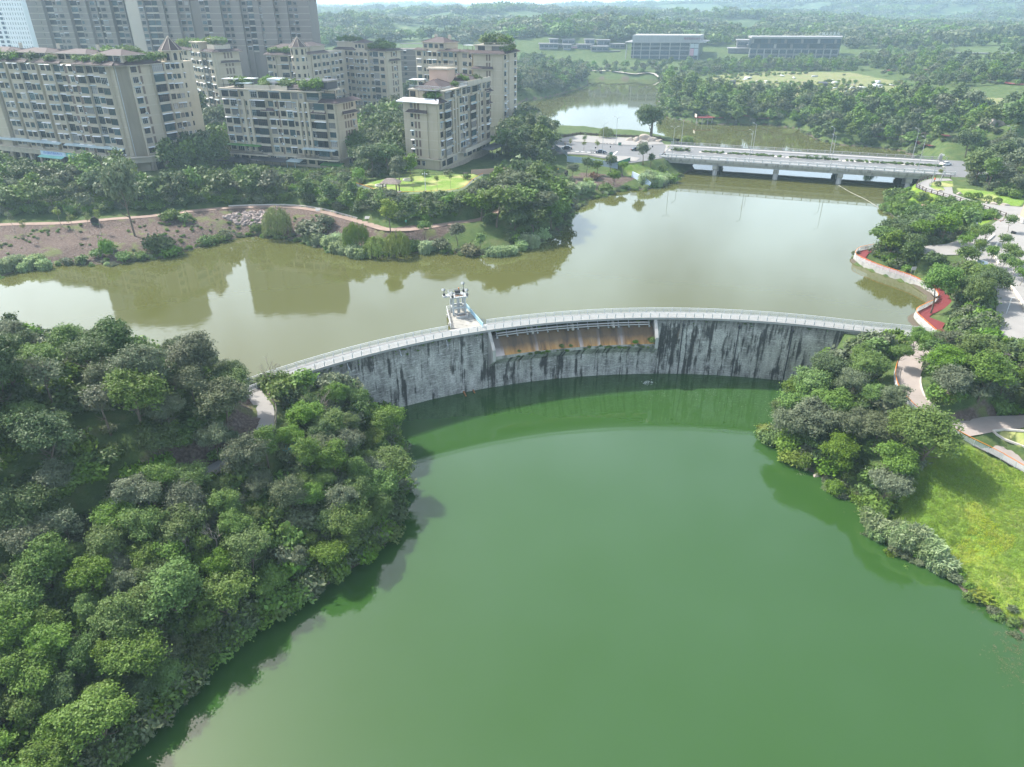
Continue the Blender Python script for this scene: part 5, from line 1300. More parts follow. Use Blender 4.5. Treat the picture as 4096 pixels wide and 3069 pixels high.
# --- front right block
Dc = (-24.0, 243.0); dl, dr = du(-29), du(71); fhD = 2.9
clD = [(2.6, '-', .2), (1.6, 'n', .25), (1.3, 'v', .25), (1.3, 'v', .25), (2.8, '-', .55), (.9, '-', .2), (3.0, '-', .3)]
crD = [(2.4, 'w', .5), (4.0, 'b', .9), (2.4, 'l', .4), (.9, '-', .9), (1.3, 'n', .2), (.9, '-', .9), (1.3, 'n', .2), (.9, '-', .9), (3.2, 'w', .3), (1.6, 'r', .3), (2.8, 'w', .3), (4.2, 'b', .9), (2.4, 'w', .4), (.9, '-', .9), (1.3, 'n', .2), (.9, '-', .9), (2.6, 'w', .5), (3.0, 'l', 1.6), (2.6, 'w', .7)]
B, p0, p2, zt = tower_block('apartment_block', 'front right beige flats with red hipped roofs beside the garden lawn', Dc, dl, 13.5, dr, 46.0, 11.1, 6, fhD, clD, crD, 7.0)
an = math.atan2(dr[1], dr[0]); al = math.atan2(dl[1], dl[0])
B.facade(off(Dc, dr, 0, .36), off(p2, dr, 0, .36), 7.6, 1, 3.0, [(3, 'w', .1), (4, 'l', .1), (3, 'w', .1), (3, '-', .2), (3, 'w', .1), (3, 'l', .1), (3, 'w', .1), (4, 'l', .1), (3, 'w', .1), (3, 'l', .1)], .2, .1, band=False)
B.facade(off(p0, dl, 0, .36), off(Dc, dl, 0, .36), 7.6, 1, 3.0, [(2, '-', .05), (2, 'n', .05), (2, 'n', .05), (2, 'n', .05), (5, '-', .05)], 0, 0, band=False)
R_ = lambda a, b: off(off(Dc, dr, a), dl, -b)     # a along the right facade, b inwards
f0 = R_(4.5, 0)
B.facade(R_(4.5, 0), R_(46, 0), zt, 1, 3.0, [(4, 'l', .5), (2.4, 'l', .4), (.9, '-', .9), (3, 'l', .3), (.9, '-', .9), (3.6, 'l', .3), (3, 'l', .3), (4.2, 'l', .9), (3, 'l', .4), (.9, '-', .9), (3, 'w', .5), (3, 'l', .8)], .3, .1)
B.w.prism([R_(4.5, 0), R_(46, 0), R_(46, 13.3), R_(4.5, 13.3)], zt - .1, zt + 3)
B.facade(R_(4.5, 13.3), R_(4.5, 0), zt, 1, 3, [(3, 'w', .05), (3, '-', .05), (5, 'l', .05), (2, '-', .05)], 0, 0, band=False)
B.eave(p0, Dc, zt + .1, 1.8, 1.0, .8, 'awning_white'); B.eave(Dc, R_(4.5, 0), zt + .1, 1.5, 1.0, .8, e1=0); B.eave(off(p0, dl, 2.5, .55), off(p0, dl, 9.6, .55), zt - 3.1, .9, .8, .1)
B.eave(R_(41, -.8), R_(46, -.8), zt - .4, 1.2, .8, .1); B.eave(R_(41, -.8), R_(46, -.8), zt - 4.6, .9, .7, .1)
z3 = zt + 3.0
m_ = MB(); m_.prism([R_(4, -1.2), R_(46.6, -1.2), R_(46.6, 13.6), R_(4, 13.6)], z3, z3 + .3); m_.build('roof_slab', M['beige_trim'], B.root); z3 += .3
B.hip(R_(11.5, 6), an, 12, 9, z3 + .4, 2.3); B.hip(R_(30, 5), an, 12, 8, z3 + 1.2, 2.0); B.block(R_(30, 5), an, 12, 8, z3, z3 + 1.2); B.block(R_(11.5, 6), an, 12, 9, z3, z3 + .4); B.hip(R_(41, 4), an, 6, 6, z3 + .4, 1.4)
B.block(R_(22, 8.5), an, 6, 7, z3, z3 + 5.0, 'stair_house', 'plaster_pink'); m_ = MB(); m_.box((*R_(22, 8.5), z3 + 5.2), (7.4, 8.4, .4), an); m_.build('stair_house_roof', M['beige_trim'], B.root)
q = [R_(18.5, 4.5), R_(25.5, 4.5), R_(25.5, 12.5), R_(18.5, 12.5), R_(18.5, 4.5)]; B.parapet(q, z3 + 5.4, 1.0, 'beige_trim', 'roof_railing', bars=True)
B.parapet([R_(4.3, 13), R_(4.3, 4.0)], z3, 1.2, 'white_paint', 'roof_railing', bars=True); B.parapet([R_(17, -1), R_(24, -1), R_(24, 3)], z3, 1.1, 'white_paint', 'roof_railing', bars=True); B.parapet([R_(24, -1), R_(46, -1)], z3, 1.2, 'beige_trim'); B.parapet([R_(4.3, 4), R_(4.3, -1), R_(9, -1)], z3, 1.1, 'white_paint', 'roof_railing', bars=True)
B.pergola(R_(2.4, 4.0), an, 4, 6, zt + .9, 2.5, 'dark_slat'); B.pergola(R_(8, 11.5), an, 4, 4, z3, 2.6, 'awning_white')
for a, b in ((17, 1), (27, 2), (36, 1.5), (3, 2.5), (3, 5)): roof_spots.append((*R_(a, b), z3 if a > 4 else zt + .8, .7 + brnd.random() * .5))
q = [R_(16, -.6), R_(44, -.6), R_(44, -3.0), R_(16, -3.0)]; m_ = MB(); m_.prism(q, 10.6, 11.0); m_.build('terrace_slab', M['beige_trim'], B.root); B.parapet([R_(16, -2.9), R_(44, -2.9)], 11.0, .9, 'beige_trim')
q = [R_(30, -3), R_(48, -3), R_(48, -9), R_(30, -8)]; m_ = MB(); m_.prism(q, 9.6, 9.8)
for a in (31, 36, 41, 47): m_.box((*R_(a, -7.6), 8), (.2, .2, 3.2), an)
m_.build('car_port', M['dark_slat'], B.root)
B.done(); print('D', B.nw)
# --- far right tall block
Gc = (-4.0, 327.0); dl, dr = du(-20), du(74)
clG = [(5.5, '-', .3), (1.2, 'v', .5), (1.2, 'v', .5), (.6, '-', .5), (4.4, '-', .3)]
crG = [(3.4, 'w', .4), (3.0, 'b', -.6), (5.0, '-', .4), (3.0, 'w', .4), (1.5, '-', .2)]
B, p0, p2, zt = tower_block('apartment_block', 'tall beige flats at the right of the group with a blank wall and rooftop garden', Gc, dl, 13.0, dr, 22.0, 9.5, 9, 3.2, clG, crG, 6.0, awn=.7)
an = math.atan2(dl[1], dl[0])
# left wing, set back and facing the lake
w1 = off(p0, dr, 6); dw = du(-36); w0 = off(w1, dw, -36)
B.facade(w0, w1, 9.5, 9, 3.2, [(3.4, 'w', .8), (1.4, 'n', .5), (1.4, 'n', .5), (1.8, 'w', 1.3), (2.4, 'w', 1.3), (1.6, 'n', .9), (3, 'w', .3), (2.6, 'w', .8), (1.2, 'n', .5), (2.0, '-', -.5), (3, 'w', .8), (1.6, 'n', .8), (2.2, 'o', .2)], .6, .3)
B.w.prism([w0, w1, off(w1, du(54), 12), off(w0, du(54), 12)], 5, zt)
B.eave(p0, Gc, zt + .1, 1.7, 1.1, .8); B.eave(Gc, p2, zt + .1, 1.5, 1.0, .8); B.eave(off(p0, dl, 0, .5), off(p0, dl, 8.5, .5), zt - 5.8, 1.0, .9, .1)
B.eave(w0, off(w0, dw, 7), zt + .1, 1.3, .9, .7); B.eave(off(w0, dw, 15), off(w0, dw, 26), zt + .1, 1.6, .9, .7); B.eave(off(w0, dw, 27), w1, zt + .1, 1.6, .9, .7)
c = off(off(w0, dw, 11), du(54), 4); B.block(c, R(-36), 13, 9, zt, zt + 3.4); B.hip(c, R(-36), 13, 9, zt + 3.4, 2.0); B.facade(off(off(w0, dw, 4.6), du(54), -.5), off(off(w0, dw, 17.4), du(54), -.5), zt + .2, 1, 3.0, [(3, 'n', .03), (3, 'w', .03), (3, 'n', .03), (3, 'w', .03)], 0, 0, band=False)
for k in (-4, 4): m_ = MB(); q = off(c, dw, k); m_.box((*off(q, du(54), 2), zt + 5.2), (1.2, 1.0, 2.2), R(-36)); m_.build('chimney', M['beige_trim'], B.root)
q = [off(off(p0, dr, 2), dl, 0), off(Gc, dl, -.5, -2), off(p2, dr, -2, -1), off(off(p0, dr, 20), dl, 0)]; m_ = MB(); m_.prism(q, zt, zt + 2.8); m_.build('penthouse', M['beige_trim'], B.root)
B.facade(off(Gc, dl, -12, -1.9), off(Gc, dl, -1, -1.9), zt + .1, 1, 2.5, [(3, 'l', .03), (2, '-', .03), (4, 'l', .03)], 0, 0, band=False)
m_ = MB(); q2 = [off(off(p0, dr, 1.4), dl, -.6), off(Gc, dl, .2, -1.2), off(p2, dr, -1.4, -.4), off(off(p0, dr, 20.5), dl, -.6)]; m_.prism(q2, zt + 2.8, zt + 3.15); m_.build('penthouse_roof', M['beige_trim'], B.root)
B.parapet([off(q2[0], dl, .3), off(q2[1], dl, -.3), off(q2[2], dr, -.3)], zt + 3.15, 1.0, 'beige_trim', 'roof_railing', bars=True)
for k in range(14): u, v = brnd.random(), brnd.random(); roof_spots.append((*off(off(p0, dl, 1 + u * 11), dr, 3 + v * 14), zt + 3.1, .9 + brnd.random() * .9))
for k in range(4): roof_spots.append((*off(Gc, dr, 3 + k * 4, -.4), zt + .7, .8 + brnd.random() * .4))
B.pergola(off(off(Gc, dl, -6), dr, 8), an, 3, 3, zt + 3.2, 2.4, 'grey_metal'); B.pergola(off(w1, dw, -6, -2), R(-36), 5, 3, zt + .2, 2.4, 'white_paint')
B.done(); print('G', B.nw)
# --- middle block behind, with a turret
Fc = (-64.0, 396.8); dl, dr = du(-30), du(62)
clF = [(3.0, 'w', .6), (1.2, 'n', .6), (1.8, 'n', 1.4), (2.2, 'w', 1.4), (1.8, 'n', 1.4), (2.0, 'w', .3), (2.6, 'b', .2), (3.2, 'w', .8)]
crF = [(2.4, '-', .3), (1.3, 'v', .3), (1.6, 'n', .3), (1.3, 'v', .3), (2, '-', .3)]
B, p0, p2, zt = tower_block('apartment_block', 'middle beige flats behind with an octagonal turret and red roofs', Fc, dl, 25.0, dr, 12.0, 8.6, 8, 3.4, clF, crF, 6.0, awn=.4, ac=.5, stone=False)
v1 = off(p0, dl, -11, -3); B.facade(v1, off(p0, dl, 0, -3), 8.6, 8, 3.4, [(2, 'n', .2), (2, 'w', .2), (3.6, 'l', .6), (2.2, '-', -.6)], .3, .4); B.w.prism([v1, off(p0, dl, 0, -3), off(p0, dr, 12), off(v1, dr, 10)], 4, zt)
Fl = (-98.5, 363.0); u0 = off(Fl, du(-16), -17.5)
B.facade(u0, Fl, 8.6, 8, 3.4, [(2.8, 'w', .8), (1.4, 'n', .8), (2.4, 'n', -.3), (4.2, 'l', .8), (.6, '-', .2), (3.8, 'b', .6), (1, '-', .3)], .5, .15)
u3 = off(Fl, du(74), 44); B.facade(Fl, off(Fl, du(74), 40), 8.6, 8, 3.4, [(4, '-', .2), (2.4, 'w', .6), (1.6, 'n', .2), (2, 'w', .6), (2, 'n', .1), (2, 'w', .5), (2, 'n', .1), (2, 'w', .1)], .4, .2)
B.w.prism([u0, Fl, u3, off(u3, du(164), 14), off(u0, du(74), 44)], 4, zt)
octo = [(Fl[0] - .6 + 3.6 * math.cos(R(22.5 + 45 * k)), Fl[1] + .2 + 3.6 * math.sin(R(22.5 + 45 * k))) for k in range(8)]
turret(B, octo, 8.6, 8, 3.4, (Fl[0] - .6, Fl[1] + .2))
B.eave(u0, off(u0, du(-16), 6), zt + .1, 1.6, 1, .8); B.eave(off(u0, du(-16), 6.4), off(u0, du(-16), 13), zt + .1, 1.5, 1, .8); B.eave(off(Fl, du(74), 4), off(Fl, du(74), 24), zt + .1, 1.4, 1, .8); B.eave(v1, off(p0, dl, 0, -3), zt + .1, 1.4, 1, .8); B.eave(p0, off(p0, dl, 6), zt + .1, 1.3, .9, .7, e1=0); B.eave(off(Fc, dl, -9), Fc, zt + .1, 1.6, 1, .8); B.eave(Fc, p2, zt + .1, 1.6, 1, .8); B.eave(off(Fc, dr, 2, .3), off(Fc, dr, 10, .3), zt - 4.6, 1, .8, 0)
c = off(off(p0, dl, 8.5), dr, 3.5); B.block(c, R(-30), 7, 8, zt, zt + 3.4); B.hip(c, R(-30), 7, 8, zt + 3.4, 1.7); B.facade(off(off(p0, dl, 5.2), dr, -.5), off(off(p0, dl, 11.8), dr, -.5), zt + .2, 1, 3.0, [(2, 'n', .03), (2, 'w', .03), (2, 'n', .03)], 0, 0, band=False)
c = off(u0, du(74), 7); c = off(c, du(-16), 8); B.block(c, R(-16), 15, 8, zt, zt + 3.0); B.hip(c, R(-16), 15, 8, zt + 3.0, 1.5); c = off(off(Fl, du(74), 20), du(164), 6); B.block(c, R(74), 14, 8, zt, zt + 3.2); B.hip(c, R(74), 14, 8, zt + 3.2, 1.6)
c = off(off(v1, dl, 5), dr, 6); B.block(c, R(-30), 12, 7, zt, zt + 3.2); m_ = MB(); m_.box((*c, zt + 3.4), (13, 8, .4), R(-30)); m_.build('penthouse_roof', M['beige_trim'], B.root)
for k in range(8): roof_spots.append((*off(off(v1, dl, 1 + k * 1.4), dr, 3 + (k * 7 % 5)), zt + 3.6, .8 + brnd.random() * .5))
for k in range(9): roof_spots.append((*off(off(Fc, dl, -10 + k * 1.1), dr, 2 + (k * 5 % 7)), zt + .5, 1.0 + brnd.random() * .9))
for k in range(6): roof_spots.append((*off(off(u0, du(-16), 1 + k * 2.4), du(74), 1.6), zt + .7, .8 + brnd.random() * .4))
B.pergola(off(off(Fc, dl, -5), dr, 5), R(-30), 8, 5, zt + .4, 3.0, 'grey_metal', False)
B.done(); print('F', B.nw)
# --- block behind the long flats
Ec = (-133.0, 348.5); dl, dr = du(-45), du(48)
clE = [(2.6, '-', .2), (3, 'w', .5), (2.2, 'w', .4), (2.6, 'o', .3), (2.6, 'w', .6), (1.6, 'n', 1.3), (2.2, 'w', 1.3), (1.8, 'n', 1.3), (2.4, 'b', .4), (1.6, 'w', .3), (2.8, 'w', .8)]
crE = [(3.5, '-', .3), (1.3, 'v', .3), (1.3, 'v', .3), (1.3, 'v', .3), (2.6, '-', .3)]
B, p0, p2, zt = tower_block('apartment_block', 'beige flats with a plain end wall standing behind the long left flats', Ec, dl, 40.0, dr, 12.0, 8.6, 9, 3.25, clE, crE, 6.0, awn=.6, ac=.2, stone=False)
B.eave(p0, off(p0, dl, 18), zt + .1, 1.4, 1, .8); B.eave(off(Ec, dl, -10), Ec, zt + .1, 1.6, 1, .8); B.eave(Ec, p2, zt + .1, 1.6, 1, .8); B.eave(off(Ec, dr, 3, .3), off(Ec, dr, 11, .3), zt - 4.4, 1, .8, 0)
c = off(off(Ec, dl, -16), dr, 3.2); B.block(c, R(-45), 8, 8, zt, zt + 3.4); m_ = MB(); m_.box((*c, zt + 3.6), (9.4, 9.4, .4), R(-45)); m_.build('penthouse_roof', M['beige_trim'], B.root)
B.facade(off(off(c, dl, -3.6), dr, -4.0), off(off(c, dl, 3.6), dr, -4.0), zt + .2, 1, 3.0, [(2, 'n', .03), (2, 'w', .03), (2, 'n', .03)], 0, 0, band=False)
q = [off(Ec, dl, -9, -1.5), off(Ec, dl, -1, -1.5), off(off(Ec, dl, -1), dr, 9), off(off(Ec, dl, -9), dr, 9)]; m_ = MB(); m_.prism(q, zt, zt + 2.8); m_.build('penthouse', M['beige_trim'], B.root)
for k in range(16): roof_spots.append((*off(off(p0, dl, 2 + k * 1.7), dr, 2 + (k * 5 % 8)), zt + .4, 1.0 + brnd.random() * .9))
for k in range(5): roof_spots.append((*off(off(Ec, dl, -8 + k * 1.6), dr, 3 + (k % 3) * 2), zt + 2.9, .9 + brnd.random() * .5))
B.pergola(off(off(Ec, dl, -6), dr, 4), R(-45), 5, 4, zt + 2.9, 2.2, 'awning_white')
B.done(); print('E', B.nw)
# --- grey block between the middle and right flats
B = Bld('grey_building', (-58, 470, 6), 'plain grey block showing in the gap between the middle and right flats', wall='tower_wall')
B.facade((-72, 468), (-48, 466), 6, 9, 3.0, [(5, '-', .2), (2, 'n', .2), (6, '-', .2), (2, 'w', .6), (3, '-', .2)], .2, .1); B.w.prism([(-72, 468), (-48, 466), (-46, 484), (-70, 486)], 4, 33)
B.parapet([(-72, 468.2), (-48, 466.2)], 33, 1.0, 'grey_metal', 'roof_railing', bars=True); B.pergola((-60, 474), 0, 14, 8, 33, 3, 'dark_slat'); B.done()
# --- two tall towers, part of them above the picture
def high_rise(name, label, p0, p1, dep, cols, base, nvis, nf, fh, wall='tower_wall', awn=.25, cut=0, cz=75):
 B = Bld(name, (*p0, base), label, 'tall towers behind the flats', wall=wall, trim='tower_light')
 zb = base + 9 * fh; B.dscale = 2.4
 B.facade(p0, p1, zb, nvis, fh, cols, awn, .05, base=zb - base, cage=.0)
 L_ = math.dist(p0, p1); d = ((p1[0] - p0[0]) / L_, (p1[1] - p0[1]) / L_); x = 0; tot = sum(c[0] for c in cols)
 zz = zb + nvis * fh; zt = base + nf * fh; m_ = MB()
 k_ = 0; cx_ = 0
 for w, ty, dp in cols:
  zt = cz if k_ < cut else base + nf * fh; k_ += 1
  w = w / tot * L_; q = [off(p0, d, x, dp * 2.4), off(p0, d, x + w, dp * 2.4), off(p0, d, x + w, -1), off(p0, d, x, -1)]; x += w; cx_ = x if k_ <= cut else cx_
  m_.hexa([(*c_, zz) for c_ in q] + [(*c_, zt) for c_ in q])
 m_.build('upper_wall', M[wall], B.root)
 q = [off(p0, d, cx_, -.3), off(p1, d, 0, -.3), off(p1, d, 0, -dep), off(p0, d, cx_, -dep)]; B.w.prism(q, base, zt)
 if cut: B.w.prism([off(p0, d, 0, -.3), off(p0, d, cx_ - .02, -.3), off(p0, d, cx_ - .02, -dep), off(p0, d, 0, -dep)], base, cz)
 return B
c1 = [(3.4, '-', .2), (2.2, 'n', .2), (2.0, '-', 1.6), (3.4, 'b', .2), (1.6, 'n', 1.0), (2.8, 'w', 1.2), (2.0, '-', 1.6), (3.2, 'b', .2), (2.0, 'n', .9), (2.2, '-', 1.6), (3.0, 'w', .6), (2.0, 'b', .1), (2.6, 'w', 1.4), (1.6, '-', 1.6), (2.6, 'b', .2), (2.4, 'n', 1.0)]
B = high_rise('tower_block', 'left of two tall grey brown towers rising out of the picture top', (-265, 440), (-209, 436), 20, c1, 6, 13, 41, 3.1); B.done(); print('T1', B.nw)
c2 = [(5.4, '-', .6), (2.4, 'w', 1.2), (3.2, 'b', .2), (3.4, 'b', .2), (2.4, '-', 1.6), (1.8, 'n', 1.0), (4.0, '-', 1.8), (2.6, 'w', .4), (2.6, 'w', .4), (4.0, '-', -.6), (2.8, 'w', .2), (2.4, 'b', .2), (5.0, '-', 1.6), (2.4, 'w', .6), (2.4, 'w', .6), (4.2, '-', 1.8), (2.6, 'n', .6), (2.8, 'b', .2), (2.6, '-', 1.0), (1.6, 'n', .8), (5.4, '-', 1.6), (1.8, 'n', .6), (4.0, '-', .9), (2.4, 'w', .3), (2.4, 'n', .3), (5.2, '-', 1.2)]
B = high_rise('tower_block', 'wide tall grey brown tower to the right, in front of the hazy hills', (-203, 425), (-108.5, 431), 22, c2, 6, 13, 37, 3.1, cut=10)
m_ = MB(); m_.prism([off((-203, 425), (1, .06), -.1, 2.6), off((-203, 425), (1, .06), 8.2, 2.6), off((-203, 425), (1, .06), 8.2, -.5), off((-203, 425), (1, .06), -.1, -.5)], 6, 75); m_.build('light_end_wall', M['tower_light'], B.root); B.done(); print('T2', B.nw)  # left end wall: its sunlit look put into a lighter wall colour
# distant glassy towers in the haze at the far left
for i, (x0, x1, y, ht, nm) in enumerate(((-462, -412, 655, 110, 'hazy pale tower farthest left behind the flats'), (-408, -386, 640, 118, 'hazy pale tower with white ribs right of the farthest left one'))):
 B = Bld('distant_tower', (x0, y, 8), nm, 'hazy towers far left', wall='pale_tower', trim='pale_tower')
 B.w.prism([(x0, y), (x1, y - 6), (x1 + 6, y + 20), (x0 + 6, y + 26)], 8, ht); dd = (x1 - x0, -6.0); ll = math.hypot(*dd); dd = (dd[0] / ll, dd[1] / ll)
 for k in range(9):
  m_ = MB(); a = ll * k / 9 + 1.2; q = [off((x0, y), dd, a, .35), off((x0, y), dd, a + ll / 9 - 2.6, .35), off((x0, y), dd, a + ll / 9 - 2.6, -.5), off((x0, y), dd, a, -.5)]
  for z in np.arange(12, ht - 4, 3.4): m_.hexa([(*c_, z) for c_ in q] + [(*c_, z + 2.0) for c_ in q])
  m_.build('window_strip', M['glass_far'], B.root, kind='stuff')
 B.parapet([(x0, y), (x1, y - 6)], ht, 1, None); B.done()
B = Bld('podium_building', (-470, 600, 6), 'long low pale arcade in the haze at the foot of the far left towers', wall='pale_tower', trim='pale_tower')
B.facade((-560, 600), (-390, 590), 6, 2, 5, [(8, 'l', .3), (2, '-', .8)] * 9, 0, 0); B.w.prism([(-560, 600), (-390, 590), (-390, 612), (-560, 622)], 6, 16); B.done()
# low roofs among the garden trees
B = Bld('garden_hall', (-95, 300, 6), 'small flat roofed beige hall between the left and centre flats'); q = [P(*p, 10)[:2] for p in ((795, 585), (925, 580), (880, 555), (830, 556))]; B.w.prism(q, 5, 10); m_ = MB(); m_.prism(grow(q, .6), 10, 10.5); m_.build('roof_rim', M['beige_trim'], B.root); B.done()
B = Bld('garden_pavilion', P(885, 535, 9), 'small pavilion with a pinkish hipped roof among yellow green bamboo'); c = P(885, 530, 9.5)[:2]; B.block(c, 0, 7, 6, 6, 9.3); B.hip(c, 0, 7, 6, 9.3, 1.8, over=1.2); B.done()
# ------------------------------------------------------------------ far shore buildings
B = Bld('convention_hall', (113, 739, 8), 'large grey glass hall with tall pale columns on the far shore', wall='concrete', trim='pale_concrete')
J0, J1 = (112.5, 740.0), (176.0, 736.4); dj = du(math.degrees(math.atan2(J1[1] - J0[1], J1[0] - J0[0]))); LJ = math.dist(J0, J1); aj = math.atan2(dj[1], dj[0])
m_ = MB(); m_.prism([off(J0, dj, .5, -1.2), off(J1, dj, 0, -1.2), (189, 776), (124, 782)], 6, 25.5); m_.build('core', M['glass_far'], B.root)
colsx = [2.2, 9.2, 17.5, 27, 36, 45.5, 54.5, 62.8]
for a in [-4.5] + colsx:
 m_ = MB(); m_.box((*off(J0, dj, a, .3), 16.5), (.7, .9, 18), aj); m_.build('column', M['far_pale'], B.root)
for z in (14.2, 18.6, 22.0):
 m_ = MB(); m_.prism([off(J0, dj, 0, 0), off(J0, dj, 54, 0), off(J0, dj, 54, -1.6), off(J0, dj, 0, -1.6)], z, z + .9); m_.build('floor_band', M['far_concrete'], B.root)
for i in range(7):
 a0, a1 = colsx[i], colsx[i + 1]
 for j, (z0_, z1_) in enumerate(((8.4, 14.1), (15.2, 18.5), (19.6, 21.9), (23, 25.2))):
  if i >= 6 and j > 0: continue
  w = a1 - a0 - 1.2; o = B.window(off(J0, dj, (a0 + a1) / 2, -1.0), z0_, aj, w, z1_ - z0_, 0, 0, 'glass_far', 2)
for k, (a0, a1, z0_, z1_, mt) in enumerate(((54.8, 58.6, 21.2, 24.8, 'poster_grey'), (59, 62.6, 21.2, 24.8, 'poster_grey'), (54.8, 58.6, 14.6, 20.6, 'poster_pink'), (59, 62.6, 14.6, 20.6, 'poster_grey'))):
 m_ = MB(); m_.prism([off(J0, dj, a0, .2), off(J0, dj, a1, .2), off(J0, dj, a1, -1.3), off(J0, dj, a0, -1.3)], z0_, z1_); m_.build('poster', M[mt], B.root)
m_ = MB(); m_.prism([off(J0, dj, -6.5, 2.0), off(J1, dj, 3.5, 2.0), (195, 778), (120, 784)], 25.5, 26.4); m_.build('cornice', M['far_pale'], B.root)
m_ = MB(); m_.prism([off(J0, dj, .5, .6), off(J1, dj, -.5, .6), (188, 774), (124, 780)], 26.4, 31.8); m_.build('attic', M['far_pale'], B.root)
m_ = MB(); m_.prism([off(J0, dj, -12, 8), off(J1, dj, 12, 8), off(J1, dj, 12, -4), off(J0, dj, -12, -4)], 4, 7.9); m_.build('terrace', M['far_pale'], B.root)
t_ = empty('sign_letters', (*off(J0, dj, 57, .75), 29), 'maroon sign characters on the attic of the far glass hall', 'sign', rz=aj)
letters('蜀南国际会展中心', 2.15, 'ink_maroon', t_, (0, -.1, 0), .08, 'characters', sp=1.08); B.done()
# long glass block to its right with roof letters
B = Bld('glass_office', (224, 733, 8), 'long dark glass office with white roof letters on the far shore', wall='concrete', trim='pale_concrete')
L0_, L1_ = (222.5, 733.2), (303, 726.4); dj = du(math.degrees(math.atan2(L1_[1] - L0_[1], L1_[0] - L0_[0]))); aj = math.atan2(dj[1], dj[0]); LL = math.dist(L0_, L1_)
m_ = MB(); m_.prism([off(L0_, dj, .5, -.8), off(L1_, dj, -.5, -.8), off(L1_, dj, 9, -26), off(L0_, dj, 6, -26)], 5, 29); m_.build('core', M['far_concrete'], B.root)
m_ = MB(); m_.prism([off(L0_, dj, 1, .4), off(L1_, dj, 0, .4), off(L1_, dj, 8, -22), off(L0_, dj, 3, -22)], 20.6, 29.4); m_.build('glass_storeys', M['glass_far'], B.root)
m_ = MB(); m_.prism([off(L0_, dj, 0, 1.0), off(L1_, dj, .5, 1.0), off(L1_, dj, 9, -24), off(L0_, dj, 2, -24)], 29.4, 31.0); m_.build('parapet', M['far_pale'], B.root)
for k in range(27):
 a = LL * (k + .5) / 27
 for z in (21.2, 25.4):
  w = B.window(off(L0_, dj, a, .42), z, aj, 2.5, 3.5, 0, 0, 'glass_curtain' if (k * 7 + int(z)) % 5 == 0 else 'glass_far', 1)
for k in range(12):
 a = LL * (k + .5) / 12; B.window(off(L0_, dj, a, -.78), 16.6, aj, LL / 12 - 1.0, 3.4, 0, 0, 'glass_far', 2)
 if k not in (2, 8): B.window(off(L0_, dj, a, -.78), 12.2, aj, LL / 12 - 1.0, 2.8, 0, 0, 'glass_far', 2)
 m_ = MB(); m_.box((*off(L0_, dj, LL * k / 12, .2), 13.5), (.7, 1.4, 14), aj); m_.build('column', M['far_pale'], B.root)
 if k > 0: m_ = MB(); m_.box((*off(L0_, dj, a, -.6), 9.5), (LL / 12 - 1.2, .3, 3.4), aj); m_.build('mural_panel', M['mural'], B.root)
for z in (11.2, 15.4, 20.2):
 m_ = MB(); m_.prism([off(L0_, dj, 0, .7), off(L1_, dj, 0, .7), off(L1_, dj, 0, -1), off(L0_, dj, 0, -1)], z, z + .8); m_.build('floor_band', M['far_concrete'], B.root)
m_ = MB(); m_.prism([off(L0_, dj, 4, 4), off(L1_, dj, -6, 4), off(L1_, dj, -6, -1), off(L0_, dj, 4, -1)], 4, 7.4); m_.build('terrace', M['far_pale'], B.root)
t_ = empty('roof_letters', (*off(L0_, dj, 69, .4), 33), 'six white standing roof letters on the dark glass office', 'sign', rz=aj)
letters('大域文旅集团', 2.9, 'white_paint', t_, (0, 0, .3), .12, 'characters', .15, sp=1.28)
m_ = MB()
for k in range(9): m_.box((-11 + k * 2.75, .3, -1.0), (.12, .12, 2.4))
o = inst('letter_frame', m_.mesh('letter_frame', M['grey_metal']), t_); o['kind'] = 'stuff'
B.done()
B = Bld('side_wing', (205, 770, 8), 'stepped grey wing with a pinkish strip left of the dark glass office', wall='concrete', trim='pale_concrete')
for x0, x1, y, zt in ((204, 216, 774, 14.5), (212, 234, 768, 19), (222, 236, 776, 26), (231, 241, 770, 22)):
 m_ = MB(); m_.prism([(x0, y), (x1, y - 1), (x1 + 4, y + 16), (x0 + 4, y + 16)], 6, zt); m_.build('storey_block', M['far_concrete'], B.root)
 m_ = MB(); m_.prism([(x0 - 1, y - 1), (x1 + 1, y - 2), (x1 + 5, y + 17), (x0 + 3, y + 17)], zt, zt + .7); m_.build('roof_slab', M['far_pale'], B.root)
 for z in np.arange(8.5, zt - 2, 4.4): B.window(((x0 + x1) / 2, y - .55), z, -.05, (x1 - x0) * .86, 2.7, 0, 0, 'glass_far', 2)
m_ = MB(); m_.box((221, 767.2, 12.6), (24, .5, .5)); m_.build('pink_band', M['poster_pink'], B.root); B.done()
# stepped complex to the left
B = Bld('stepped_complex', (60, 765, 6), 'low stepped grey modern complex with many terraces on the far shore', wall='concrete', trim='pale_concrete')
def kb(px0, px1, pyb, pyt, y, dep=14, win=True, mt='far_concrete', rows=1, roof=True):
 x0, z0_ = H(px0, pyb, y)[0], H(px0, pyb, y)[2]; x1, z1_ = H(px1, pyt, y)[0], H(px1, pyt, y)[2]
 m_ = MB(); m_.prism([(x0, y), (x1, y), (x1, y + dep), (x0, y + dep)], z0_ - 1, z1_); m_.build('storey_block', M[mt], B.root)
 if roof: m_ = MB(); m_.prism([(x0 - .8, y - 1.2), (x1 + .8, y - 1.2), (x1 + .8, y + dep), (x0 - .8, y + dep)], z1_, z1_ + .6); m_.build('roof_slab', M['far_concrete'], B.root)
 if win:
  n_ = max(1, round((x1 - x0) / 5))
  for r_ in range(rows):
   zh = (z1_ - z0_) / rows
   for k in range(n_): B.window((x0 + (x1 - x0) * (k + .5) / n_, y - .02), z0_ + r_ * zh + zh * .22, 0, (x1 - x0) / n_ * .9, zh * .66, 0, 0, 'glass_far', 2)
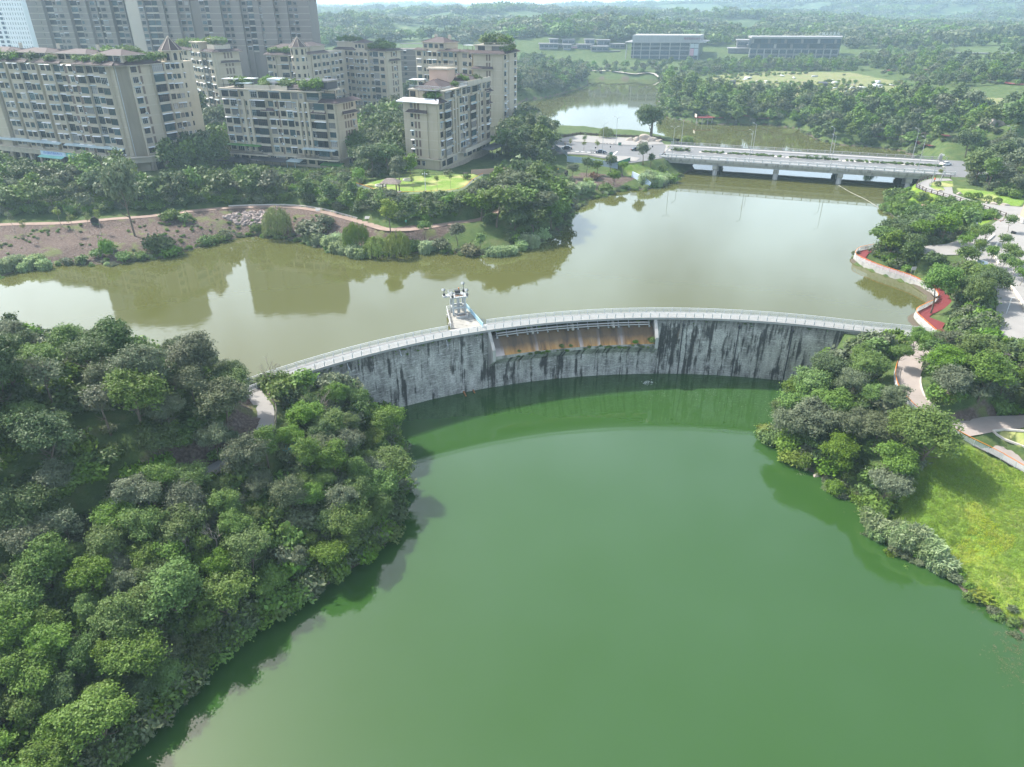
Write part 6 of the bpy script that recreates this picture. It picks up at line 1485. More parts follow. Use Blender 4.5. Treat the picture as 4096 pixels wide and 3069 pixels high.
kb(2157, 2232, 229, 177, 770, rows=3); kb(2232, 2270, 229, 179, 774, rows=3); kb(2252, 2285, 226, 181, 768, rows=3); kb(2285, 2312, 228, 186, 772, mt='poster_pink', win=False); kb(2308, 2365, 229, 180, 771, rows=3); kb(2364, 2432, 224, 188, 764, rows=2); kb(2424, 2478, 222, 206, 765, rows=1); kb(2440, 2500, 212, 178, 776, rows=2)
kb(2199, 2232, 177, 158, 782); kb(2250, 2298, 177, 160, 782); kb(2341, 2378, 177, 160, 782); kb(2390, 2440, 184, 162, 780); kb(2341, 2432, 250, 232, 752, rows=1); kb(2205, 2345, 248, 233, 756, rows=1)
B.done()
# ------------------------------------------------------------------ vegetation
def leaf_cloud(tufts, tn, per, spread, size, asp, seed, up=.45, droop=0.0, flat=.75):
 """leaf-sized faces gathered in tufts; tufts = centres (n,3), tn = outward normals"""
 g = np.random.default_rng(seed); n = len(tufts) * per
 c = np.repeat(tufts, per, 0); nn = np.repeat(tn, per, 0)
 off_ = g.normal(size=(n, 3)) * spread; off_[:, 2] *= .7
 p = c + off_
 nr = nn * .55 + g.normal(size=(n, 3)) * flat * .6 + np.array([0, 0, up])
 nr /= np.linalg.norm(nr, axis=1)[:, None] + 1e-9
 t = g.normal(size=(n, 3)); t[:, 2] -= droop * 3; t -= (t * nr).sum(1)[:, None] * nr; t /= np.linalg.norm(t, axis=1)[:, None] + 1e-9
 s = np.cross(nr, t); L_ = size * g.uniform(.6, 1.35, n)[:, None]; W2 = L_ * asp
 v = np.stack([p - t * L_ / 2, p + s * W2 / 2 - t * L_ * .05, p + t * L_ / 2, p - s * W2 / 2 - t * L_ * .05], 1).reshape(-1, 3)
 return v, np.arange(n * 4).reshape(-1, 4)
def lobes_to_tufts(lobes, n, seed, low=.35, ragged=.22):
 g = np.random.default_rng(seed); lb = np.array(lobes); w = lb[:, 3] ** 2; w /= w.sum()
 k = g.choice(len(lb), n, p=w); d = g.normal(size=(n, 3)); d /= np.linalg.norm(d, axis=1)[:, None]
 bad = (d[:, 2] < -.25) & (g.random(n) > low); d[bad, 2] *= -1
 r = lb[k, 3] * (1 + g.normal(size=n) * ragged)
 return lb[k, :3] + d * r[:, None] * np.array([1, 1, .85]), d
def crown_lobes(seed, K, rx, rz, zc, lobe, skew=0.0):
 g = np.random.default_rng(seed); o = [(0, 0, zc, lobe * 1.2)]
 for i in range(K):
  d = g.normal(size=3); d /= np.linalg.norm(d); d[2] = d[2] if d[2] > -.35 else -d[2] * .6
  q = g.uniform(.55, 1.0)
  o.append((d[0] * rx * q + skew * d[2], d[1] * rx * q, zc + d[2] * rz * q, lobe * g.uniform(.6, 1.15)))
 return o
def trunk_mesh(name, h, r, seed, limbs=5, rx=2.0, m_='bark', lean=.3):
 g = random.Random(seed); b_ = MB(); pts = [(0, 0, -1.5)]
 x = y = 0
 for k in range(1, 6): x += g.uniform(-lean, lean); y += g.uniform(-lean, lean); pts.append((x * k / 5, y * k / 5, h * k / 5))
 b_.tube(pts, [r * 1.25, r * 1.0, r * .85, r * .7, r * .5, r * .2], 7)
 for i in range(limbs):
  k = g.choice([2, 3, 3, 4]); a = g.uniform(0, 6.28); p = Vector(pts[k]); l = rx * g.uniform(.6, 1.0)
  e_ = p + Vector((math.cos(a) * l, math.sin(a) * l, h * g.uniform(.10, .35)))
  md = p.lerp(e_, .5) + Vector((0, 0, -.15 * l)); b_.tube([p, md, e_], [r * .45, r * .3, r * .08], 5)
 return b_.mesh(name, M[m_], True)
PROTO = {}
def add_proto(key, lobes, ntuft, per, spread, size, asp, seed, th, tr, limbs=5, rx=2.0, up=.45, droop=0.0, bark='bark', low=.35, ragged=.22, lean=.3):
 t, d = lobes_to_tufts(lobes, ntuft, seed, low, ragged)
 t[:, 2] = np.maximum(t[:, 2], .1)
 v, f = leaf_cloud(t, d, per, spread, size, asp, seed + 1, up, droop)
 cm = np_mesh('crown', v, f, [L['mid']]); PROTO[key] = (cm, trunk_mesh('trunk', th, tr, seed, limbs, rx, bark, lean))
for i in range(6):    # broad crowns, near: about 8 m tall
 add_proto(('broad', i), crown_lobes(20 + i, 15 + i * 2, 2.5, 2.3 + .15 * i, 4.7 + .2 * i, 1.0, .4), 430, 28, .30, .30, .52, 40 + i, 4.8, .17, 6, 2.2, ragged=.30)
 add_proto(('broadm', i), crown_lobes(20 + i, 13 + i * 2, 2.5, 2.3, 4.7 + .2 * i, 1.15, .4), 300, 8, .34, .58, .55, 60 + i, 4.8, .17, 4, 2.0)
for i in range(2):
 add_proto(('tall', i), crown_lobes(80 + i, 16, 1.6, 3.6, 5.2, .85), 340, 26, .30, .30, .5, 90 + i, 6.5, .15, 6, 1.2)
 add_proto(('tallm', i), crown_lobes(80 + i, 14, 1.6, 3.6, 5.2, .95), 280, 8, .32, .55, .55, 95 + i, 6.5, .15, 4, 1.2)
for i in range(3):
 add_proto(('shrub', i), crown_lobes(100 + i, 9, 1.3, .7, .9, .65), 330, 12, .22, .27, .5, 110 + i, 1.0, .06, 3, .8)
 add_proto(('shrubm', i), crown_lobes(100 + i, 9, 1.3, .7, .9, .75), 110, 8, .26, .48, .55, 115 + i, 1.0, .06, 2, .8)
add_proto(('sparse', 0), crown_lobes(130, 12, 2.0, 2.6, 5.0, .6), 230, 9, .30, .36, .45, 131, 6.6, .13, 9, 1.9, ragged=.35)
add_proto(('sparse', 1), crown_lobes(133, 10, 1.8, 2.4, 4.6, .55), 180, 9, .30, .38, .45, 134, 6.4, .12, 9, 1.7, ragged=.35)
add_proto(('banyan', 0), crown_lobes(140, 26, 4.3, 4.2, 7.2, 1.9), 900, 9, .42, .62, .55, 141, 7.0, .55, 7, 3.2, ragged=.12)
add_proto(('round', 0), crown_lobes(150, 10, .95, .7, 2.5, .62), 210, 9, .18, .30, .5, 151, 2.4, .07, 5, .8, bark='bark_pale')
add_proto(('round', 1), crown_lobes(153, 10, .9, .9, 2.6, .6), 190, 9, .18, .30, .5, 154, 2.5, .07, 5, .8, bark='bark_pale')
add_proto(('poplar', 0), crown_lobes(160, 26, 1.7, 6.6, 8.2, 1.15), 520, 9, .34, .55, .5, 161, 13, .2, 6, 1.0)
add_proto(('ball', 0), [(0, 0, .75, .95)], 170, 8, .07, .22, .5, 171, .7, .08, 2, .4, ragged=.04)
add_proto(('sapling', 0), crown_lobes(180, 9, .75, 1.6, 3.3, .35), 90, 7, .18, .26, .45, 181, 5.0, .05, 7, .8, ragged=.4, bark='bark_pale', lean=.1)
add_proto(('sapling', 1), crown_lobes(183, 8, .55, 1.8, 3.6, .3), 60, 7, .16, .24, .45, 184, 5.6, .05, 8, .7, ragged=.5, bark='bark_pale', lean=.1)
# willow: hanging strands
def willow(seed, R_=2.9, h=5.0):
 g = np.random.default_rng(seed); T, D = [], []
 for i in range(190):
  a = g.uniform(0, 6.283); q = math.sqrt(g.uniform(.05, 1)); x, y = math.cos(a) * R_ * q, math.sin(a) * R_ * q
  top = h * (1 - .34 * q ** 3) + g.uniform(-.3, .4); ln = g.uniform(.45, .9) * top * (.4 + .6 * q)
  for k in range(13):
   s_ = k / 12; T.append((x + .35 * s_ * math.cos(a), y + .35 * s_ * math.sin(a), top - ln * s_)); D.append((math.cos(a), math.sin(a), .2))
 v, f = leaf_cloud(np.array(T), np.array(D), 3, .11, .42, .22, seed + 1, .05, 1.6, .6)
 return np_mesh('crown', v, f, [L['willow']]), trunk_mesh('trunk', h * .9, .16, seed, 5, 1.3)
PROTO[('willow', 0)] = willow(190); PROTO[('willow', 1)] = willow(193, 2.6, 5.4)
def reed(seed, R_=1.5, h=3.0, n=230, w=.10):
 g = np.random.default_rng(seed); v, f = [], []
 for i in range(n):
  a = g.uniform(0, 6.283); q = math.sqrt(g.random()) * R_; x, y = math.cos(a) * q, math.sin(a) * q; hh = h * g.uniform(.65, 1.1) * (1 - .25 * (q / R_) ** 2)
  b = g.uniform(0, 6.283); ln = g.uniform(.15, .75); dx, dy = math.cos(b) * ln, math.sin(b) * ln
  ps = [(x, y, 0), (x + dx * .15, y + dy * .15, hh * .45), (x + dx * .5, y + dy * .5, hh * .85), (x + dx * 1.1, y + dy * 1.1, hh * g.uniform(.78, 1.0))]
  ws = [.05, w, w * .9, .01]; k = len(v); sx, sy = -math.sin(b + .6), math.cos(b + .6)
  for p, ww in zip(ps, ws): v += [(p[0] - sx * ww, p[1] - sy * ww, p[2]), (p[0] + sx * ww, p[1] + sy * ww, p[2])]
  for j in range(3): f.append((k + 2 * j, k + 2 * j + 1, k + 2 * j + 3, k + 2 * j + 2))
  for j in range(3):   # side blades
   z = hh * g.uniform(.35, .85); c = g.uniform(0, 6.283); l = g.uniform(.4, .75); k = len(v); ux_, uy_ = math.cos(c), math.sin(c)
   v += [(x + dx * .3 - uy_ * .05, y + dy * .3 + ux_ * .05, z), (x + dx * .3 + uy_ * .05, y + dy * .3 - ux_ * .05, z), (x + dx * .3 + ux_ * l, y + dy * .3 + uy_ * l, z + .12), (x + dx * .3 + ux_ * l * .5 - uy_ * .06, y + dy * .3 + uy_ * l * .5 + ux_ * .06, z + .22)]
   f.append((k, k + 1, k + 2, k + 3))
 return np_mesh('blades', np.array(v), np.array(f), [L['reed']])
PROTO[('reed', 0)] = (reed(200), None); PROTO[('reed', 1)] = (reed(203, 1.2, 2.4, 180), None)
def palm(seed, h=1.0, n=16, l=1.5):
 g = random.Random(seed); b_ = MB()
 for i in range(n):
  a = i * 2.4 + g.uniform(-.2, .2); t = g.uniform(.25, 1.15); pts = []
  for k in range(5):
   s_ = k / 4; r = l * s_ * math.cos(t * (1 - s_ * 1.2)); z = h + l * (math.sin(t) * s_ - .75 * s_ * s_)
   pts.append((math.cos(a) * r, math.sin(a) * r, z))
  for k in range(4):
   p, q = Vector(pts[k]), Vector(pts[k + 1]); w = .26 * (1 - abs(k - 1.2) / 4); sd = Vector((-math.sin(a), math.cos(a), 0))
   b_.face([p + sd * w, p - Vector((0, 0, .0)), q, q + sd * w * .8 - Vector((0, 0, .1))]); b_.face([p, p - sd * w, q - sd * w * .8 - Vector((0, 0, .1)), q])
 t_ = MB(); t_.tube([(0, 0, -.3), (0, 0, h * .5), (0, 0, h)], [.22, .2, .16], 8)
 return b_.mesh('fronds', L['dark']), t_.mesh('trunk', M['bark'])
PROTO[('palm', 0)] = palm(210)
def bare(seed):
 g = random.Random(seed); b_ = MB()
 def br_(p, d, l, r, n):
  q = p + d * l; b_.tube([p, p.lerp(q, .5) + Vector((g.uniform(-.1, .1), g.uniform(-.1, .1), 0)) * l, q], [r, r * .8, r * .55], 5, cap=False)
  if n: 
   for k in range(3): br_(p.lerp(q, g.uniform(.6, 1)), (d + Vector((g.uniform(-.8, .8), g.uniform(-.8, .8), g.uniform(-.1, .5)))).normalized(), l * g.uniform(.5, .75), r * .55, n - 1)
 br_(Vector((0, 0, -.5)), Vector((.1, .05, 1)).normalized(), 2.6, .10, 4)
 return b_.mesh('branches', M['bark_pale'])
PROTO[('bare', 0)] = (bare(220), None)
def canna(seed):
 g = random.Random(seed); b_ = MB()
 for i in range(90):
  a = g.uniform(0, 6.28); q = math.sqrt(g.random()) * 1.3; x, y = math.cos(a) * q, math.sin(a) * q; z = g.uniform(.25, 1.1); b = g.uniform(0, 6.28); l = g.uniform(.45, .8); w = l * .22; u = Vector((math.cos(b), math.sin(b), .25)).normalized(); s_ = Vector((-math.sin(b), math.cos(b), .15)); p = Vector((x, y, z))
  b_.face([p, p + u * l * .4 + s_ * w, p + u * l, p + u * l * .4 - s_ * w])
 return b_.mesh('leaves', L['yellow'])
PROTO[('canna', 0)] = (canna(230), None)
# low-detail kinds for wide woods
def far_mesh(key, seed, K, rx, rz, zc, lobe, nt_, per, size, trunk_h, sp):
 t, d = lobes_to_tufts(crown_lobes(seed, K, rx, rz, zc, lobe), nt_, seed)
 v, f = leaf_cloud(t, d, per, .4, size, .62, seed + 1)
 me = np_mesh(key, v, f, [L[sp]]); return me
lod = bpy.data.collections.new('wood_kinds')          # never linked to the scene: only the woods refer to it
LOD = []
for i, sp in enumerate(['dark', 'grey', 'mid', 'mid', 'bright', 'grey', 'dark']):
 o = bpy.data.objects.new('kind_%02d' % i, far_mesh('far_crown', 300 + i, 10, 2.3, 2.4 if i % 3 else 3.3, 3.9 if i % 3 else 4.8, 1.25, 120, 5, .95, 4, sp)); lod.objects.link(o); LOD.append(o)
for i, sp in enumerate(['mid', 'dark', 'bright', 'grey', 'yellow']):
 o = bpy.data.objects.new('kind_%02d' % (7 + i), PROTO[('shrubm', i % 3)][0].copy()); o.data.materials[0] = L[sp]; lod.objects.link(o); LOD.append(o)
for i, sp in enumerate(['dark', 'grey', 'mid']):      # clumps of many crowns for the far hills
 vs_, fs_ = [], []; g = np.random.default_rng(340 + i); k0 = 0
 for j in range(7):
  t, d = lobes_to_tufts(crown_lobes(350 + i * 10 + j, 5, 2.6, 2.2 + g.random() * 2, 3.6, 1.6), 34, 360 + j); v, f = leaf_cloud(t, d, 3, .6, 1.9, .7, 370 + j)
  v = v * g.uniform(.8, 1.3) + np.array([g.uniform(-8, 8), g.uniform(-8, 8), 0]); vs_.append(v); fs_.append(f + k0); k0 += len(v)
 o = bpy.data.objects.new('kind_%02d' % (12 + i), np_mesh('far_clump', np.vstack(vs_), np.vstack(fs_), [L[sp]])); lod.objects.link(o); LOD.append(o)
o = bpy.data.objects.new('kind_15', PROTO[('reed', 1)][0]); lod.objects.link(o); LOD.append(o)
tf = leaf_cloud(np.zeros((1, 3)) + np.array([0, 0, .12]), np.array([[0, 0, 1.]]), 26, .26, .17, .6, 391, .8)
for i, sp in enumerate(['cover', 'cover_gold', 'dry']):
 o = bpy.data.objects.new('kind_%02d' % (16 + i), np_mesh('leaf_tuft', tf[0], tf[1], [L[sp]])); lod.objects.link(o); LOD.append(o)
ng = bpy.data.node_groups.new('scatter', 'GeometryNodeTree')
ng.interface.new_socket('Geometry', in_out='INPUT', socket_type='NodeSocketGeometry'); ng.interface.new_socket('Geometry', in_out='OUTPUT', socket_type='NodeSocketGeometry')
gi = ng.nodes.new('NodeGroupInput'); go = ng.nodes.new('NodeGroupOutput'); ip = ng.nodes.new('GeometryNodeInstanceOnPoints'); ci = ng.nodes.new('GeometryNodeCollectionInfo')
ci.inputs['Collection'].default_value = lod; ci.inputs['Separate Children'].default_value = True; ci.inputs['Reset Children'].default_value = True
ip.inputs['Pick Instance'].default_value = True
def na(n_, t): a = ng.nodes.new('GeometryNodeInputNamedAttribute'); a.data_type = t; a.inputs['Name'].default_value = n_; return a.outputs[0]
ng.links.new(gi.outputs[0], ip.inputs['Points']); ng.links.new(ci.outputs[0], ip.inputs['Instance']); ng.links.new(na('kind_no', 'INT'), ip.inputs['Instance Index'])
e2r = ng.nodes.new('FunctionNodeEulerToRotation'); ng.links.new(na('turn', 'FLOAT_VECTOR'), e2r.inputs[0]); ng.links.new(e2r.outputs[0], ip.inputs['Rotation'])
ng.links.new(na('size', 'FLOAT_VECTOR'), ip.inputs['Scale']); ng.links.new(ip.outputs[0], go.inputs[0])
def scatter(name, pts, label):
 """pts: (x, y, z, scale, kind number)"""
 if not pts: return
 a = np.array(pts, float); me = bpy.data.meshes.new(name); me.vertices.add(len(a)); me.vertices.foreach_set('co', a[:, :3].astype(np.float32).ravel())
 at = me.attributes.new('kind_no', 'INT', 'POINT'); at.data.foreach_set('value', a[:, 4].astype(np.int32))
 g = np.random.default_rng(len(a)); rt = np.zeros((len(a), 3), np.float32); rt[:, 2] = g.uniform(0, 6.283, len(a)); rt[:, :2] = g.normal(0, .05, (len(a), 2))
 at = me.attributes.new('turn', 'FLOAT_VECTOR', 'POINT'); at.data.foreach_set('vector', rt.ravel())
 s_ = np.repeat(a[:, 3:4], 3, 1) * g.uniform(.88, 1.14, (len(a), 3)); at = me.attributes.new('size', 'FLOAT_VECTOR', 'POINT'); at.data.foreach_set('vector', s_.astype(np.float32).ravel())
 o = inst(name, me); md = o.modifiers.new('scatter', 'NODES'); md.node_group = ng; tag(o, label, kind='stuff'); return o
FORM = {'broad': 'bushy tree', 'tall': 'slender tree', 'sparse': 'open branched tree', 'shrub': 'shrub', 'willow': 'weeping willow', 'reed': 'reed clump', 'banyan': 'round tree', 'round': 'small round tree', 'poplar': 'tall dense tree', 'ball': 'clipped ball bush', 'sapling': 'thin sapling', 'palm': 'small palm', 'bare': 'leafless branched tree', 'canna': 'broad leaved plant'}
NAME = {'broad': 'broadleaf_tree', 'tall': 'broadleaf_tree', 'sparse': 'broadleaf_tree', 'shrub': 'shrub', 'willow': 'willow_tree', 'reed': 'reed_clump', 'banyan': 'banyan_tree', 'round': 'plaza_tree', 'poplar': 'poplar_tree', 'ball': 'ball_bush', 'sapling': 'sapling', 'palm': 'palm', 'bare': 'bare_tree', 'canna': 'canna_plant'}
CAT = {'shrub': 'shrub', 'reed': 'reeds', 'ball': 'bush', 'canna': 'plant', 'palm': 'palm'}
CROWN = {'reed': 'blades', 'palm': 'fronds', 'bare': 'branches', 'canna': 'leaves', 'shrub': 'foliage', 'ball': 'foliage'}
COLW = {'dark': 'dark green', 'grey': 'grey green', 'mid': 'mid green', 'bright': 'bright green', 'yellow': 'yellow green', 'willow': 'pale green', 'reed': 'pale blue green', 'dry': 'straw coloured', 'rust': 'rusty brown'}
def plant(form, sp, loc, s_, label=None, group=None, rz=None, var=None, sz=None):
 d = math.dist((0, 0), loc[:2])
 key = form
 if form in ('broad', 'tall', 'shrub') and d > 165: key = form + 'm'
 n_ = len([k for k in PROTO if k[0] == key]); i = rnd.randrange(n_) if var is None else var
 cm, tm = PROTO[(key, i)]; rz = rnd.uniform(0, 6.28) if rz is None else rz
 root = bpy.data.objects.new(NAME[form], None); COL.objects.link(root); root.location = loc; root.rotation_euler = (rnd.uniform(-.05, .05), rnd.uniform(-.05, .05), rz)
 root.scale = (s_ * rnd.uniform(.9, 1.1), s_ * rnd.uniform(.9, 1.1), s_ * (sz or rnd.uniform(.88, 1.12))); root.empty_display_size = .3
 tag(root, label, CAT.get(form, 'tree'), group)
 c = bpy.data.objects.new(CROWN.get(form, 'crown'), cm); COL.objects.link(c); c.parent = root
 if form != 'bare': c.material_slots[0].link = 'OBJECT'; c.material_slots[0].material = L[sp]
 if tm is not None and form not in ('shrub', 'ball'): t = bpy.data.objects.new('trunk', tm); COL.objects.link(t); t.parent = root
 return root
cand = []; under = []
def polyd(line, x, y):
 b_ = 1e9
 for (ax, ay), (bx, by) in zip(line[:-1], line[1:]):
  ex, ey = bx - ax, by - ay; t = max(0, min(1, ((x - ax) * ex + (y - ay) * ey) / max(ex * ex + ey * ey, 1e-9))); b_ = min(b_, math.hypot(x - ax - t * ex, y - ay - t * ey))
 return b_
PATHS = [([(p[0], p[1]) for p in ln], w) for ln, w in ((rpath_pts, 2.6), (rpath2, 2.6), (lpath_pts, 2.3), (bank_pts, 2.2), (redwalk_mid, 2.0))]
KEEP = [(p, 1.5) for p in (plaza_poly, upath_poly, road_poly, road2_poly, lawn_poly, island_poly)]
HP = G(1045, 1715)
def clear_spot(x, y, zid=0):
 for k_, (ln, w) in enumerate(PATHS):
  if k_ == 2 and y < 84: w = .9
  if zid == 1 and k_ == 2 and math.hypot(x - HP[0], y - HP[1]) < 7: w = 4.0
  if zid == 3 and k_ < 2: w = 4.6
  if zid == 4 and k_ < 2: w = 3.2
  if polyd(ln, x, y) < w: return False
 for p, w in KEEP:
  if sdist(p, np.array([x]), np.array([y]))[0] < w: return False
 return True
SKY = {1: [(900, 1700), (1180, 1490), (1260, 1500), (1330, 1545), (1450, 1560), (1560, 1650), (1640, 1800), (1680, 2200), (1690, 3300)],
       2: [(-300, 1290), (0, 1290), (120, 1310), (230, 1330), (420, 1310), (560, 1380), (640, 1420), (700, 1350), (840, 1410), (1000, 1480), (1060, 1530)],
       3: [(3040, 1740), (3080, 1620), (3200, 1520), (3300, 1440), (3440, 1375), (3560, 1345), (3700, 1400)],
       4: [(3690, 1440), (3760, 1330), (3900, 1280), (4300, 1240)],
       5: [(-300, 600), (0, 600), (100, 652), (250, 668), (330, 640), (450, 600), (520, 640), (560, 700), (640, 725), (700, 680), (900, 690), (1180, 690), (1220, 730), (1400, 745), (1500, 800), (1560, 818), (1900, 818)],
       6: [(1840, 790), (1950, 715), (2060, 670), (2150, 690), (2280, 800)]}
def cap(zid, x, y, z, h):
 if zid not in SKY: return h
 k = SKY[zid]
 for _ in range(12):
  px, py, dp = proj(x, y, z + h)
  lim = np.interp(px, [q[0] for q in k], [q[1] for q in k])
  if py >= lim or h < 1.5: break
  h *= .9
 return h
WIDE = {6: 1.2, 1: 1.1, 2: 1.12, 3: 1.25, 4: 1.15}
def wood(zid, poly, spacing, hr, mix, forms, origin, ophrase, rowref, place, holes=(), us=.55, ukinds=(7, 8, 9, 10), margin=.8, umult=1.0):
 """dart-throw trees into an outline and remember how each stands"""
 a = np.array(poly); x0, y0 = a.min(0); x1, y1 = a.max(0); got = []
 n_ = int((x1 - x0) * (y1 - y0) / spacing ** 2 * 5); g = random.Random(zid * 31 + 5)
 X = np.array([g.uniform(x0, x1) for _ in range(n_)]); Y = np.array([g.uniform(y0, y1) for _ in range(n_)])
 ok = (sdist(poly, X, Y) < 0) & (sdist(UP, X, Y) > margin) & (sdist(LO, X, Y) > margin); X, Y = X[ok], Y[ok]
 cell = {}
 for x, y in zip(X, Y):
  if any(math.hypot(x - hx, y - hy) < hr_ for hx, hy, hr_ in holes): continue
  ci_, cj = int(x // spacing), int(y // spacing)
  if any((x - u) ** 2 + (y - v) ** 2 < spacing ** 2 for i in (-1, 0, 1) for j in (-1, 0, 1) for u, v in cell.get((ci_ + i, cj + j), ())): continue
  if not clear_spot(x, y, zid): continue
  cell.setdefault((ci_, cj), []).append((x, y)); z = hgt(x, y)
  sp = g.choices([m_[0] for m_ in mix], [m_[1] for m_ in mix])[0]; fm = g.choices([m_[0] for m_ in forms], [m_[1] for m_ in forms])[0]
  h = cap(zid, x, y, z, g.uniform(*hr)); wd_ = WIDE.get(zid, 1.05)
  if h < 1.6: continue
  sc_ = h / {'broad': 7.6, 'tall': 9.2, 'sparse': 8.0, 'shrub': 2.1}[fm]
  px, py, dp = proj(x, y, z + h * .6); inf = -150 < px < 4250 and -100 < py < 3250
  cand.append(dict(z=zid, loc=(x, y, z), sp=sp, fm=fm, s=sc_ * wd_, sz=1 / wd_, show=(h / max(dp, 1)) * (1 if inf else .02), row=int(polyd(rowref, x, y) // (spacing * 1.25)), o=math.hypot(x - origin[0], y - origin[1]), op=ophrase, pl=place))
 ng_ = int(len(X) * .35 * umult)
 for k in range(ng_):
  x, y = X[k] + g.uniform(-1, 1), Y[k] + g.uniform(-1, 1)
  if sdist(UP, np.array([x]), np.array([y]))[0] < .6 or sdist(LO, np.array([x]), np.array([y]))[0] < .6: continue
  if clear_spot(x, y, zid): under.append((x, y, hgt(x, y) - .1, g.uniform(.7, 1.5) * us * 1.6, g.choice(ukinds)))
lp = [(p[0], p[1]) for p in lpath_pts]; LSH = Q(low_left, ZL); RSH = Q(low_right, ZL)
damL, damR = (-41, 100), (66, 112)
dg = G(500, 1925); dg2 = G(440, 2010)
hole2 = [(dg[0], dg[1], 4.0), (dg2[0], dg2[1], 3.6)]
wood(1, lp + LSH, 2.65, (3.6, 7.6), (('mid', 6), ('bright', 2.4), ('grey', 1.2), ('dark', 1.2)), (('broad', 7), ('tall', 2.2), ('sparse', .8)), damL, 'from the dam', LSH, 'lower left wood', margin=.2, umult=1.5)
wood(2, lp + [(-110, 40), (-190, 90), (-170, 123), (-115, 119), (-80, 115), (-52, 110)], 3.4, (5.0, 9.6), (('grey', 6), ('dark', 3), ('mid', 1)), (('broad', 7), ('tall', 2), ('sparse', 1.3)), damL, 'from the dam', lp, 'above the left path', hole2)
Z3 = RSH[1:9] + GP([(3500, 2060), (3580, 2010), (3660, 1940), (3730, 1860), (3745, 1790), (3700, 1740), (3630, 1680), (3570, 1610), (3555, 1530), (3580, 1460), (3650, 1390), (3700, 1365), (3560, 1372), (3420, 1430), (3250, 1520), (3160, 1600)])
wood(3, Z3, 3.3, (5.2, 8.2), (('grey', 4), ('mid', 3), ('dark', 2), ('bright', 1)), (('broad', 8), ('tall', .8), ('sparse', .3)), damR, 'from the dam', RSH, 'right shore wood', umult=1.2)
pv = P(3960, 1420, 3.2)
wood(4, GP([(3735, 1425), (3690, 1500), (3700, 1570), (3760, 1635), (3850, 1672), (4000, 1672), (4250, 1665), (4250, 1340), (4096, 1318), (3960, 1290), (3850, 1290), (3790, 1330)]), 3.6, (5, 7.5), (('mid', 4), ('grey', 2), ('bright', 2), ('dark', 1.5)), (('broad', 8), ('sparse', .6)), damR, 'from the dam', [(p[0], p[1]) for p in rpath_pts], 'above the pink path', umult=2.5, holes=[(pv[0], pv[1], 6.5), (pv[0] + 9, pv[1] - 1, 6.0), (pv[0] + 17, pv[1] - 3, 6)])
bk = [(p[0], p[1]) for p in bank_pts]
wood(5, GP([(-150, 868), (200, 862), (420, 852), (600, 842), (720, 826), (890, 812), (1100, 804), (1200, 808), (1290, 822), (1380, 845), (1480, 872), (1560, 893), (1700, 888), (1800, 870), (1900, 850), (1900, 812), (1850, 812), (1700, 818), (1570, 813), (1500, 795), (1400, 765), (1330, 738), (1200, 728), (1000, 722), (900, 715), (800, 728), (760, 770), (640, 790), (560, 760), (500, 715), (420, 700), (-150, 672)]), 3.9, (5.0, 8.0), (('dark', 4), ('mid', 3), ('grey', 3)), (('broad', 9), ('tall', .5)), (-130, 200), 'from the left end', bk, 'above the dirt track', umult=2.6)
wood(6, GP([(1840, 872), (1900, 800), (1950, 745), (2010, 690), (2090, 650), (2170, 690), (2215, 770), (2290, 810), (2275, 860), (2250, 900), (2190, 950), (2120, 978), (2060, 985), (2010, 960), (1940, 915), (1880, 905)]), 4.0, (6.5, 10.5), (('dark', 3), ('grey', 4), ('mid', 3)), (('broad', 9), ('tall', .6)), P(1850, 880, 4)[:2], 'from the lawn', Q(up_left[20:30]), 'knoll wood')
wood(7, GP([(1400, 692), (1440, 620), (1470, 520), (1580, 470), (1610, 560), (1632, 640), (1600, 700), (1500, 718)]), 5, (7, 10.5), (('dark', 5), ('mid', 2), ('grey', 2)), (('broad', 8), ('tall', 2)), (-58, 249), 'from the centre flats', [(-58, 249), (-24, 243)], 'between the front flats')
wood(8, GP([(1990, 610), (2050, 560), (2090, 500), (2190, 560), (2215, 640), (2200, 700), (2150, 690), (2060, 660)]), 4.6, (7, 11), (('dark', 6), ('grey', 2), ('mid', 1)), (('broad', 6), ('tall', 3)), (-2, 285), 'from the right flats', [(15, 300), (20, 260)], 'by the car park')
wood(9, GP([(660, 705), (740, 640), (790, 590), (930, 610), (900, 672), (760, 700)]), 4.6, (6, 9), (('dark', 6), ('mid', 2)), (('broad', 8),), (-120, 250), 'from the left flats', [(-120, 255), (-95, 258)], 'in the side gap')
wood(10, GP([(960, 430), (760, 470), (800, 520), (960, 540), (1100, 470), (1260, 430)]), 5.5, (7, 11), (('dark', 5), ('mid', 2), ('grey', 2)), (('broad', 7), ('tall', 2)), (-130, 340), 'from the left flats', [(-130, 345), (-60, 390)], 'in the inner garden')
wood(11, GP([(1960, 350), (2090, 262), (2200, 280), (2330, 300), (2352, 340), (2230, 380), (2100, 393), (2000, 385)]), 6.0, (7, 11), (('dark', 4), ('grey', 4), ('mid', 2)), (('broad', 7), ('tall', 3)), (25, 400), 'from the car park', Q(up_far[10:16]), 'on the far left bank')
wood(12, GP([(2650, 352), (2640, 440), (2700, 478), (2900, 497), (3190, 508), (3260, 552), (3350, 574), (3560, 592), (3640, 580), (3700, 520), (3860, 500), (3900, 470), (3700, 422), (3500, 418), (3300, 408), (3100, 408), (2900, 398), (2760, 370)]), 5.8, (6, 10), (('dark', 4), ('mid', 4), ('grey', 2), ('bright', 1)), (('broad', 8), ('tall', 1)), (90, 450), 'from the left tip', Q(up_far[25:36]), 'on the far peninsula')
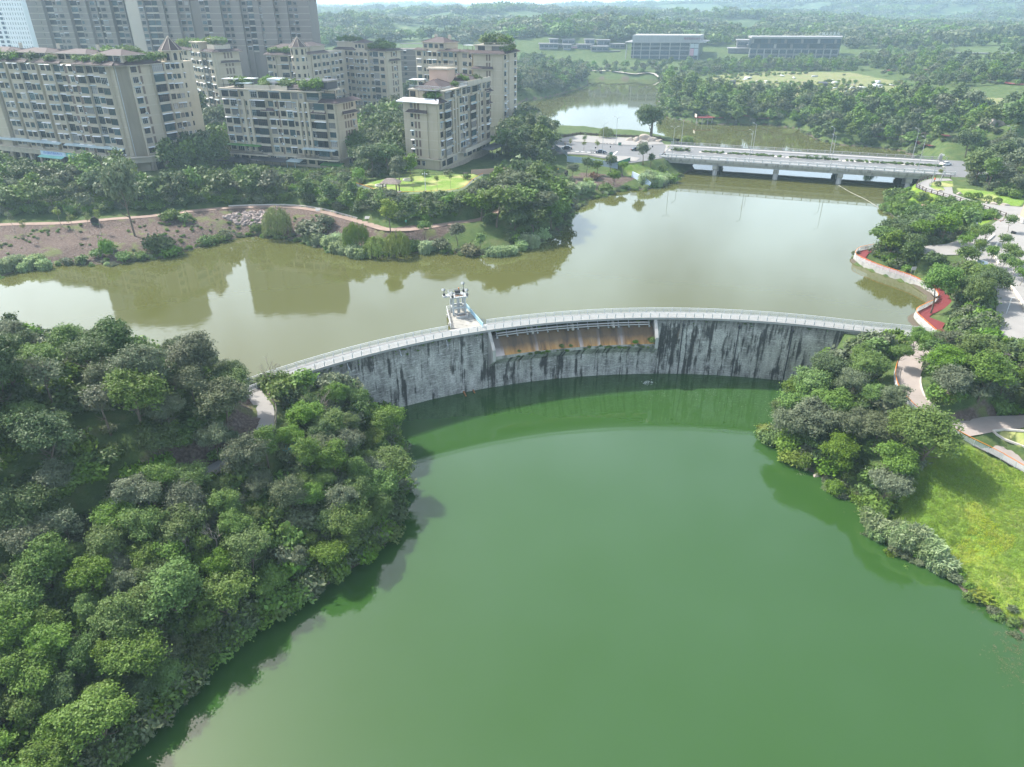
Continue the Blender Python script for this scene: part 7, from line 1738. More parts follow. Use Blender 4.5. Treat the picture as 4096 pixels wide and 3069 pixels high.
wood(13, GP([(3890, 740), (3990, 785), (4096, 805), (4260, 800), (4260, 600), (4010, 610), (3920, 668), (3870, 712)]), 4.4, (7, 11), (('grey', 5), ('mid', 2), ('dark', 2)), (('broad', 5), ('tall', 3), ('sparse', 3)), P(3880, 740, 6)[:2], 'from the bridge end', [P(3890, 745, 6)[:2], P(4096, 805, 6)[:2]], 'behind the overlook')
wood(14, GP([(3640, 600), (3850, 622), (4000, 596), (4260, 560), (4260, 440), (3900, 470), (3720, 540)]), 6.5, (6, 9), (('mid', 4), ('dark', 3), ('grey', 2), ('bright', 1.5)), (('broad', 8), ('tall', 1)), P(3640, 600, 3)[:2], 'from the bridge', [P(3640, 600, 3)[:2], P(4000, 596, 6)[:2]], 'on the rocky right slope')
wood(15, GP([(3505, 990), (3560, 930), (3650, 915), (3770, 950), (3780, 1010), (3740, 1050), (3680, 1070), (3650, 1100), (3560, 1062), (3500, 1025)]), 3.5, (5.5, 8.0), (('dark', 5), ('mid', 2)), (('broad', 8),), (100, 190), 'from the water', [(p[0], p[1]) for p in redwalk_out], 'behind the red walkway', umult=2.5)
wood(16, GP([(3690, 930), (3760, 905), (3870, 900), (3900, 915), (3790, 955), (3700, 965)]), 3.3, (5, 6.5), (('bright', 6), ('mid', 2)), (('broad', 8), ('tall', 2)), (110, 200), 'from the water', [P(3690, 930, 3)[:2], P(3870, 900, 4)[:2]], 'below the vine slope', umult=2.5)
wood(17, GP([(3745, 1150), (3800, 1075), (3900, 1085), (3965, 1160), (3970, 1270), (3850, 1275), (3800, 1220)]), 3.4, (4.5, 7.0), (('mid', 4), ('dark', 3), ('bright', 2)), (('broad', 8),), (90, 145), 'from the terrace', [P(3745, 1150, 2)[:2], P(3850, 1275, 3)[:2]], 'below the plaza', umult=2.5)
wood(18, GP([(2790, 276), (2900, 262), (3150, 268), (3400, 262), (3450, 285), (3100, 285), (2860, 300), (2760, 310)]), 6.5, (5, 7.5), (('dark', 4), ('mid', 4), ('grey', 2)), (('broad', 8), ('tall', 1)), (180, 640), 'from the glass hall', [(160, 640), (330, 640)], 'in front of the glass office')
wood(19, GP([(2130, 262), (2330, 262), (2420, 275), (2640, 280), (2760, 290), (2640, 300), (2400, 295), (2200, 280)]), 7.5, (4, 6.5), (('mid', 4), ('grey', 4), ('dark', 1)), (('broad', 8), ('tall', 1)), (30, 640), 'from the left', [(30, 680), (190, 680)], 'along the far shore')
wood(20, GP([(3420, 250), (3700, 238), (3900, 255), (4200, 275), (4200, 350), (3900, 340), (3650, 300), (3500, 278)]), 8.0, (6, 9), (('mid', 4), ('dark', 4), ('grey', 2)), (('broad', 8),), (330, 640), 'from the glass office', [(330, 640), (500, 640)], 'on the far right rise')
wood(21, GP([(1420, 420), (1300, 300), (1500, 260), (1900, 280), (2000, 300), (1960, 380), (1700, 420)]), 9, (7, 11), (('dark', 4), ('mid', 3), ('grey', 3)), (('broad', 8),), (-60, 430), 'from the middle flats', [(-60, 430), (0, 500)], 'behind the middle flats')
for ln in (LSH,):      # bushes leaning out over the water's edge
 for q in along([(p[0], p[1], 0) for p in ln], .75):
  x, y = q[0] - rnd.uniform(-.6, 1.6), q[1] + rnd.uniform(-.3, 1.2); under.append((x, y, max(hgt(x, y) - .2, ZL - .1), rnd.uniform(.8, 1.35), rnd.choice((7, 8, 9, 10))))
# the trees that show largest stand as objects, the rest join the woodland
cand.sort(key=lambda c: -c['show'])
single, rest = cand[:296], cand[296:]
groups = {}
for c in single: groups.setdefault((c['z'], c['row']), []).append(c)
for (zid, row), cs in groups.items():
 cs.sort(key=lambda c: c['o'])
 for i, c in enumerate(cs):
  lab = '%s %s %s %s, %s row %s' % (COLW[c['sp']], FORM[c['fm']], ordw(i), c['op'], ordw(row), c['pl'])
  plant(c['fm'], c['sp'], c['loc'], c['s'], lab, 'trees, ' + c['pl'], sz=c['sz'] * rnd.uniform(.92, 1.08))
kind_of = {'dark': (0, 6), 'grey': (1, 5), 'mid': (2, 3), 'bright': (4,), 'yellow': (4,)}
scatter('woodland', [(*c['loc'], c['s'] * 1.12, rnd.choice(kind_of[c['sp']])) for c in rest], 'dense leafy woodland filling the slopes behind the nearer trees')
for ply, n_ in ((GP([(900, 706), (1000, 690), (1180, 700), (1380, 700), (1460, 735), (1440, 765), (1330, 742), (1180, 730), (1000, 728)]), 260), (GP([(2060, 700), (2200, 690), (2240, 730), (2300, 770), (2260, 810), (2150, 760)]), 200), (GP([(1480, 790), (1560, 800), (1700, 800), (1850, 790), (1900, 820), (1800, 870), (1600, 880), (1500, 850)]), 260), (GP([(3700, 1340), (3760, 1325), (3900, 1290), (4100, 1310), (4100, 1440), (3760, 1440)]), 160), (GP([(3400, 1420), (3560, 1370), (3640, 1385), (3570, 1480), (3560, 1560), (3400, 1480)]), 120)):
 a = np.array(ply); x0, y0 = a.min(0); x1, y1 = a.max(0)
 for _ in range(n_):
  x, y = rnd.uniform(x0, x1), rnd.uniform(y0, y1)
  if inside(ply, x, y) and clear_spot(x, y, 3): under.append((x, y, hgt(x, y) - .1, rnd.uniform(.7, 1.4), rnd.choice((7, 8, 8, 9, 10))))
scatter('undergrowth', under, 'low shrubs and bushes growing beneath and between the trees')
print('trees', len(single), len(rest), 'under', len(under))
# wooded hills beyond the lakes
far_p = []; g = np.random.default_rng(5)
fieldp = [np.array(GP([(2740, 345), (2880, 300), (3100, 283), (3400, 288), (3620, 330), (3640, 372), (3500, 390), (3300, 400), (3150, 395), (2900, 375)])), np.array(GP([(3780, 375), (3900, 385), (4096, 400), (4150, 430), (3980, 425), (3800, 400)]))]
def not_near(X, Y, b0):
 ok = (sdist(UP, X, Y) > 4) & (sdist(LO, X, Y) > 4)
 for p in fieldp: ok &= sdist([tuple(q) for q in p], X, Y) > 2
 for p in ([(-90, 700), (330, 700), (340, 800), (-90, 800)],): ok &= sdist(p, X, Y) > (0 if b0 else -20)
 return ok
def infr(X, Y, w=.80): return np.abs(X) < Y * w + 60
for (y0, y1, n_, kinds, s0, s1, cov) in ((440, 760, 1700, (0, 1, 2, 3, 4, 5, 6, 9, 10), .7, 1.2, .30), (740, 1300, 3600, (0, 1, 2, 3, 5, 6, 12, 13, 14), 1.0, 1.5, .38), (1250, 2600, 5200, (12, 13, 14), 1.1, 1.7, .44), (2500, 5200, 3800, (12, 13, 14), 1.8, 2.8, .5)):
 Y = g.uniform(y0, y1, n_ * 2); X = g.uniform(-1, 1, n_ * 2) * (Y * .82 + 40); nz = vnoise(X, Y, 120 if y0 < 1000 else 260, 21) * .6 + vnoise(X, Y, 40, 22) * .4
 ok = not_near(X, Y, True) & (nz < cov - .22) & ~((X < -100) & (X > -300) & (Y < 640)) & ~((X < 10) & (Y < 445))
 for x, y in zip(X[ok][:n_], Y[ok][:n_]): far_p.append((x, y, hgt(x, y) - .4, g.uniform(s0, s1), g.choice(kinds)))
scatter('distant_forest', far_p, 'hazy forest covering the hills beyond the lakes')
Y = g.uniform(430, 640, 900); X = g.uniform(-330, -60, 900)
scatter('town_trees', [(x, y, hgt(x, y) - .3, g.uniform(.9, 1.4), g.choice((0, 2, 6))) for x, y in zip(X, Y) if not (-260 < x < -100 and 420 < y < 460) and not (-75 < x < -40 and 455 < y < 490)][:600], 'green tree belt at the foot of the tall towers')
# roof gardens
for i, (x, y, z, s_) in enumerate(roof_spots):
 pass
# plants on the roofs: one object for each building's roof garden is too coarse, so every bush stands by itself
rb = {}
NMS = {0: ('left', -60), }
def roof_of(x, y):
 if y > 440: return 'grey block'
 if x < -112 and y < 300: return 'long left flats'
 if x < -118: return 'flats behind the left block'
 if y > 355: return 'middle flats'
 if x < -45 and y < 290: return 'front centre flats'
 return 'front right flats' if y < 300 else 'tall right flats'
for (x, y, z, s_) in roof_spots: rb.setdefault(roof_of(x, y), []).append((x, y, z, s_))
for nm, ls in rb.items():
 ls.sort()
 for i, (x, y, z, s_) in enumerate(ls):
  sp = rnd.choice(['mid', 'dark', 'bright', 'yellow' if i % 4 == 0 else 'mid'])
  plant('shrub', sp, (x, y, z), s_ * 1.15, '%s roof garden bush, %s from the left on the %s' % (COLW[sp], ordw(i), nm), 'roof garden bushes')
def at_px(form, sp, px, py, s_, label, group=None, **k):
 return plant(form, sp, G(px, py), s_, label, group, **k)
# lone and notable plants
at_px('broad', 'grey', 540, 945, 1.5, 'tall lone tree with bare lower trunk on the earthy bank', sz=1.75, var=1)
at_px('banyan', 'dark', 2603, 553, 1.2, 'big round dark tree growing from the rocks by the lakeside pavement')
for i, (px, py, s_, sz, w_) in enumerate(((1112, 950, 1.05, 1.05, 'weeping willow at the water below the rubble heap'), (1428, 1008, .95, 1.2, 'darker weeping willow standing above the reeds on the far bank'), (1508, 1028, .9, .9, 'left of two pale weeping willows hanging over the water'), (1590, 1030, 1.0, .95, 'right of two pale weeping willows hanging over the water'), (2745, 588, .9, .8, 'small willow by the lake behind the bridge, nearest the round tree'), (2780, 592, .9, 1.0, 'fuller willow by the lake just behind the bridge railing'), (2425, 552, .9, .8, 'faint willow behind the dark balustrade near the parked cars'))):
 at_px('willow', 'willow' if i != 1 else 'mid', px, py, s_ * 1.2, w_, 'weeping willows', sz=s_ * 1.1 * sz)
for i, (px, py, fm, sp, s_, w_) in enumerate(((1563, 935, 'tall', 'yellow', .95, 'yellow green tree beside the dirt track below the lawn'), (1698, 955, 'broad', 'mid', .62, 'young bushy tree with leaning trunk on the earth slope'), (1832, 985, 'broad', 'grey', .75, 'grey green tree at the left edge of the knoll by the water'), (1920, 1010, 'tall', 'bright', .62, 'light green feathery tree at the waterside on the knoll'), (2260, 885, 'broad', 'mid', .6, 'low tree overhanging the water at the right foot of the knoll'),
      (1455, 720, 'broad', 'dark', .9, 'dark round tree at the left edge of the lawn behind the pavilion'), (1600, 735, 'tall', 'grey', 1.05, 'tall oval grey green tree behind the thatched pavilion'), (1645, 728, 'tall', 'mid', 1.0, 'tall oval tree close beside the wall of the right flats'), (1440, 745, 'broad', 'bright', .65, 'bright green small tree at the left end of the lawn'), (1585, 740, 'broad', 'grey', .6, 'low grey green tree behind the pavilion roof'),
      (2572, 660, 'tall', 'grey', .95, 'grey green tree at the near left end of the bridge'), (2602, 668, 'tall', 'dark', .6, 'small dark cone shaped tree below the bridge railing end'), (2290, 712, 'broad', 'grey', .7, 'leftmost of the small trees below the blue grey hoarding'), (2345, 706, 'broad', 'dark', .75, 'second small tree below the blue grey hoarding'), (2390, 700, 'broad', 'mid', .65, 'third small tree below the blue grey hoarding'), (2440, 690, 'broad', 'dark', .85, 'dense dark domed tree below the end of the hoarding'), (2490, 700, 'broad', 'mid', .6, 'light tree beside the green netting near the bridge'), (2455, 740, 'broad', 'mid', .75, 'bushy tree on the earthy slope above the reeds'),
      (3722, 1255, 'broad', 'bright', 1.15, 'spreading bright green tree with a whitewashed trunk on the red terrace'), (3585, 1475, 'broad', 'mid', .55, 'bushy tree leaning over the upper left side of the pink path'), (3650, 1425, 'broad', 'bright', .6, 'light green tree covering the pink path just below the dam end'), (3705, 1455, 'broad', 'mid', .85, 'bushy tree on the right of the pink path near its top'), (3860, 630, 'broad', 'dark', 1.35, 'big dark spreading tree at the right end of the bridge'), (3640, 640, 'broad', 'grey', .75, 'pale green tree by the shore behind the bridge right half'), (3060, 470, 'broad', 'grey', 1.1, 'big greyish crown in the middle of the peninsula edge'), (2650, 455, 'tall', 'mid', 1.3, 'tall tree with pale trunks at the left tip of the peninsula'), (2690, 400, 'tall', 'dark', 1.5, 'dark cone shaped tree rising above the peninsula tip'), (3330, 560, 'tall', 'bright', 1.0, 'light green leaning trees on the grassy point of the peninsula'), (3260, 500, 'broad', 'mid', 1.0, 'bright crowned tree above the grassy point'), (2170, 615, 'poplar', 'dark', 1.0, 'tall dark dense tree right of the tall flats'), (2125, 600, 'poplar', 'dark', .9, 'second tall dark tree standing close to the tall flats'), (2200, 640, 'poplar', 'dark', .62, 'shorter dark tree by the end of the hoarding'), (3930, 980, 'broad', 'mid', .55, 'low tree at the plaza edge beside the white post'))):
 at_px(fm, sp, px, py, s_, w_)
# saplings
for i, (px, py, sp, v, w_) in enumerate(((245, 905, 'yellow', 0, 'leftmost yellowish sapling on the dug over bank'), (305, 945, 'yellow', 0, 'yellow sapling on the bare bank above the small round shrub'), (360, 935, 'yellow', 1, 'sparse sapling left of the lone tall tree'), (405, 935, 'yellow', 1, 'sapling nearest the lone tall tree on its left'), (60, 930, 'grey', 1, 'thin grey sapling near the track at the left edge'), (115, 970, 'yellow', 1, 'small sapling low on the left bare bank'),
      (2283, 610, 'yellow', 1, 'leftmost staked sapling by the parking bays'), (2335, 600, 'bright', 0, 'sapling behind the first parked dark car'), (2336, 614, 'yellow', 0, 'staked yellow sapling between the two dark cars'), (2388, 618, 'yellow', 0, 'staked sapling beside the second dark car'), (1655, 770, 'yellow', 1, 'thin sapling right of the thatched pavilion'), (1750, 768, 'yellow', 0, 'small spreading tree on the lawn right of the white lamp post'), (1804, 760, 'bright', 1, 'small sapling at the right end of the lawn'), (3755, 728, 'yellow', 0, 'small yellow green sapling on the overlook island'))):
 at_px('sapling', sp, px, py, .95 if i > 9 else 1.15, w_, 'saplings', var=v)
at_px('shrub', 'bright', 430, 1020, 1.0, 'small round green tree low on the bare bank', sz=2.0)
# shrubs on the banks
for i, (px, py, sp, s_, w_) in enumerate(((640, 1010, 'dark', 2.0, 'dark bush in the shadow below the lone tree'), (690, 1030, 'mid', 1.5, 'leafy bush at the water right of the lone tree'), (500, 1045, 'bright', 1.1, 'bright bush at the water edge under the small tree'), (560, 1040, 'mid', 1.0, 'green bush beside the bright bush at the water'), (390, 1030, 'bright', .9, 'bush on the slope left of the small round tree'), (330, 1050, 'mid', .9, 'small bush at the left waterline'), (270, 1055, 'grey', .8, 'grey bush at the left waterline'), (830, 985, 'bright', 1.3, 'pale bush at the waterline midway along the bare bank'), (905, 960, 'grey', 1.3, 'grey bush by the water below the rubble'), (880, 970, 'mid', 1.1, 'green bush by the water below the rubble'), (690, 885, 'mid', 1.5, 'weedy bush on the mound beside the rubble'), (740, 890, 'mid', 1.2, 'second weedy bush on the mound'), (1030, 930, 'mid', 1.1, 'bush left of the first willow'), (1085, 945, 'bright', 1.0, 'bush at the foot of the first willow'), (1310, 905, 'grey', 1.5, 'grey green bush beside the dirt track bend'), (1250, 950, 'grey', 2.3, 'broad grey bush at the water right of the first willow'), (1660, 1000, 'mid', 1.3, 'bush at the water right of the willow pair'), (1760, 1005, 'grey', 1.4, 'grey bush at the waterline below the earth slope'), (1880, 1020, 'dry', 1.3, 'straw coloured bush at the knoll waterline'), (2100, 985, 'reed', 1.4, 'pale bush hanging into the water at the knoll'), (2170, 960, 'reed', 1.4, 'pale drooping bush at the right knoll waterline'), (2240, 840, 'mid', 1.8, 'bush under the dark trees by the reeds'), (2380, 720, 'rust', 1.3, 'reddish brown bush on the earthy slope'), (2350, 735, 'yellow', 1.1, 'yellowish bush on the earthy slope'), (2330, 770, 'grey', 1.3, 'grey bush at the waterline left of the reeds'), (2420, 770, 'mid', 1.4, 'bush at the waterline near the reeds'), (2690, 735, 'bright', 1.4, 'bright bush by the water under the bridge end'), (2650, 690, 'bright', 1.1, 'light green bush on the grass by the bridge end'),
      (3060, 1760, 'yellow', 1.3, 'pale yellow bush hanging over the lower lake at the point'), (3100, 1775, 'bright', 1.6, 'bright green bush on the right point of the lower lake'), (3150, 1800, 'bright', 1.8, 'larger bright bush behind the point'), (3160, 1850, 'yellow', 1.5, 'yellowish bush at the foot of the right wood'), (3215, 1860, 'mid', 1.1, 'green bush at the waterline under the right wood'), (3330, 1975, 'mid', 1.0, 'small bush at the bare waterline under the right wood'), (3480, 2075, 'mid', 1.5, 'low green bush between right wood and reeds'), (3130, 1640, 'bright', 1.1, 'spiky bush at the foot of the dam on the right'), (3560, 800, 'bright', 1.8, 'vine mound at the left end of the overlook slope'), (3590, 850, 'bright', 1.5, 'bright bush beside the red terrace of the slope'), (1868, 716, 'bright', .8, 'leafy bush on the right of the lawn'), (1700, 706, 'mid', .9, 'bush behind the white lamp post'), (1790, 704, 'grey', .8, 'flowering bush by the wall of the right flats'))):
 at_px('shrub', sp, px, py, s_, w_, 'bank shrubs')
for i, (px, py, sp, s_, w_) in enumerate(((1240, 712, 'yellow', 1.35, 'left of two round golden bushes in front of the centre flats'), (1328, 724, 'yellow', 1.3, 'right of two round golden bushes in front of the centre flats'), (1375, 722, 'dark', 1.7, 'round dark clipped bush beside the right golden bush'), (3870, 790, 'mid', 1.0, 'first clipped ball from the left beside the overlook path'), (3897, 797, 'mid', 1.05, 'second clipped ball beside the overlook path'), (3915, 792, 'mid', .95, 'third clipped ball, half behind the second'), (3950, 808, 'mid', 1.0, 'fourth clipped ball beside the overlook path'), (3988, 812, 'mid', 1.05, 'rightmost clipped ball beside the overlook path'), (3750, 745, 'dark', .95, 'clipped bush on the grass island of the overlook'), (3490, 575, 'dark', 1.7, 'dark clipped ball behind the bridge near the red path'), (3585, 590, 'dark', 1.6, 'second dark clipped ball near the red path'))):
 at_px('ball', sp, px, py, s_, w_, 'clipped bushes')
# reeds
rd = [(3475 + 300 * t + rnd.uniform(-22, 22), 2108 + 158 * t + rnd.uniform(-38, 25)) for t in [i / 21 for i in range(22)]]
rd.sort()
for i, (px, py) in enumerate(rd): at_px('reed', 'reed', px, py, 1.05, 'pale reed clump, %s from the left in the bed beside the bright lawn' % ordw(i), 'reeds by the lower lake')
r2 = [(20 + i * 27, 1086 - (i % 3) * 12) for i in range(7)]
for i, (px, py) in enumerate(r2): at_px('reed', 'reed', px, py, 1.05, 'reed clump, %s from the left edge on the far left waterline' % ordw(i), 'reeds on the far bank')
r3 = [(1345, 1010), (1320, 990), (1375, 1015), (1390, 985), (1350, 975), (1415, 1030), (1440, 1035), (1235, 965), (1270, 975), (1700, 1012), (1725, 1000), (1965, 1025), (1990, 1028), (2020, 1025), (2050, 1020), (2085, 1000), (2130, 990)]
r3.sort()
for i, (px, py) in enumerate(r3): at_px('reed', 'reed', px, py, 1.15, 'reed clump, %s from the left along the water below the lawn' % ordw(i), 'reeds on the far bank')
r4 = [(2250, 790), (2275, 775), (2300, 780), (2325, 770), (2360, 765), (2575, 735), (2600, 742), (2625, 745), (2650, 738), (2610, 720), (2640, 722), (2665, 728), (2590, 715)]
r4.sort()
for i, (px, py) in enumerate(r4): at_px('reed', 'reed', px, py, 1.35, 'reed clump, %s from the left on the bank before the bridge' % ordw(i), 'reeds on the far bank')
for px, py, s_, w_ in ((3915, 2395, .9, 'yellow leaved plant nearest the reeds at the lower lake edge'), (3945, 2415, .85, 'yellow leaved plant further right at the lower lake edge')): at_px('canna', 'yellow', px, py, s_, w_, 'broad leaved waterside plants')
# plaza trees and palms
pt_ = [(4004, 1008), (4025, 1053), (4053, 1069), (3952, 1069), (3998, 1093), (4042, 1118), (4077, 1145), (3933, 972), (3895, 984), (3868, 992), (3905, 1036), (3850, 1008), (4030, 930), (3880, 960)]
pt_.sort()
for i, (px, py) in enumerate(pt_): at_px('round', 'mid' if i % 3 else 'bright', px, py, 1.15, 'small round headed tree, %s from the left on the pale plaza' % ordw(i), 'trees on the plaza')
for i, (s_, w) in enumerate(((3.5, 0), (5.6, .1), (8.2, -.1), (52.5, 0), (55.5, .1), (58.5, 0))):
 plant('palm', 'dark', (bp(s_, MEDW + w, 5.6)), 1.0, ('%s palm of the three at the left end of the bridge median' if i < 3 else '%s palm of the three in the middle of the bridge median') % ORD[i % 3], 'palms on the bridge median')
for i, (px, py, w_) in enumerate(((1300, 1690, 'bare twiggy tree on the dam end slope'), (1090, 1560, 'bare thin tree at the left end of the dam'), (760, 2270, 'dead pale branches in the middle of the lower left wood'), (880, 2250, 'dead pale branches nearer the lower lake'), (830, 2110, 'dead twigs high in the lower left wood'))):
 g_ = G(px, py); plant('bare', 'dry', (g_[0], g_[1], g_[2] + (2.6 if i > 1 else .5)), .9 if i > 1 else 1.2, w_, 'dead branches')
# low cover
def fill(poly, n, f):
 a = np.array(poly); x0, y0 = a.min(0); x1, y1 = a.max(0); X = nrg.uniform(x0, x1, n); Y = nrg.uniform(y0, y1, n); ok = sdist(poly, X, Y) < 0
 return [f(x, y) for x, y in zip(X[ok], Y[ok])]
cv = GP([(3640, 1950), (3700, 1800), (3860, 1782), (4110, 1895), (4400, 2050), (4400, 2640), (4096, 2530), (3950, 2420), (3800, 2285), (3640, 2200), (3540, 2120)])
nzc = lambda x, y: 17 if vnoise(np.array([x]), np.array([y]), 5, 31)[0] > .62 else 16
scatter('ground_cover', [q for q in fill(cv, 15000, lambda x, y: (x, y, hgt(x, y), nrg.uniform(.45, .8), nzc(x, y)))], 'low yellow green leafy cover on the slope by the lower lake')
vn = GP([(3530, 845), (3580, 770), (3660, 758), (3700, 772), (3800, 798), (3900, 830), (4005, 868), (3930, 885), (3850, 878), (3760, 862), (3740, 850), (3680, 835), (3640, 838), (3600, 870)])
scatter('climbing_vines', [q for q in fill(vn, 900, lambda x, y: (x, y, hgt(x, y) - .1, nrg.uniform(.45, .9), nrg.choice((7, 9, 9)))) if clear_spot(q[0], q[1])], 'bright green vines smothering the slope below the overlook')
# weedy fringe along the bare bank and the shores
fr = []
for ln, zz, n in ((Q(up_left[:30]), 0, 420), (Q(up_far[20:]), 0, 240), (Q(up_right[:14]), 0, 60), (RSH[3:16], ZL, 110)):
 pts3 = [(p[0], p[1], zz) for p in ln]
 for q in along(pts3, line_len(pts3)[-1] / n):
  x, y = q[0] + nrg.normal() * .9, q[1] + nrg.normal() * .9 + .6
  if min(abs(sdist(UP, np.array([x]), np.array([y]))[0]), abs(sdist(LO, np.array([x]), np.array([y]))[0])) < 2.6 and nrg.random() < .75: fr.append((x, y, hgt(x, y) - .1, nrg.uniform(.2, .6), nrg.choice((7, 9, 10, 10, 15))))
scatter('waterside_weeds', fr, 'fringe of weeds and grasses along the water lines')
wd = []
bkp = GP([(0, 930), (450, 895), (890, 855), (1200, 850), (1500, 930), (1350, 980), (1000, 930), (700, 1010), (300, 1045), (0, 1060)])
scatter('bank_weeds', [q for q in fill(bkp, 520, lambda x, y: (x, y, hgt(x, y) - .05, nrg.uniform(.12, .34), nrg.choice((7, 9, 10)))) if vnoise(np.array([q[0]]), np.array([q[1]]), 9, 33)[0] > -.05], 'scattered weeds on the dug over earth bank')
fp = fill([tuple(q) for q in fieldp[0]], 900, lambda x, y: (x, y, hgt(x, y) - .1, nrg.uniform(.3, 1.0), nrg.choice((7, 9, 10, 11))))
scatter('field_weeds', [q for q in fp if vnoise(np.array([q[0]]), np.array([q[1]]), 25, 34)[0] > 0], 'rough weeds over the open field on the peninsula')
hp = []
for s0, s1, h_ in medians:
 for k in range(int((s1 - s0) * 3.2)):
  q = bp(nrg.uniform(s0, s1), MEDW + nrg.uniform(-h_, h_) * .8, 5.55); hp.append((*q, nrg.uniform(.22, .36), nrg.choice((7, 8))))
scatter('median_hedge', hp, 'low clipped hedge planting along the bridge median')
ms = []
for k in range(40):
 t_ = TS0 + (TS1 - TS0) * nrg.random(); x, y = dam_pt(t_, DR - 2.55 + nrg.normal() * .08); ms.append((x, y, -4.1 - nrg.random() * .5, nrg.uniform(.12, .3), nrg.choice((8, 7, 10))))
for k in range(60):
 t_ = TH0 + (TH1 - TH0) * nrg.random(); x, y = dam_pt(t_, DR - .05); ms.append((x, y, .3 - abs(nrg.normal()) * .5, nrg.uniform(.08, .2), nrg.choice((8, 7))))
scatter('wall_moss', ms, 'dark ferns and moss clinging to the spillway ledge and dam top')
# ------------------------------------------------------------------ street lamps
def lamp(px, py, h, arms, label, z=None, ang=0.0):
 g_ = G(px, py) if z is None else P(px, py, z)
 t = empty('street_lamp', g_, label, 'street lamp', 'street lamps by the bridge road', ang)
 b_ = MB(); b_.tube([(0, 0, -.2), (0, 0, .6), (0, 0, h * .95)], [.14, .11, .06], 8); b_.box((0, 0, .15), (.4, .4, .3)); o = inst('pole', b_.mesh('pole', M['grey_metal'], False), t)
 for s_ in arms:
  b_ = MB(); b_.tube([(0, 0, h * .92), (.45 * s_, 0, h * .97), (1.15 * s_, 0, h)], [.05, .045, .04], 6); inst('arm', b_.mesh('arm', M['grey_metal']), t)
  b_ = MB(); b_.hexa([(.95 * s_, -.14, h - .03), (1.65 * s_, -.10, h + .03), (1.65 * s_, .10, h + .03), (.95 * s_, .14, h - .03), (.95 * s_, -.12, h + .12), (1.65 * s_, -.08, h + .13), (1.65 * s_, .08, h + .13), (.95 * s_, .12, h + .12)]); inst('lamp_head', b_.mesh('lamp_head', M['white_paint']), t)
 return t
for i, (px, py, nm) in enumerate(((2687, 631, 'first'), (2995, 647, 'second'), (3320, 671, 'third'), (3671, 680, 'fourth'))): lamp(px, py, 11.2, (-1,) if i else (-1, 1), '%s street lamp from the left along the near bridge railing' % nm, 5.5)
for i, (px, py, nm) in enumerate(((2723, 592, 'first'), (3010, 609, 'second'), (3317, 627, 'third'), (3648, 634, 'fourth'))): lamp(px, py, 10.8, (-1,), '%s street lamp from the left along the far bridge railing' % nm, 5.5)
lamp(2219, 556, 10, (-1, 1), 'double armed street lamp farthest left by the tall dark trees', 5.4); lamp(2463, 580, 11.0, (-1, 1), 'double armed street lamp on the lakeside pavement', 5.4); lamp(2409, 617, 11.5, (1,), 'street lamp beside the dark car in the parking bay', 5.4)
lamp(3722, 745, 9.5, (1,), 'thin leaning pole lamp, left of three at the overlook', 6.4); lamp(3758, 742, 9, (-1,), 'thin pole lamp, middle of three at the overlook', 6.4); lamp(4030, 560, 5, (-1, 1), 'twin white lamp heads above the trees on the right slope')
# ------------------------------------------------------------------ cars
def car(px, py, paint, label, ang, z=5.43, s_=.95):
 t = empty('car', P(px, py, z), label, 'car', 'cars on the road', ang); t.scale = (s_, s_, s_)
 pr = [(-2.25, .28), (-2.28, .62), (-2.1, .88), (-1.35, .98), (-.75, 1.42), (.35, 1.45), (1.15, .98), (2.0, .82), (2.25, .58), (2.22, .28)]
 b_ = MB(); n_ = len(pr)
 def wy(z_): return .86 if z_ < .95 else .86 - (z_ - .95) * .42
 L_ = [(x, -wy(z_), z_) for x, z_ in pr]; R2 = [(x, wy(z_), z_) for x, z_ in pr]
 b_.face(L_); b_.face(R2[::-1])
 for i in range(n_): j = (i + 1) % n_; b_.face([L_[j], L_[i], R2[i], R2[j]])
 o = inst('body', b_.mesh('body', M[paint]), t); md = o.modifiers.new('soft', 'BEVEL'); md.width = .07; md.segments = 2
 b_ = MB(); 
 for s2 in (-1, 1):
  q = [(-1.2, s2 * .855, 1.02), (.95, s2 * .855, 1.02), (.3, s2 * .71, 1.39), (-.7, s2 * .72, 1.37)]; b_.face([(x, y * 1.0 + s2 * .012, z_) for x, y, z_ in q])
 inst('side_window', b_.mesh('side_window', M['glass_dark']), t)['kind'] = 'stuff'
 b_ = MB(); b_.face([(1.08, -.78, 1.04), (1.08, .78, 1.04), (.42, .62, 1.43), (.42, -.62, 1.43)]); inst('windscreen', b_.mesh('windscreen', M['glass_teal']), t)
 b_ = MB(); b_.face([(-1.32, -.76, 1.03), (-.82, -.62, 1.40), (-.82, .62, 1.40), (-1.32, .76, 1.03)]); inst('rear_window', b_.mesh('rear_window', M['glass_dark']), t)
 wm = MB(); wm.tube([(0, -.11, 0), (0, .11, 0)], .33, 14, 0); wm.tube([(0, -.12, 0), (0, .12, 0)], .2, 10, 1); wme = wm.mesh('wheel', [M['black_rubber'], M['grey_metal']])
 for x in (-1.4, 1.4):
  for y in (-.8, .8): inst('wheel', wme, t, (x, y, .33))
 for y in (-.6, .6):
  b_ = MB(); b_.box((2.2, y, .66), (.12, .34, .13)); inst('headlight', b_.mesh('headlight', M['white_paint']), t)
  b_ = MB(); b_.box((-2.22, y, .74), (.12, .34, .13)); inst('tail_light', b_.mesh('tail_light', M['cloth_orange']), t)
 return t
car(2267, 597, 'car_black', 'black car parked at the left end of the parking bays', -.12 + math.pi); car(2404, 613, 'car_blue', 'dark blue car parked beside the street lamp', -.12); car(2545, 603, 'car_black', 'dark car on the road half hidden by the tree at the bridge end', .1); car(3782, 662, 'car_white', 'white car waiting at the right end of the bridge', .3)
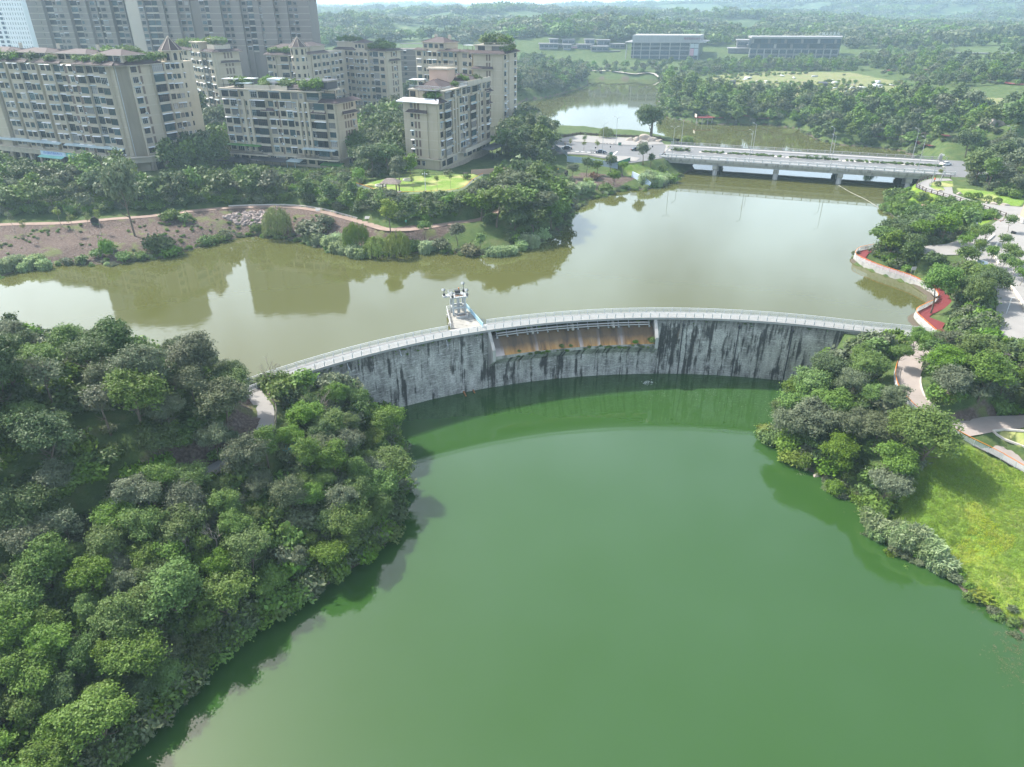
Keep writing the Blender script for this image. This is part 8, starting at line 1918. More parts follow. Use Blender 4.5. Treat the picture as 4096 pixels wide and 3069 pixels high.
# motorbike with rider
def person(loc, label, top, legs, ang=0.0, pose='stand', h=1.7, hold=None):
 t = empty('person', loc, label, 'person', rz=ang)
 s_ = h / 1.7
 if pose == 'stand':
  J = {'pel': (0, 0, .92), 'chest': (0, .02, 1.28), 'neck': (0, .02, 1.46), 'head': (0, -.01, 1.60), 'top': (0, 0, 1.69), 'lsh': (-.19, .02, 1.40), 'rsh': (.19, .02, 1.40), 'lel': (-.26, .0, 1.14), 'rel': (.25, -.08, 1.15), 'lha': (-.25, -.1, .92), 'rha': (.2, -.28, 1.05), 'lhi': (-.1, 0, .88), 'rhi': (.1, 0, .88), 'lkn': (-.11, -.02, .5), 'rkn': (.13, -.06, .5), 'lan': (-.12, .04, .09), 'ran': (.15, .0, .09), 'lto': (-.13, -.14, .04), 'rto': (.17, -.17, .04)}
 else:   # astride
  J = {'pel': (0, .1, .78), 'chest': (0, 0, 1.12), 'neck': (0, -.04, 1.30), 'head': (0, -.09, 1.44), 'top': (0, -.08, 1.54), 'lsh': (-.19, -.03, 1.24), 'rsh': (.19, -.03, 1.24), 'lel': (-.28, -.22, 1.04), 'rel': (.28, -.22, 1.04), 'lha': (-.26, -.46, 1.0), 'rha': (.26, -.46, 1.0), 'lhi': (-.12, .08, .76), 'rhi': (.12, .08, .76), 'lkn': (-.2, -.28, .68), 'rkn': (.2, -.28, .68), 'lan': (-.2, -.2, .30), 'ran': (.2, -.2, .30), 'lto': (-.2, -.36, .26), 'rto': (.2, -.36, .26)}
 E_ = [('pel', 'chest'), ('chest', 'neck'), ('neck', 'head'), ('head', 'top'), ('chest', 'lsh'), ('chest', 'rsh'), ('lsh', 'lel'), ('rsh', 'rel'), ('lel', 'lha'), ('rel', 'rha'), ('pel', 'lhi'), ('pel', 'rhi'), ('lhi', 'lkn'), ('rhi', 'rkn'), ('lkn', 'lan'), ('rkn', 'ran'), ('lan', 'lto'), ('ran', 'rto')]
 rad = {'pel': .15, 'chest': .165, 'neck': .06, 'head': .105, 'top': .075, 'lsh': .075, 'rsh': .075, 'lel': .05, 'rel': .05, 'lha': .042, 'rha': .042, 'lhi': .095, 'rhi': .095, 'lkn': .065, 'rkn': .065, 'lan': .045, 'ran': .045, 'lto': .04, 'rto': .04}
 ks = list(J); me = bpy.data.meshes.new('body'); me.from_pydata([J[k] for k in ks], [(ks.index(a), ks.index(b)) for a, b in E_], [])
 o = inst('body', me, t, scale=s_); md = o.modifiers.new('skin', 'SKIN')
 for i, k in enumerate(ks):
  v = me.skin_vertices[0].data[i]; v.radius = (rad[k], rad[k] * (.75 if k in ('chest', 'pel') else 1)); v.use_root = (k == 'pel')
 o.modifiers.new('smooth', 'SUBSURF').levels = 1; o.modifiers['smooth'].render_levels = 1
 dg = bpy.context.evaluated_depsgraph_get(); m2 = bpy.data.meshes.new_from_object(o.evaluated_get(dg)); m2.name = 'body'; o.modifiers.clear(); o.data = m2
 m2.materials.clear()
 for m_ in (top, legs, 'skin'): m2.materials.append(M[m_])
 for p in m2.polygons:
  z = p.center.z; p.material_index = 2 if z > J['neck'][2] - .01 else (0 if z > J['pel'][2] - .02 or abs(p.center.x) > .2 and pose == 'stand' else 1)
  if abs(p.center.x) > .17 and abs(z - J['lha'][2]) < .08 and p.center.y < -.04: p.material_index = 2
 hb = MB(); c = J['top']; n_ = 8
 for i in range(3):
  for j in range(n_):
   a0, a1 = 2 * math.pi * j / n_, 2 * math.pi * (j + 1) / n_; t0, t1 = math.pi / 2 * i / 3, math.pi / 2 * (i + 1) / 3
   pt = lambda a, q: (c[0] + .118 * math.cos(q) * math.cos(a), c[1] + .02 + .125 * math.cos(q) * math.sin(a), c[2] - .05 + .12 * math.sin(q))
   hb.face([pt(a0, t0), pt(a1, t0), pt(a1, t1), pt(a0, t1)])
 inst('hair', hb.mesh('hair', M['hair'], True), t, scale=s_)
 return t
mb_ = P(2655, 622, 5.44); mt_ = empty('motorbike', mb_, 'dark motorbike ridden along the near lane at the bridge end', 'motorbike', rz=1.3)
wm = MB(); wm.tube([(-.06, 0, 0), (.06, 0, 0)], .3, 14); wme = wm.mesh('wheel', M['black_rubber'])
for y in (-.62, .62): inst('wheel', wme, mt_, (0, y, .3))
b_ = MB(); b_.hexa([(-.13, -.3, .35), (.13, -.3, .35), (.13, .7, .45), (-.13, .7, .45), (-.12, -.35, .72), (.12, -.35, .72), (.12, .75, .74), (-.12, .75, .74)]); b_.bar((0, -.62, .3), (0, -.4, 1.0), .1); inst('frame', b_.mesh('frame', M['car_blue']), mt_)
b_ = MB(); b_.box((0, .25, .77), (.26, .75, .1)); inst('saddle', b_.mesh('saddle', M['black_rubber']), mt_); b_ = MB(); b_.bar((-.33, -.42, 1.02), (.33, -.42, 1.02), .05); inst('handlebar', b_.mesh('handlebar', M['grey_metal']), mt_)
person(mb_, 'rider in dark clothes sitting on the motorbike', 'cloth_dark', 'cloth_dark', 1.3, 'ride')
g_ = G(1625, 902); person(g_, 'person in a green top walking the dirt track below the lawn', 'cloth_green', 'cloth_dark', .6)
g_ = G(3735, 732); person((g_[0], g_[1], max(g_[2], 6.5)), 'person in an orange vest by the overlook fence', 'cloth_orange', 'cloth_dark', 2.2)
g_ = G(2232, 690); person(g_, 'worker in yellow on the grass below the hoarding', 'cloth_yellow', 'cloth_dark', .3)
# ------------------------------------------------------------------ pavilion on the lawn
gz = P(1566, 771, 8.95); pvn = empty('pavilion', gz, 'open wooden pavilion with a shaggy thatched roof on the lawn', 'pavilion', rz=-.12)
b_ = MB(); b_.box((0, 0, .06), (4.9, 3.9, .16)); inst('floor', b_.mesh('floor', M['pale_concrete']), pvn)
pm = MB(); pm.box((0, 0, 1.5), (.24, .24, 2.9)); pme = pm.mesh('post', M['wood'])
for x in (-1.95, 1.95):
 for y in (-1.5, 1.5): inst('post', pme, pvn, (x, y, 0))
b_ = MB()
for y in (-1.5, 1.5): b_.bar((-2.2, y, 2.9), (2.2, y, 2.9), .16, .2)
for x in (-1.95, 1.95): b_.bar((x, -1.7, 3.04), (x, 1.7, 3.04), .14, .16)
inst('roof_frame', b_.mesh('roof_frame', M['wood']), pvn)['kind'] = 'stuff'
b_ = MB(); e_ = [(-2.7, -2.1, 2.95), (2.7, -2.1, 2.95), (2.7, 2.1, 2.95), (-2.7, 2.1, 2.95)]; tp = [(-1.0, 0, 4.1), (1.0, 0, 4.1)]
for f in ((0, 1, 5, 4), (1, 2, 5), (2, 3, 4, 5), (3, 0, 4)):
 q = [(e_ + tp)[i] for i in f]; b_.face(q); b_.face([(x * .97, y * .97, z - .22) for x, y, z in q[::-1]])
for i in range(4): a, c = e_[i], e_[(i + 1) % 4]; b_.face([(a[0] * .97, a[1] * .97, a[2] - .22), (c[0] * .97, c[1] * .97, c[2] - .22), c, a])
g = random.Random(3)
for i in range(420):
 f = g.choice(((0, 1, 5, 4), (2, 3, 4, 5), (1, 2, 5, 5), (3, 0, 4, 4))); q = [Vector((e_ + tp)[k]) for k in f]; u, v = g.random(), g.random(); p = (q[0] * (1 - u) + q[1] * u) * (1 - v) + (q[3] * (1 - u) + q[2] * u) * v; dn_ = ((q[0] + q[1]) / 2 - (q[2] + q[3]) / 2).normalized(); sd = (q[1] - q[0]).normalized() * .07
 b_.face([p - sd + Vector((0, 0, .03)), p + sd + Vector((0, 0, .03)), p + sd + dn_ * .4 + Vector((0, 0, .07)), p - sd + dn_ * .4 + Vector((0, 0, .07))])
inst('thatched_roof', b_.mesh('thatched_roof', M['thatch']), pvn)
tb = empty('table', (gz[0] + .1, gz[1] - .1, gz[2] + .14), 'small dark table under the thatched pavilion', 'table'); b_ = MB(); b_.cyl((0, 0, .68), .5, .07, 16); inst('tabletop', b_.mesh('tabletop', M['wood']), tb); b_ = MB(); b_.cyl((0, 0, 0), .12, .68, 10, r2=.1); inst('leg', b_.mesh('leg', M['wood']), tb)
for i, (x, y, nm) in enumerate(((-.85, .1, 'left'), (.9, .2, 'right'), (.15, .85, 'far'))):
 st_ = empty('stool', (gz[0] + .1 + x, gz[1] - .1 + y, gz[2] + .14), '%s stool at the table under the pavilion' % nm, 'stool', 'stools under the pavilion'); b_ = MB(); b_.cyl((0, 0, .4), .22, .08, 12); inst('seat', b_.mesh('seat', M['wood']), st_)
 for a in (0, 2.1, 4.2): b_ = MB(); b_.bar((.15 * math.cos(a), .15 * math.sin(a), 0), (.1 * math.cos(a), .1 * math.sin(a), .4), .06); inst('leg', b_.mesh('leg', M['wood']), st_)
lpst = empty('camera_pole', P(1703, 770, 8.9), 'white pole with two side lamps and a small box on the lawn', 'pole'); b_ = MB(); b_.cyl((0, 0, -.2), .1, 6.0, 8, r2=.06); b_.bar((-.65, 0, 5.2), (.65, 0, 5.2), .08); inst('pole', b_.mesh('pole', M['white_paint']), lpst)
for x in (-.6, .6): b_ = MB(); b_.tube([(x, -.1, 5.25), (x, -.3, 5.1)], [.12, .2], 8); inst('lamp_head', b_.mesh('lamp_head', M['white_paint']), lpst)
b_ = MB(); b_.box((0, -.12, 2.2), (.3, .2, .5)); inst('box', b_.mesh('box', M['white_paint']), lpst)
railing('fence', smooth_line([P(*q, 8.95) for q in [(1425, 745), (1480, 763), (1520, 778), (1570, 784), (1660, 780), (1760, 777), (1848, 764), (1892, 728), (1932, 706)]], 4), 1.6, 1.0, M['grey_metal'], 'rails', 'light metal fence with an orange top rail round the lawn', 'fence', m2=M['orange'], post=.07)
railing('fence', [P(1195, 718, 7.6), P(1265, 722, 7.6), P(1320, 728, 7.8)], 1.8, 1.0, M['wood'], 'rails', 'low slatted fence below the golden bushes', 'fence', m2=M['orange'], post=.08)
b_ = MB(); b_.box((0, 0, 2.2), (1.5, .9, .12)); 
nb_ = empty('notice_shelter', G(1862, 722), 'small roofed notice board by the garden wall', 'notice board'); inst('roof', b_.mesh('roof', M['roof_tile']), nb_); b_ = MB(); b_.box((-.55, 0, 1.1), (.1, .1, 2.2)); b_.box((.55, 0, 1.1), (.1, .1, 2.2)); inst('post_frame', b_.mesh('post_frame', M['wood']), nb_)['kind'] = 'stuff'
for px, py, w_ in ((1522, 745, 'round stone planter ring under the tall lawn trees'), (1632, 722, 'smaller round stone planter ring near the wall')):
 g_ = G(px, py); b_ = MB(); n_ = 18
 for j in range(n_):
  a0, a1 = 2 * math.pi * j / n_, 2 * math.pi * (j + 1) / n_; q = [(r_ * math.cos(a), r_ * math.sin(a)) for r_, a in ((1.6, a0), (1.6, a1), (1.3, a1), (1.3, a0))]; b_.hexa([(*p, -.2) for p in q] + [(*p, .42) for p in q])
 o = inst('planter_ring', b_.mesh('planter_ring', M['kerb']), loc=g_); tag(o, w_, 'planter')
b_ = MB(); b_.bar((0, 0, 0), (11.5, 3.4, 0), .25, 1.6); b_.bar((11.5, 3.4, 0), (18, 1.0, -.4), .25, 1.5); o = inst('garden_wall', b_.mesh('garden_wall', M['plaster_pink']), loc=P(1885, 690, 8.6)); tag(o, 'brownish garden wall at the right of the lawn', 'wall')
# stairs and terrace below the left flats
stt = empty('stair_terrace', P(640, 735, 6), 'stone stair terrace with balustrades below the corner of the left flats', 'terrace')
def box_px(mb, q, z0_, z1_, mi=0): mb.prism([P(*p, z1_)[:2] for p in q], z0_, z1_, mi)
b_ = MB(); box_px(b_, [(560, 745), (690, 745), (730, 700), (600, 690)], 3, 6.2); b_.build('retaining_wall', M['stone_wall'], stt)
b_ = MB(); box_px(b_, [(530, 800), (600, 806), (640, 770), (570, 762)], 3, 4.6); box_px(b_, [(545, 785), (615, 790), (655, 755), (590, 748)], 3, 5.3); b_.build('steps', M['kerb'], stt, kind='stuff')
for a, c in (((552, 745), (600, 712)), ((600, 712), (700, 725)), ((700, 725), (745, 705))):
 A, C_ = P(*a, 6.3), P(*c, 6.3); b_ = MB(); b_.bar((A[0], A[1], 7.0), (C_[0], C_[1], 7.0), .3, .16); b_.bar((A[0], A[1], 6.3), (C_[0], C_[1], 6.3), .3, .2)
 for k in range(9): b_.box((A[0] + (C_[0] - A[0]) * k / 8, A[1] + (C_[1] - A[1]) * k / 8, 6.65), (.16, .16, .7))
 b_.build('balustrade', M['kerb'], stt, kind='stuff')
# ------------------------------------------------------------------ fences and walls
railing('hoarding', [P(2218, 600, 5.2), P(2268, 630, 4.6)], 3.0, 2.1, M['sheet_blue'], 'sheet', 'short left run of blue grey hoarding by the dark trees', 'fence', 'hoardings', m2=M['grey_metal'])
railing('hoarding', [P(2268, 648, 4.6), P(2350, 655, 4.6), P(2425, 668, 4.5), P(2470, 676, 4.3)], 3.0, 2.1, M['sheet_blue'], 'sheet', 'long blue grey hoarding along the road above the small trees', 'fence', 'hoardings', m2=M['grey_metal'])
railing('hoarding', [P(2468, 665, 4.6), P(2500, 655, 5), P(2520, 648, 5.2)], 2.6, 1.6, M['sheet_green'], 'sheet', 'dark green netting at the end of the hoarding', 'fence', 'hoardings')
railing('balustrade', [P(*q, 5.4) for q in [(2200, 566), (2232, 555), (2289, 545), (2319, 540), (2373, 544), (2465, 549), (2547, 552), (2640, 557)]], 2.5, 1.3, M['wood'], 'stone', 'dark brown stone balustrade along the lakeside pavement', 'balustrade', 'balustrades by the far lake', post=.32)
railing('balustrade', [P(2640, 558, 5.4), P(2652, 568, 4.6), P(2700, 576, 3.6), P(2740, 582, 3.4)], 2.2, 1.2, M['wood'], 'stone', 'dark balustrade stepping down beside the bridge end', 'balustrade', 'balustrades by the far lake', post=.3)
ol = [P(*q, 6.45) for q in [(3800, 716), (3740, 712), (3695, 720), (3672, 732), (3662, 748), (3702, 768), (3747, 780), (3795, 793), (3846, 809), (3908, 827), (3970, 849), (4020, 868)]]
railing('overlook_fence', ol, 2.1, 1.1, M['wood'], 'two', 'brown timber post fence round the overlook path', 'fence', post=.2)
railing('overlook_fence', [P(*q, 5.6) for q in [(3935, 872), (3975, 888), (4005, 900), (4022, 868)]], 2.0, 1.0, M['rock_red'], 'two', 'reddish fence below the end of the overlook path', 'fence', post=.2)
railing('overlook_fence', [P(*q, 5.2) for q in [(3700, 962), (3760, 958), (3840, 945)]], 2.2, 1.2, M['wood'], 'two', 'brown fence behind the trees at the left plaza edge', 'fence', post=.2)
railing('waterside_railing', [(x, y, 1.1) for x, y, z in redwalk_out[:62]], 1.8, 1.0, M['white_paint'], 'rails', 'white railing with an orange handrail along the red walkway', 'railing', 'railings of the red walkway', m2=M['orange'])
railing('waterside_railing', [(x, y, 1.1) for x, y, z in redwalk_out[62:]], 1.8, 1.0, M['white_paint'], 'rails', 'white railing with an orange handrail round the red terrace', 'railing', 'railings of the red walkway', m2=M['orange'])
railing('path_railing', [(x, y, z + .1) for x, y, z in offset_line(rpath_pts, -1.95)][8:], 1.9, 1.05, M['white_paint'], 'rails', 'pale railing with an orange handrail beside the pink path', 'railing', m2=M['orange'])
railing('path_fence', [(x, y, z + .1) for x, y, z in offset_line(lpath_pts, 1.6)][4:40], 1.8, .95, M['bark_pale'], 'picket', 'low pale wooden fence along the left wood path', 'fence', post=.12)
wl = MB(); wo_ = offset_line(redwalk_out, -.12); wi = offset_line(redwalk_out, .25)
for i in range(len(wo_) - 1): wl.hexa([(wo_[i][0], wo_[i][1], -2.2), (wo_[i + 1][0], wo_[i + 1][1], -2.2), (wi[i + 1][0], wi[i + 1][1], -2.2), (wi[i][0], wi[i][1], -2.2), (wo_[i][0], wo_[i][1], 1.1), (wo_[i + 1][0], wo_[i + 1][1], 1.1), (wi[i + 1][0], wi[i + 1][1], 1.1), (wi[i][0], wi[i][1], 1.1)])
tag(wl.build('quay_wall', M['concrete']), 'curving grey concrete quay wall under the red walkway', 'wall')
b_ = MB(); p0_, p1_, p2_ = P(2528, 700, 3), P(2575, 722, 2.2), P(2600, 742, 1.0)
b_.bar(p0_, p1_, .3, 2.4); b_.bar(p1_, p2_, .3, 2.2); tag(b_.build('retaining_wall', M['sign_blue']), 'pale blue white retaining wall running down to the reeds', 'wall')
# curved kerbs on the plaza
for q, w_ in (([(3990, 975), (3978, 1000), (3982, 1030), (3996, 1055)], 'curved pale kerb round the upper plaza trees'), ([(3928, 1068), (3980, 1098), (4040, 1135), (4085, 1190), (4110, 1240)], 'long curved cream kerb sweeping down the plaza'), ([(3830, 1012), (3890, 990), (3950, 965), (3975, 945)], 'curved white kerb along the left plaza trees')):
 pts_ = smooth_line([(*P(*p, 5.8)[:2], 0) for p in q], 5); b_ = MB()
 for a, c in zip(pts_[:-1], pts_[1:]): b_.bar((a[0], a[1], pl_f(a[0], a[1]) + .28), (c[0], c[1], pl_f(c[0], c[1]) + .28), .38, .42)
 tag(b_.build('kerb', M['sign_cream']), w_, 'kerb', 'kerbs on the plaza')
for ln, w_ in ((offset_line(rpath_pts, 2.05), 'pale kerb on the inner side of the pink path'),):
 b_ = MB()
 for a, c in zip(ln[10:36], ln[11:37]): b_.bar((a[0], a[1], a[2] + .12), (c[0], c[1], c[2] + .12), .2, .26)
 tag(b_.build('kerb', M['kerb']), w_, 'kerb')
q = [G(*p) for p in [(4110, 1728), (4016, 1721), (3970, 1727), (3985, 1740), (4016, 1760), (4110, 1795)]]; b_ = MB()
for a, c in zip(q[:-1], q[1:]): b_.bar((a[0], a[1], a[2] + .12), (c[0], c[1], c[2] + .12), .25, .3)
tag(b_.build('kerb', M['kerb']), 'pale kerb round the grass bed at the right edge', 'kerb')
b_ = MB(); kb_ = offset_line(bank_pts, 1.45)
for a, c in zip(kb_[36:62], kb_[37:63]): b_.bar((a[0], a[1], a[2] + .15), (c[0], c[1], c[2] + .15), .3, .5)
tag(b_.build('kerb', M['kerb']), 'low pale kerb wall along the dirt track bend', 'kerb')
# ------------------------------------------------------------------ rocks, rubble, bins, signs
def rock_mesh(seed, m_='rock'):
 bm = bmesh.new(); bmesh.ops.create_icosphere(bm, subdivisions=3, radius=1); g = random.Random(seed); pl_ = [(Vector((g.gauss(0, 1), g.gauss(0, 1), g.gauss(0, 1))).normalized(), g.uniform(.45, .85)) for _ in range(13)]
 for v in bm.verts:
  d = v.co.normalized(); r_ = min([1.0] + [k / max(.05, d.dot(n_)) for n_, k in pl_ if d.dot(n_) > .3]); v.co = d * r_ * (1 + .05 * g.uniform(-1, 1))
 me = bpy.data.meshes.new('rock'); bm.to_mesh(me); bm.free(); me.materials.append(M[m_]); return me
RK = [rock_mesh(i) for i in range(5)]; RKr = [rock_mesh(20 + i, 'rock_red') for i in range(2)]
for i, (px, py, sx, sy, sz_, w_) in enumerate(((2520, 562, 2.6, 2.0, 1.3, 'leftmost low boulder of the rockery under the round tree'), (2545, 564, 3.0, 2.2, 1.8, 'second boulder of the rockery under the round tree'), (2575, 560, 3.6, 2.5, 2.3, 'largest boulder of the rockery under the round tree'), (2608, 566, 3.2, 2.2, 1.9, 'boulder at the foot of the round tree'), (2632, 568, 2.4, 1.8, 1.3, 'right hand boulder of the rockery by the balustrade'), (2560, 572, 2.2, 1.6, 1.0, 'small front boulder of the rockery'), (2262, 577, 1.8, 1.2, 1.0, 'dark rock beside the first parked car'))):
 p = P(px, py, 5.4); o = inst('boulder', RK[i % 5], loc=(p[0], p[1], p[2] + .2), rz=i * 1.3, scale=(sx, sy, sz_)); tag(o, w_, 'rock', 'boulders by the road')
for i, (px, py, sx, sz_, w_) in enumerate(((3900, 505, 6, 3.0, 'long pale outcrop left of the jutting rock'), (3960, 515, 4, 4.2, 'pale rock jutting from the right hillside'), (3990, 505, 3.5, 2.2, 'flat pale rock right of the jutting rock'), (3860, 495, 5, 2.4, 'pale rock face farthest left on the hillside'), (3700, 545, 3.5, 3.0, 'reddish rock by the grassy point'))):
 p = G(px, py); o = inst('outcrop', RK[i % 5], loc=p, rz=i * .9, scale=(sx, sx * .6, sz_)); tag(o, w_, 'rock', 'outcrops on the right slope')
for i, (px, py, s_, w_) in enumerate(((3705, 838, 2.2, 'reddish bare rock above the red terrace on the vine slope'), (3725, 845, 1.8, 'second reddish rock right of it on the vine slope'))):
 p = G(px, py); o = inst('outcrop', RKr[i], loc=p, rz=i, scale=(s_, s_ * .8, s_ * 1.1)); tag(o, w_, 'rock', 'rocks on the vine slope')
for i, (px, py, s_, w_) in enumerate(((3837, 776, .8, 'flat garden rock by the overlook path, leftmost'), (3945, 812, .5, 'small pale garden rock below the fourth clipped ball'), (3972, 818, .9, 'flat garden rock right of the small pale one'), (4018, 822, .9, 'upright garden rock near the right of the overlook path'), (3760, 765, .9, 'dark rock at the tip of the grass island'))):
 p = G(px, py); o = inst('garden_rock', RK[i % 5], loc=p, rz=i, scale=(s_ * 1.5, s_, s_ * .8)); tag(o, w_, 'rock', 'garden rocks at the overlook')
for i, (px, py, s_, w_) in enumerate(((3265, 1905, .6, 'pale boulder at the bare waterline of the right wood'), (3300, 1920, .55, 'second pale boulder at the bare waterline'), (3225, 1880, .45, 'small boulder nearest the point at the waterline'), (3345, 1950, .5, 'dark boulder further right along the waterline'))):
 p = G(px, py); o = inst('shore_rock', RK[i % 5], loc=p, rz=i * 2, scale=(s_ * 1.4, s_, s_)); tag(o, w_, 'rock', 'shore rocks of the lower lake')
def rubble(poly, n, s0, s1, name, label, mt='rubble', z=0.0, flat=.6):
 v, f = [], []; g = np.random.default_rng(n)
 for x, y in fill(poly, n, lambda x, y: (x, y)):
  s_ = g.uniform(s0, s1); k = len(v); h = hgt(x, y) + s_ * .15 + z; B8 = np.array([(a, b, c) for c in (-.5, .5) for a, b in ((-.5, -.5), (.5, -.5), (.5, .5), (-.5, .5))]) * np.array([g.uniform(.6, 1.4), g.uniform(.5, 1), g.uniform(min(.3, flat * .6), flat)]) * s_
  B8 += g.normal(0, .08 * s_, (8, 3)); q = Matrix.Rotation(g.uniform(0, 6.28), 3, 'Z') @ Matrix.Rotation(g.normal(0, .4), 3, 'X'); q = np.array(q)
  v += [tuple(p) for p in (B8 @ q.T + np.array([x, y, h]))]
  for fc in ((0, 3, 2, 1), (4, 5, 6, 7), (0, 1, 5, 4), (1, 2, 6, 5), (2, 3, 7, 6), (3, 0, 4, 7)): f.append([k + i for i in fc])
 o = inst(name, np_mesh(name, np.array(v), np.array(f), [M[mt]])); tag(o, label, kind='stuff')
rubble(GP([(890, 870), (960, 850), (1060, 846), (1120, 862), (1110, 895), (1040, 905), (950, 900)]), 700, .25, 1.0, 'rubble_heap', 'heap of broken stone and concrete tipped on the bare bank')
rubble(GP([(708, 860), (745, 850), (750, 866), (720, 874)]), 50, .3, .7, 'brick_heap', 'small heap of pinkish bricks beside the dirt track', 'plaster_pink')
rubble(GP([(0, 910), (450, 890), (890, 850), (1300, 860), (1700, 925), (1640, 960), (1400, 975), (1060, 935), (700, 1010), (300, 1045), (0, 1070)]), 900, .06, .28, 'bank_stones', 'loose stones scattered over the earth bank')
rubble(GP([(2790, 330), (3100, 300), (3450, 310), (3620, 345), (3500, 380), (3200, 390), (2950, 370)]), 60, 1.0, 4.5, 'field_sheeting', 'white sheets and covered heaps scattered over the peninsula field', 'white_paint', flat=.25)
for px, py, mt, w_, sx in ((3290, 345, 'dark_slat', 'dark covered shelter in the middle of the peninsula field', 5), (2930, 338, 'dark_slat', 'small dark covered heap at the left of the peninsula field', 3.5), (3295, 382, 'sheet_green', 'small dark green hut near the front of the field', 2.6), (3855, 245, 'awning_blue', 'blue and white tin roofed shed on the far right rise', 9), (3870, 430, 'teal', 'turquoise sheet roof by the trees on the right', 7)):
 p = G(px, py); t = empty('field_hut', p, w_, 'hut'); b_ = MB(); b_.box((0, 0, .9), (sx, sx * .6, 1.8)); inst('wall', b_.mesh('wall', M['dark_slat']), t); b_ = MB(); b_.hexa([(-sx * .55, -sx * .36, 1.7), (sx * .55, -sx * .36, 1.7), (sx * .55, sx * .36, 2.5), (-sx * .55, sx * .36, 2.5), (-sx * .55, -sx * .36, 1.85), (sx * .55, -sx * .36, 1.85), (sx * .55, sx * .36, 2.65), (-sx * .55, sx * .36, 2.65)]); inst('roof', b_.mesh('roof', M[mt]), t)
# red jogging paths and far roads
for nm, pts_, w, m_, lab in (('red_path', [(3490, 552), (3560, 550), (3640, 548), (3720, 548), (3790, 552)], 1.5, 'red_track', 'red jogging path along the shore behind the bridge'), ('red_path', [(3560, 555), (3620, 562), (3680, 580), (3740, 590)], 1.3, 'red_track', 'lower red path joining the shore behind the bridge'), ('red_path', [(3530, 287), (3600, 280), (3680, 280), (3745, 285), (3755, 300), (3735, 308), (3800, 312), (3920, 322), (4030, 336), (4110, 342)], 2.4, 'red_track', 'curving red path on the far right rise'), ('far_road', [(3700, 212), (3800, 212), (3900, 214), (4000, 216), (4120, 214)], 5, 'asphalt', 'grey road crossing the far right slope'), ('shore_track', [(2350, 283), (2430, 286), (2520, 296), (2620, 298), (2720, 298)], 2.2, 'sign_cream', 'pale track along the far shore below the glass hall'), ('red_path', [(2780, 466), (2840, 470), (2900, 474), (3000, 470), (3100, 470)], 1.2, 'red_track', 'red walk under the trees on the peninsula shore')):
 q = smooth_line([G(*p) for p in pts_], 4); ribbon(nm, [(x, y, hgt(x, y) + .5) for x, y, z in q], w, M[m_], .05, lab)
p = P(2800, 470, 3.2); dk = empty('viewing_deck', p, 'small red floored viewing deck over the water at the peninsula tip', 'deck'); b_ = MB(); b_.box((2, 0, 0), (9, 4, .3)); inst('floor', b_.mesh('floor', M['red_track']), dk); b_ = MB()
for x in (-2, 1, 4, 6.2): b_.cyl((x, -1.7, -4), .2, 4, 8)
inst('support', b_.mesh('support', M['concrete']), dk)['kind'] = 'stuff'; b_ = MB(); b_.box((-2.3, 0, .9), (.15, 4, 1.6)); inst('screen', b_.mesh('screen', M['sign_cream']), dk)
# bollards, bins, signs
for i, px in enumerate((2417, 2428, 2440, 2456)): p = P(px, 578, 5.5); b_ = MB(); b_.cyl((0, 0, 0), .12, .3, 8, r2=.2); b_.tube([(0, 0, .3), (0, 0, .5), (0, 0, .68)], [.2, .26, .08], 10); o = inst('bollard', b_.mesh('bollard', M['concrete']), loc=p); tag(o, '%s stone ball bollard from the left on the lakeside pavement' % ORD[i], 'bollard', 'stone bollards')
for i, (px, py) in enumerate(((2365, 612), (2374, 613), (2420, 617), (2433, 618))): p = P(px, py, 5.5); b_ = MB(); b_.cyl((0, 0, 0), .12, .3, 8, r2=.2); b_.tube([(0, 0, .3), (0, 0, .5), (0, 0, .68)], [.2, .26, .08], 10); o = inst('bollard', b_.mesh('bollard', M['concrete']), loc=p); tag(o, '%s stone ball bollard from the left on the near footway' % ORD[i], 'bollard', 'stone bollards')
for px, py, w_ in ((2479, 581, 'dark double litter bin on the lakeside pavement'), (2444, 620, 'dark double litter bin on the near footway')):
 t = empty('litter_bin', P(px, py, 5.5), w_, 'bin', 'litter bins')
 for x in (-.35, .35): b_ = MB(); b_.box((x, 0, .5), (.5, .45, .9)); inst('bin', b_.mesh('bin', M['sheet_green']), t)
 b_ = MB(); b_.box((0, 0, .55), (.1, .1, 1.1)); b_.box((0, 0, 1.1), (1.3, .5, .06)); inst('frame', b_.mesh('frame', M['dark_metal']), t)
for px, py, w_ in ((2381, 617, 'thin sign post left of the second dark car'), (2440, 613, 'thin sign post right of the second dark car'), (2608, 612, 'small sign post beside the bridge end tree')):
 t = empty('sign_post', P(px, py, 5.5), w_, 'sign', 'sign posts'); b_ = MB(); b_.cyl((0, 0, 0), .05, 2.6, 6); inst('post', b_.mesh('post', M['grey_metal']), t); b_ = MB(); b_.box((0, -.05, 2.4), (.5, .04, .6)); inst('plate', b_.mesh('plate', M['dark_metal']), t)
p = G(1272, 845); t = empty('white_slab', (p[0], p[1], p[2] + .2), 'white board lying tilted beside the dirt track', 'board'); b_ = MB(); b_.hexa([(-.9, -.6, 0), (.9, -.6, 0), (.9, .5, .7), (-.9, .5, .7), (-.9, -.6, .06), (.9, -.6, .06), (.9, .5, .76), (-.9, .5, .76)]); inst('sheet', b_.mesh('sheet', M['pale_concrete']), t, scale=.75)
p = G(1470, 878); t = empty('white_slab', (p[0], p[1], p[2] + .2), 'second white board further right beside the dirt track', 'board'); b_ = MB(); b_.hexa([(-1.0, -.6, 0), (1.1, -.5, 0), (1.0, .5, .7), (-.9, .6, .7), (-1.0, -.6, .06), (1.1, -.5, .06), (1.0, .5, .76), (-.9, .6, .76)]); inst('sheet', b_.mesh('sheet', M['pale_concrete']), t, scale=.75)
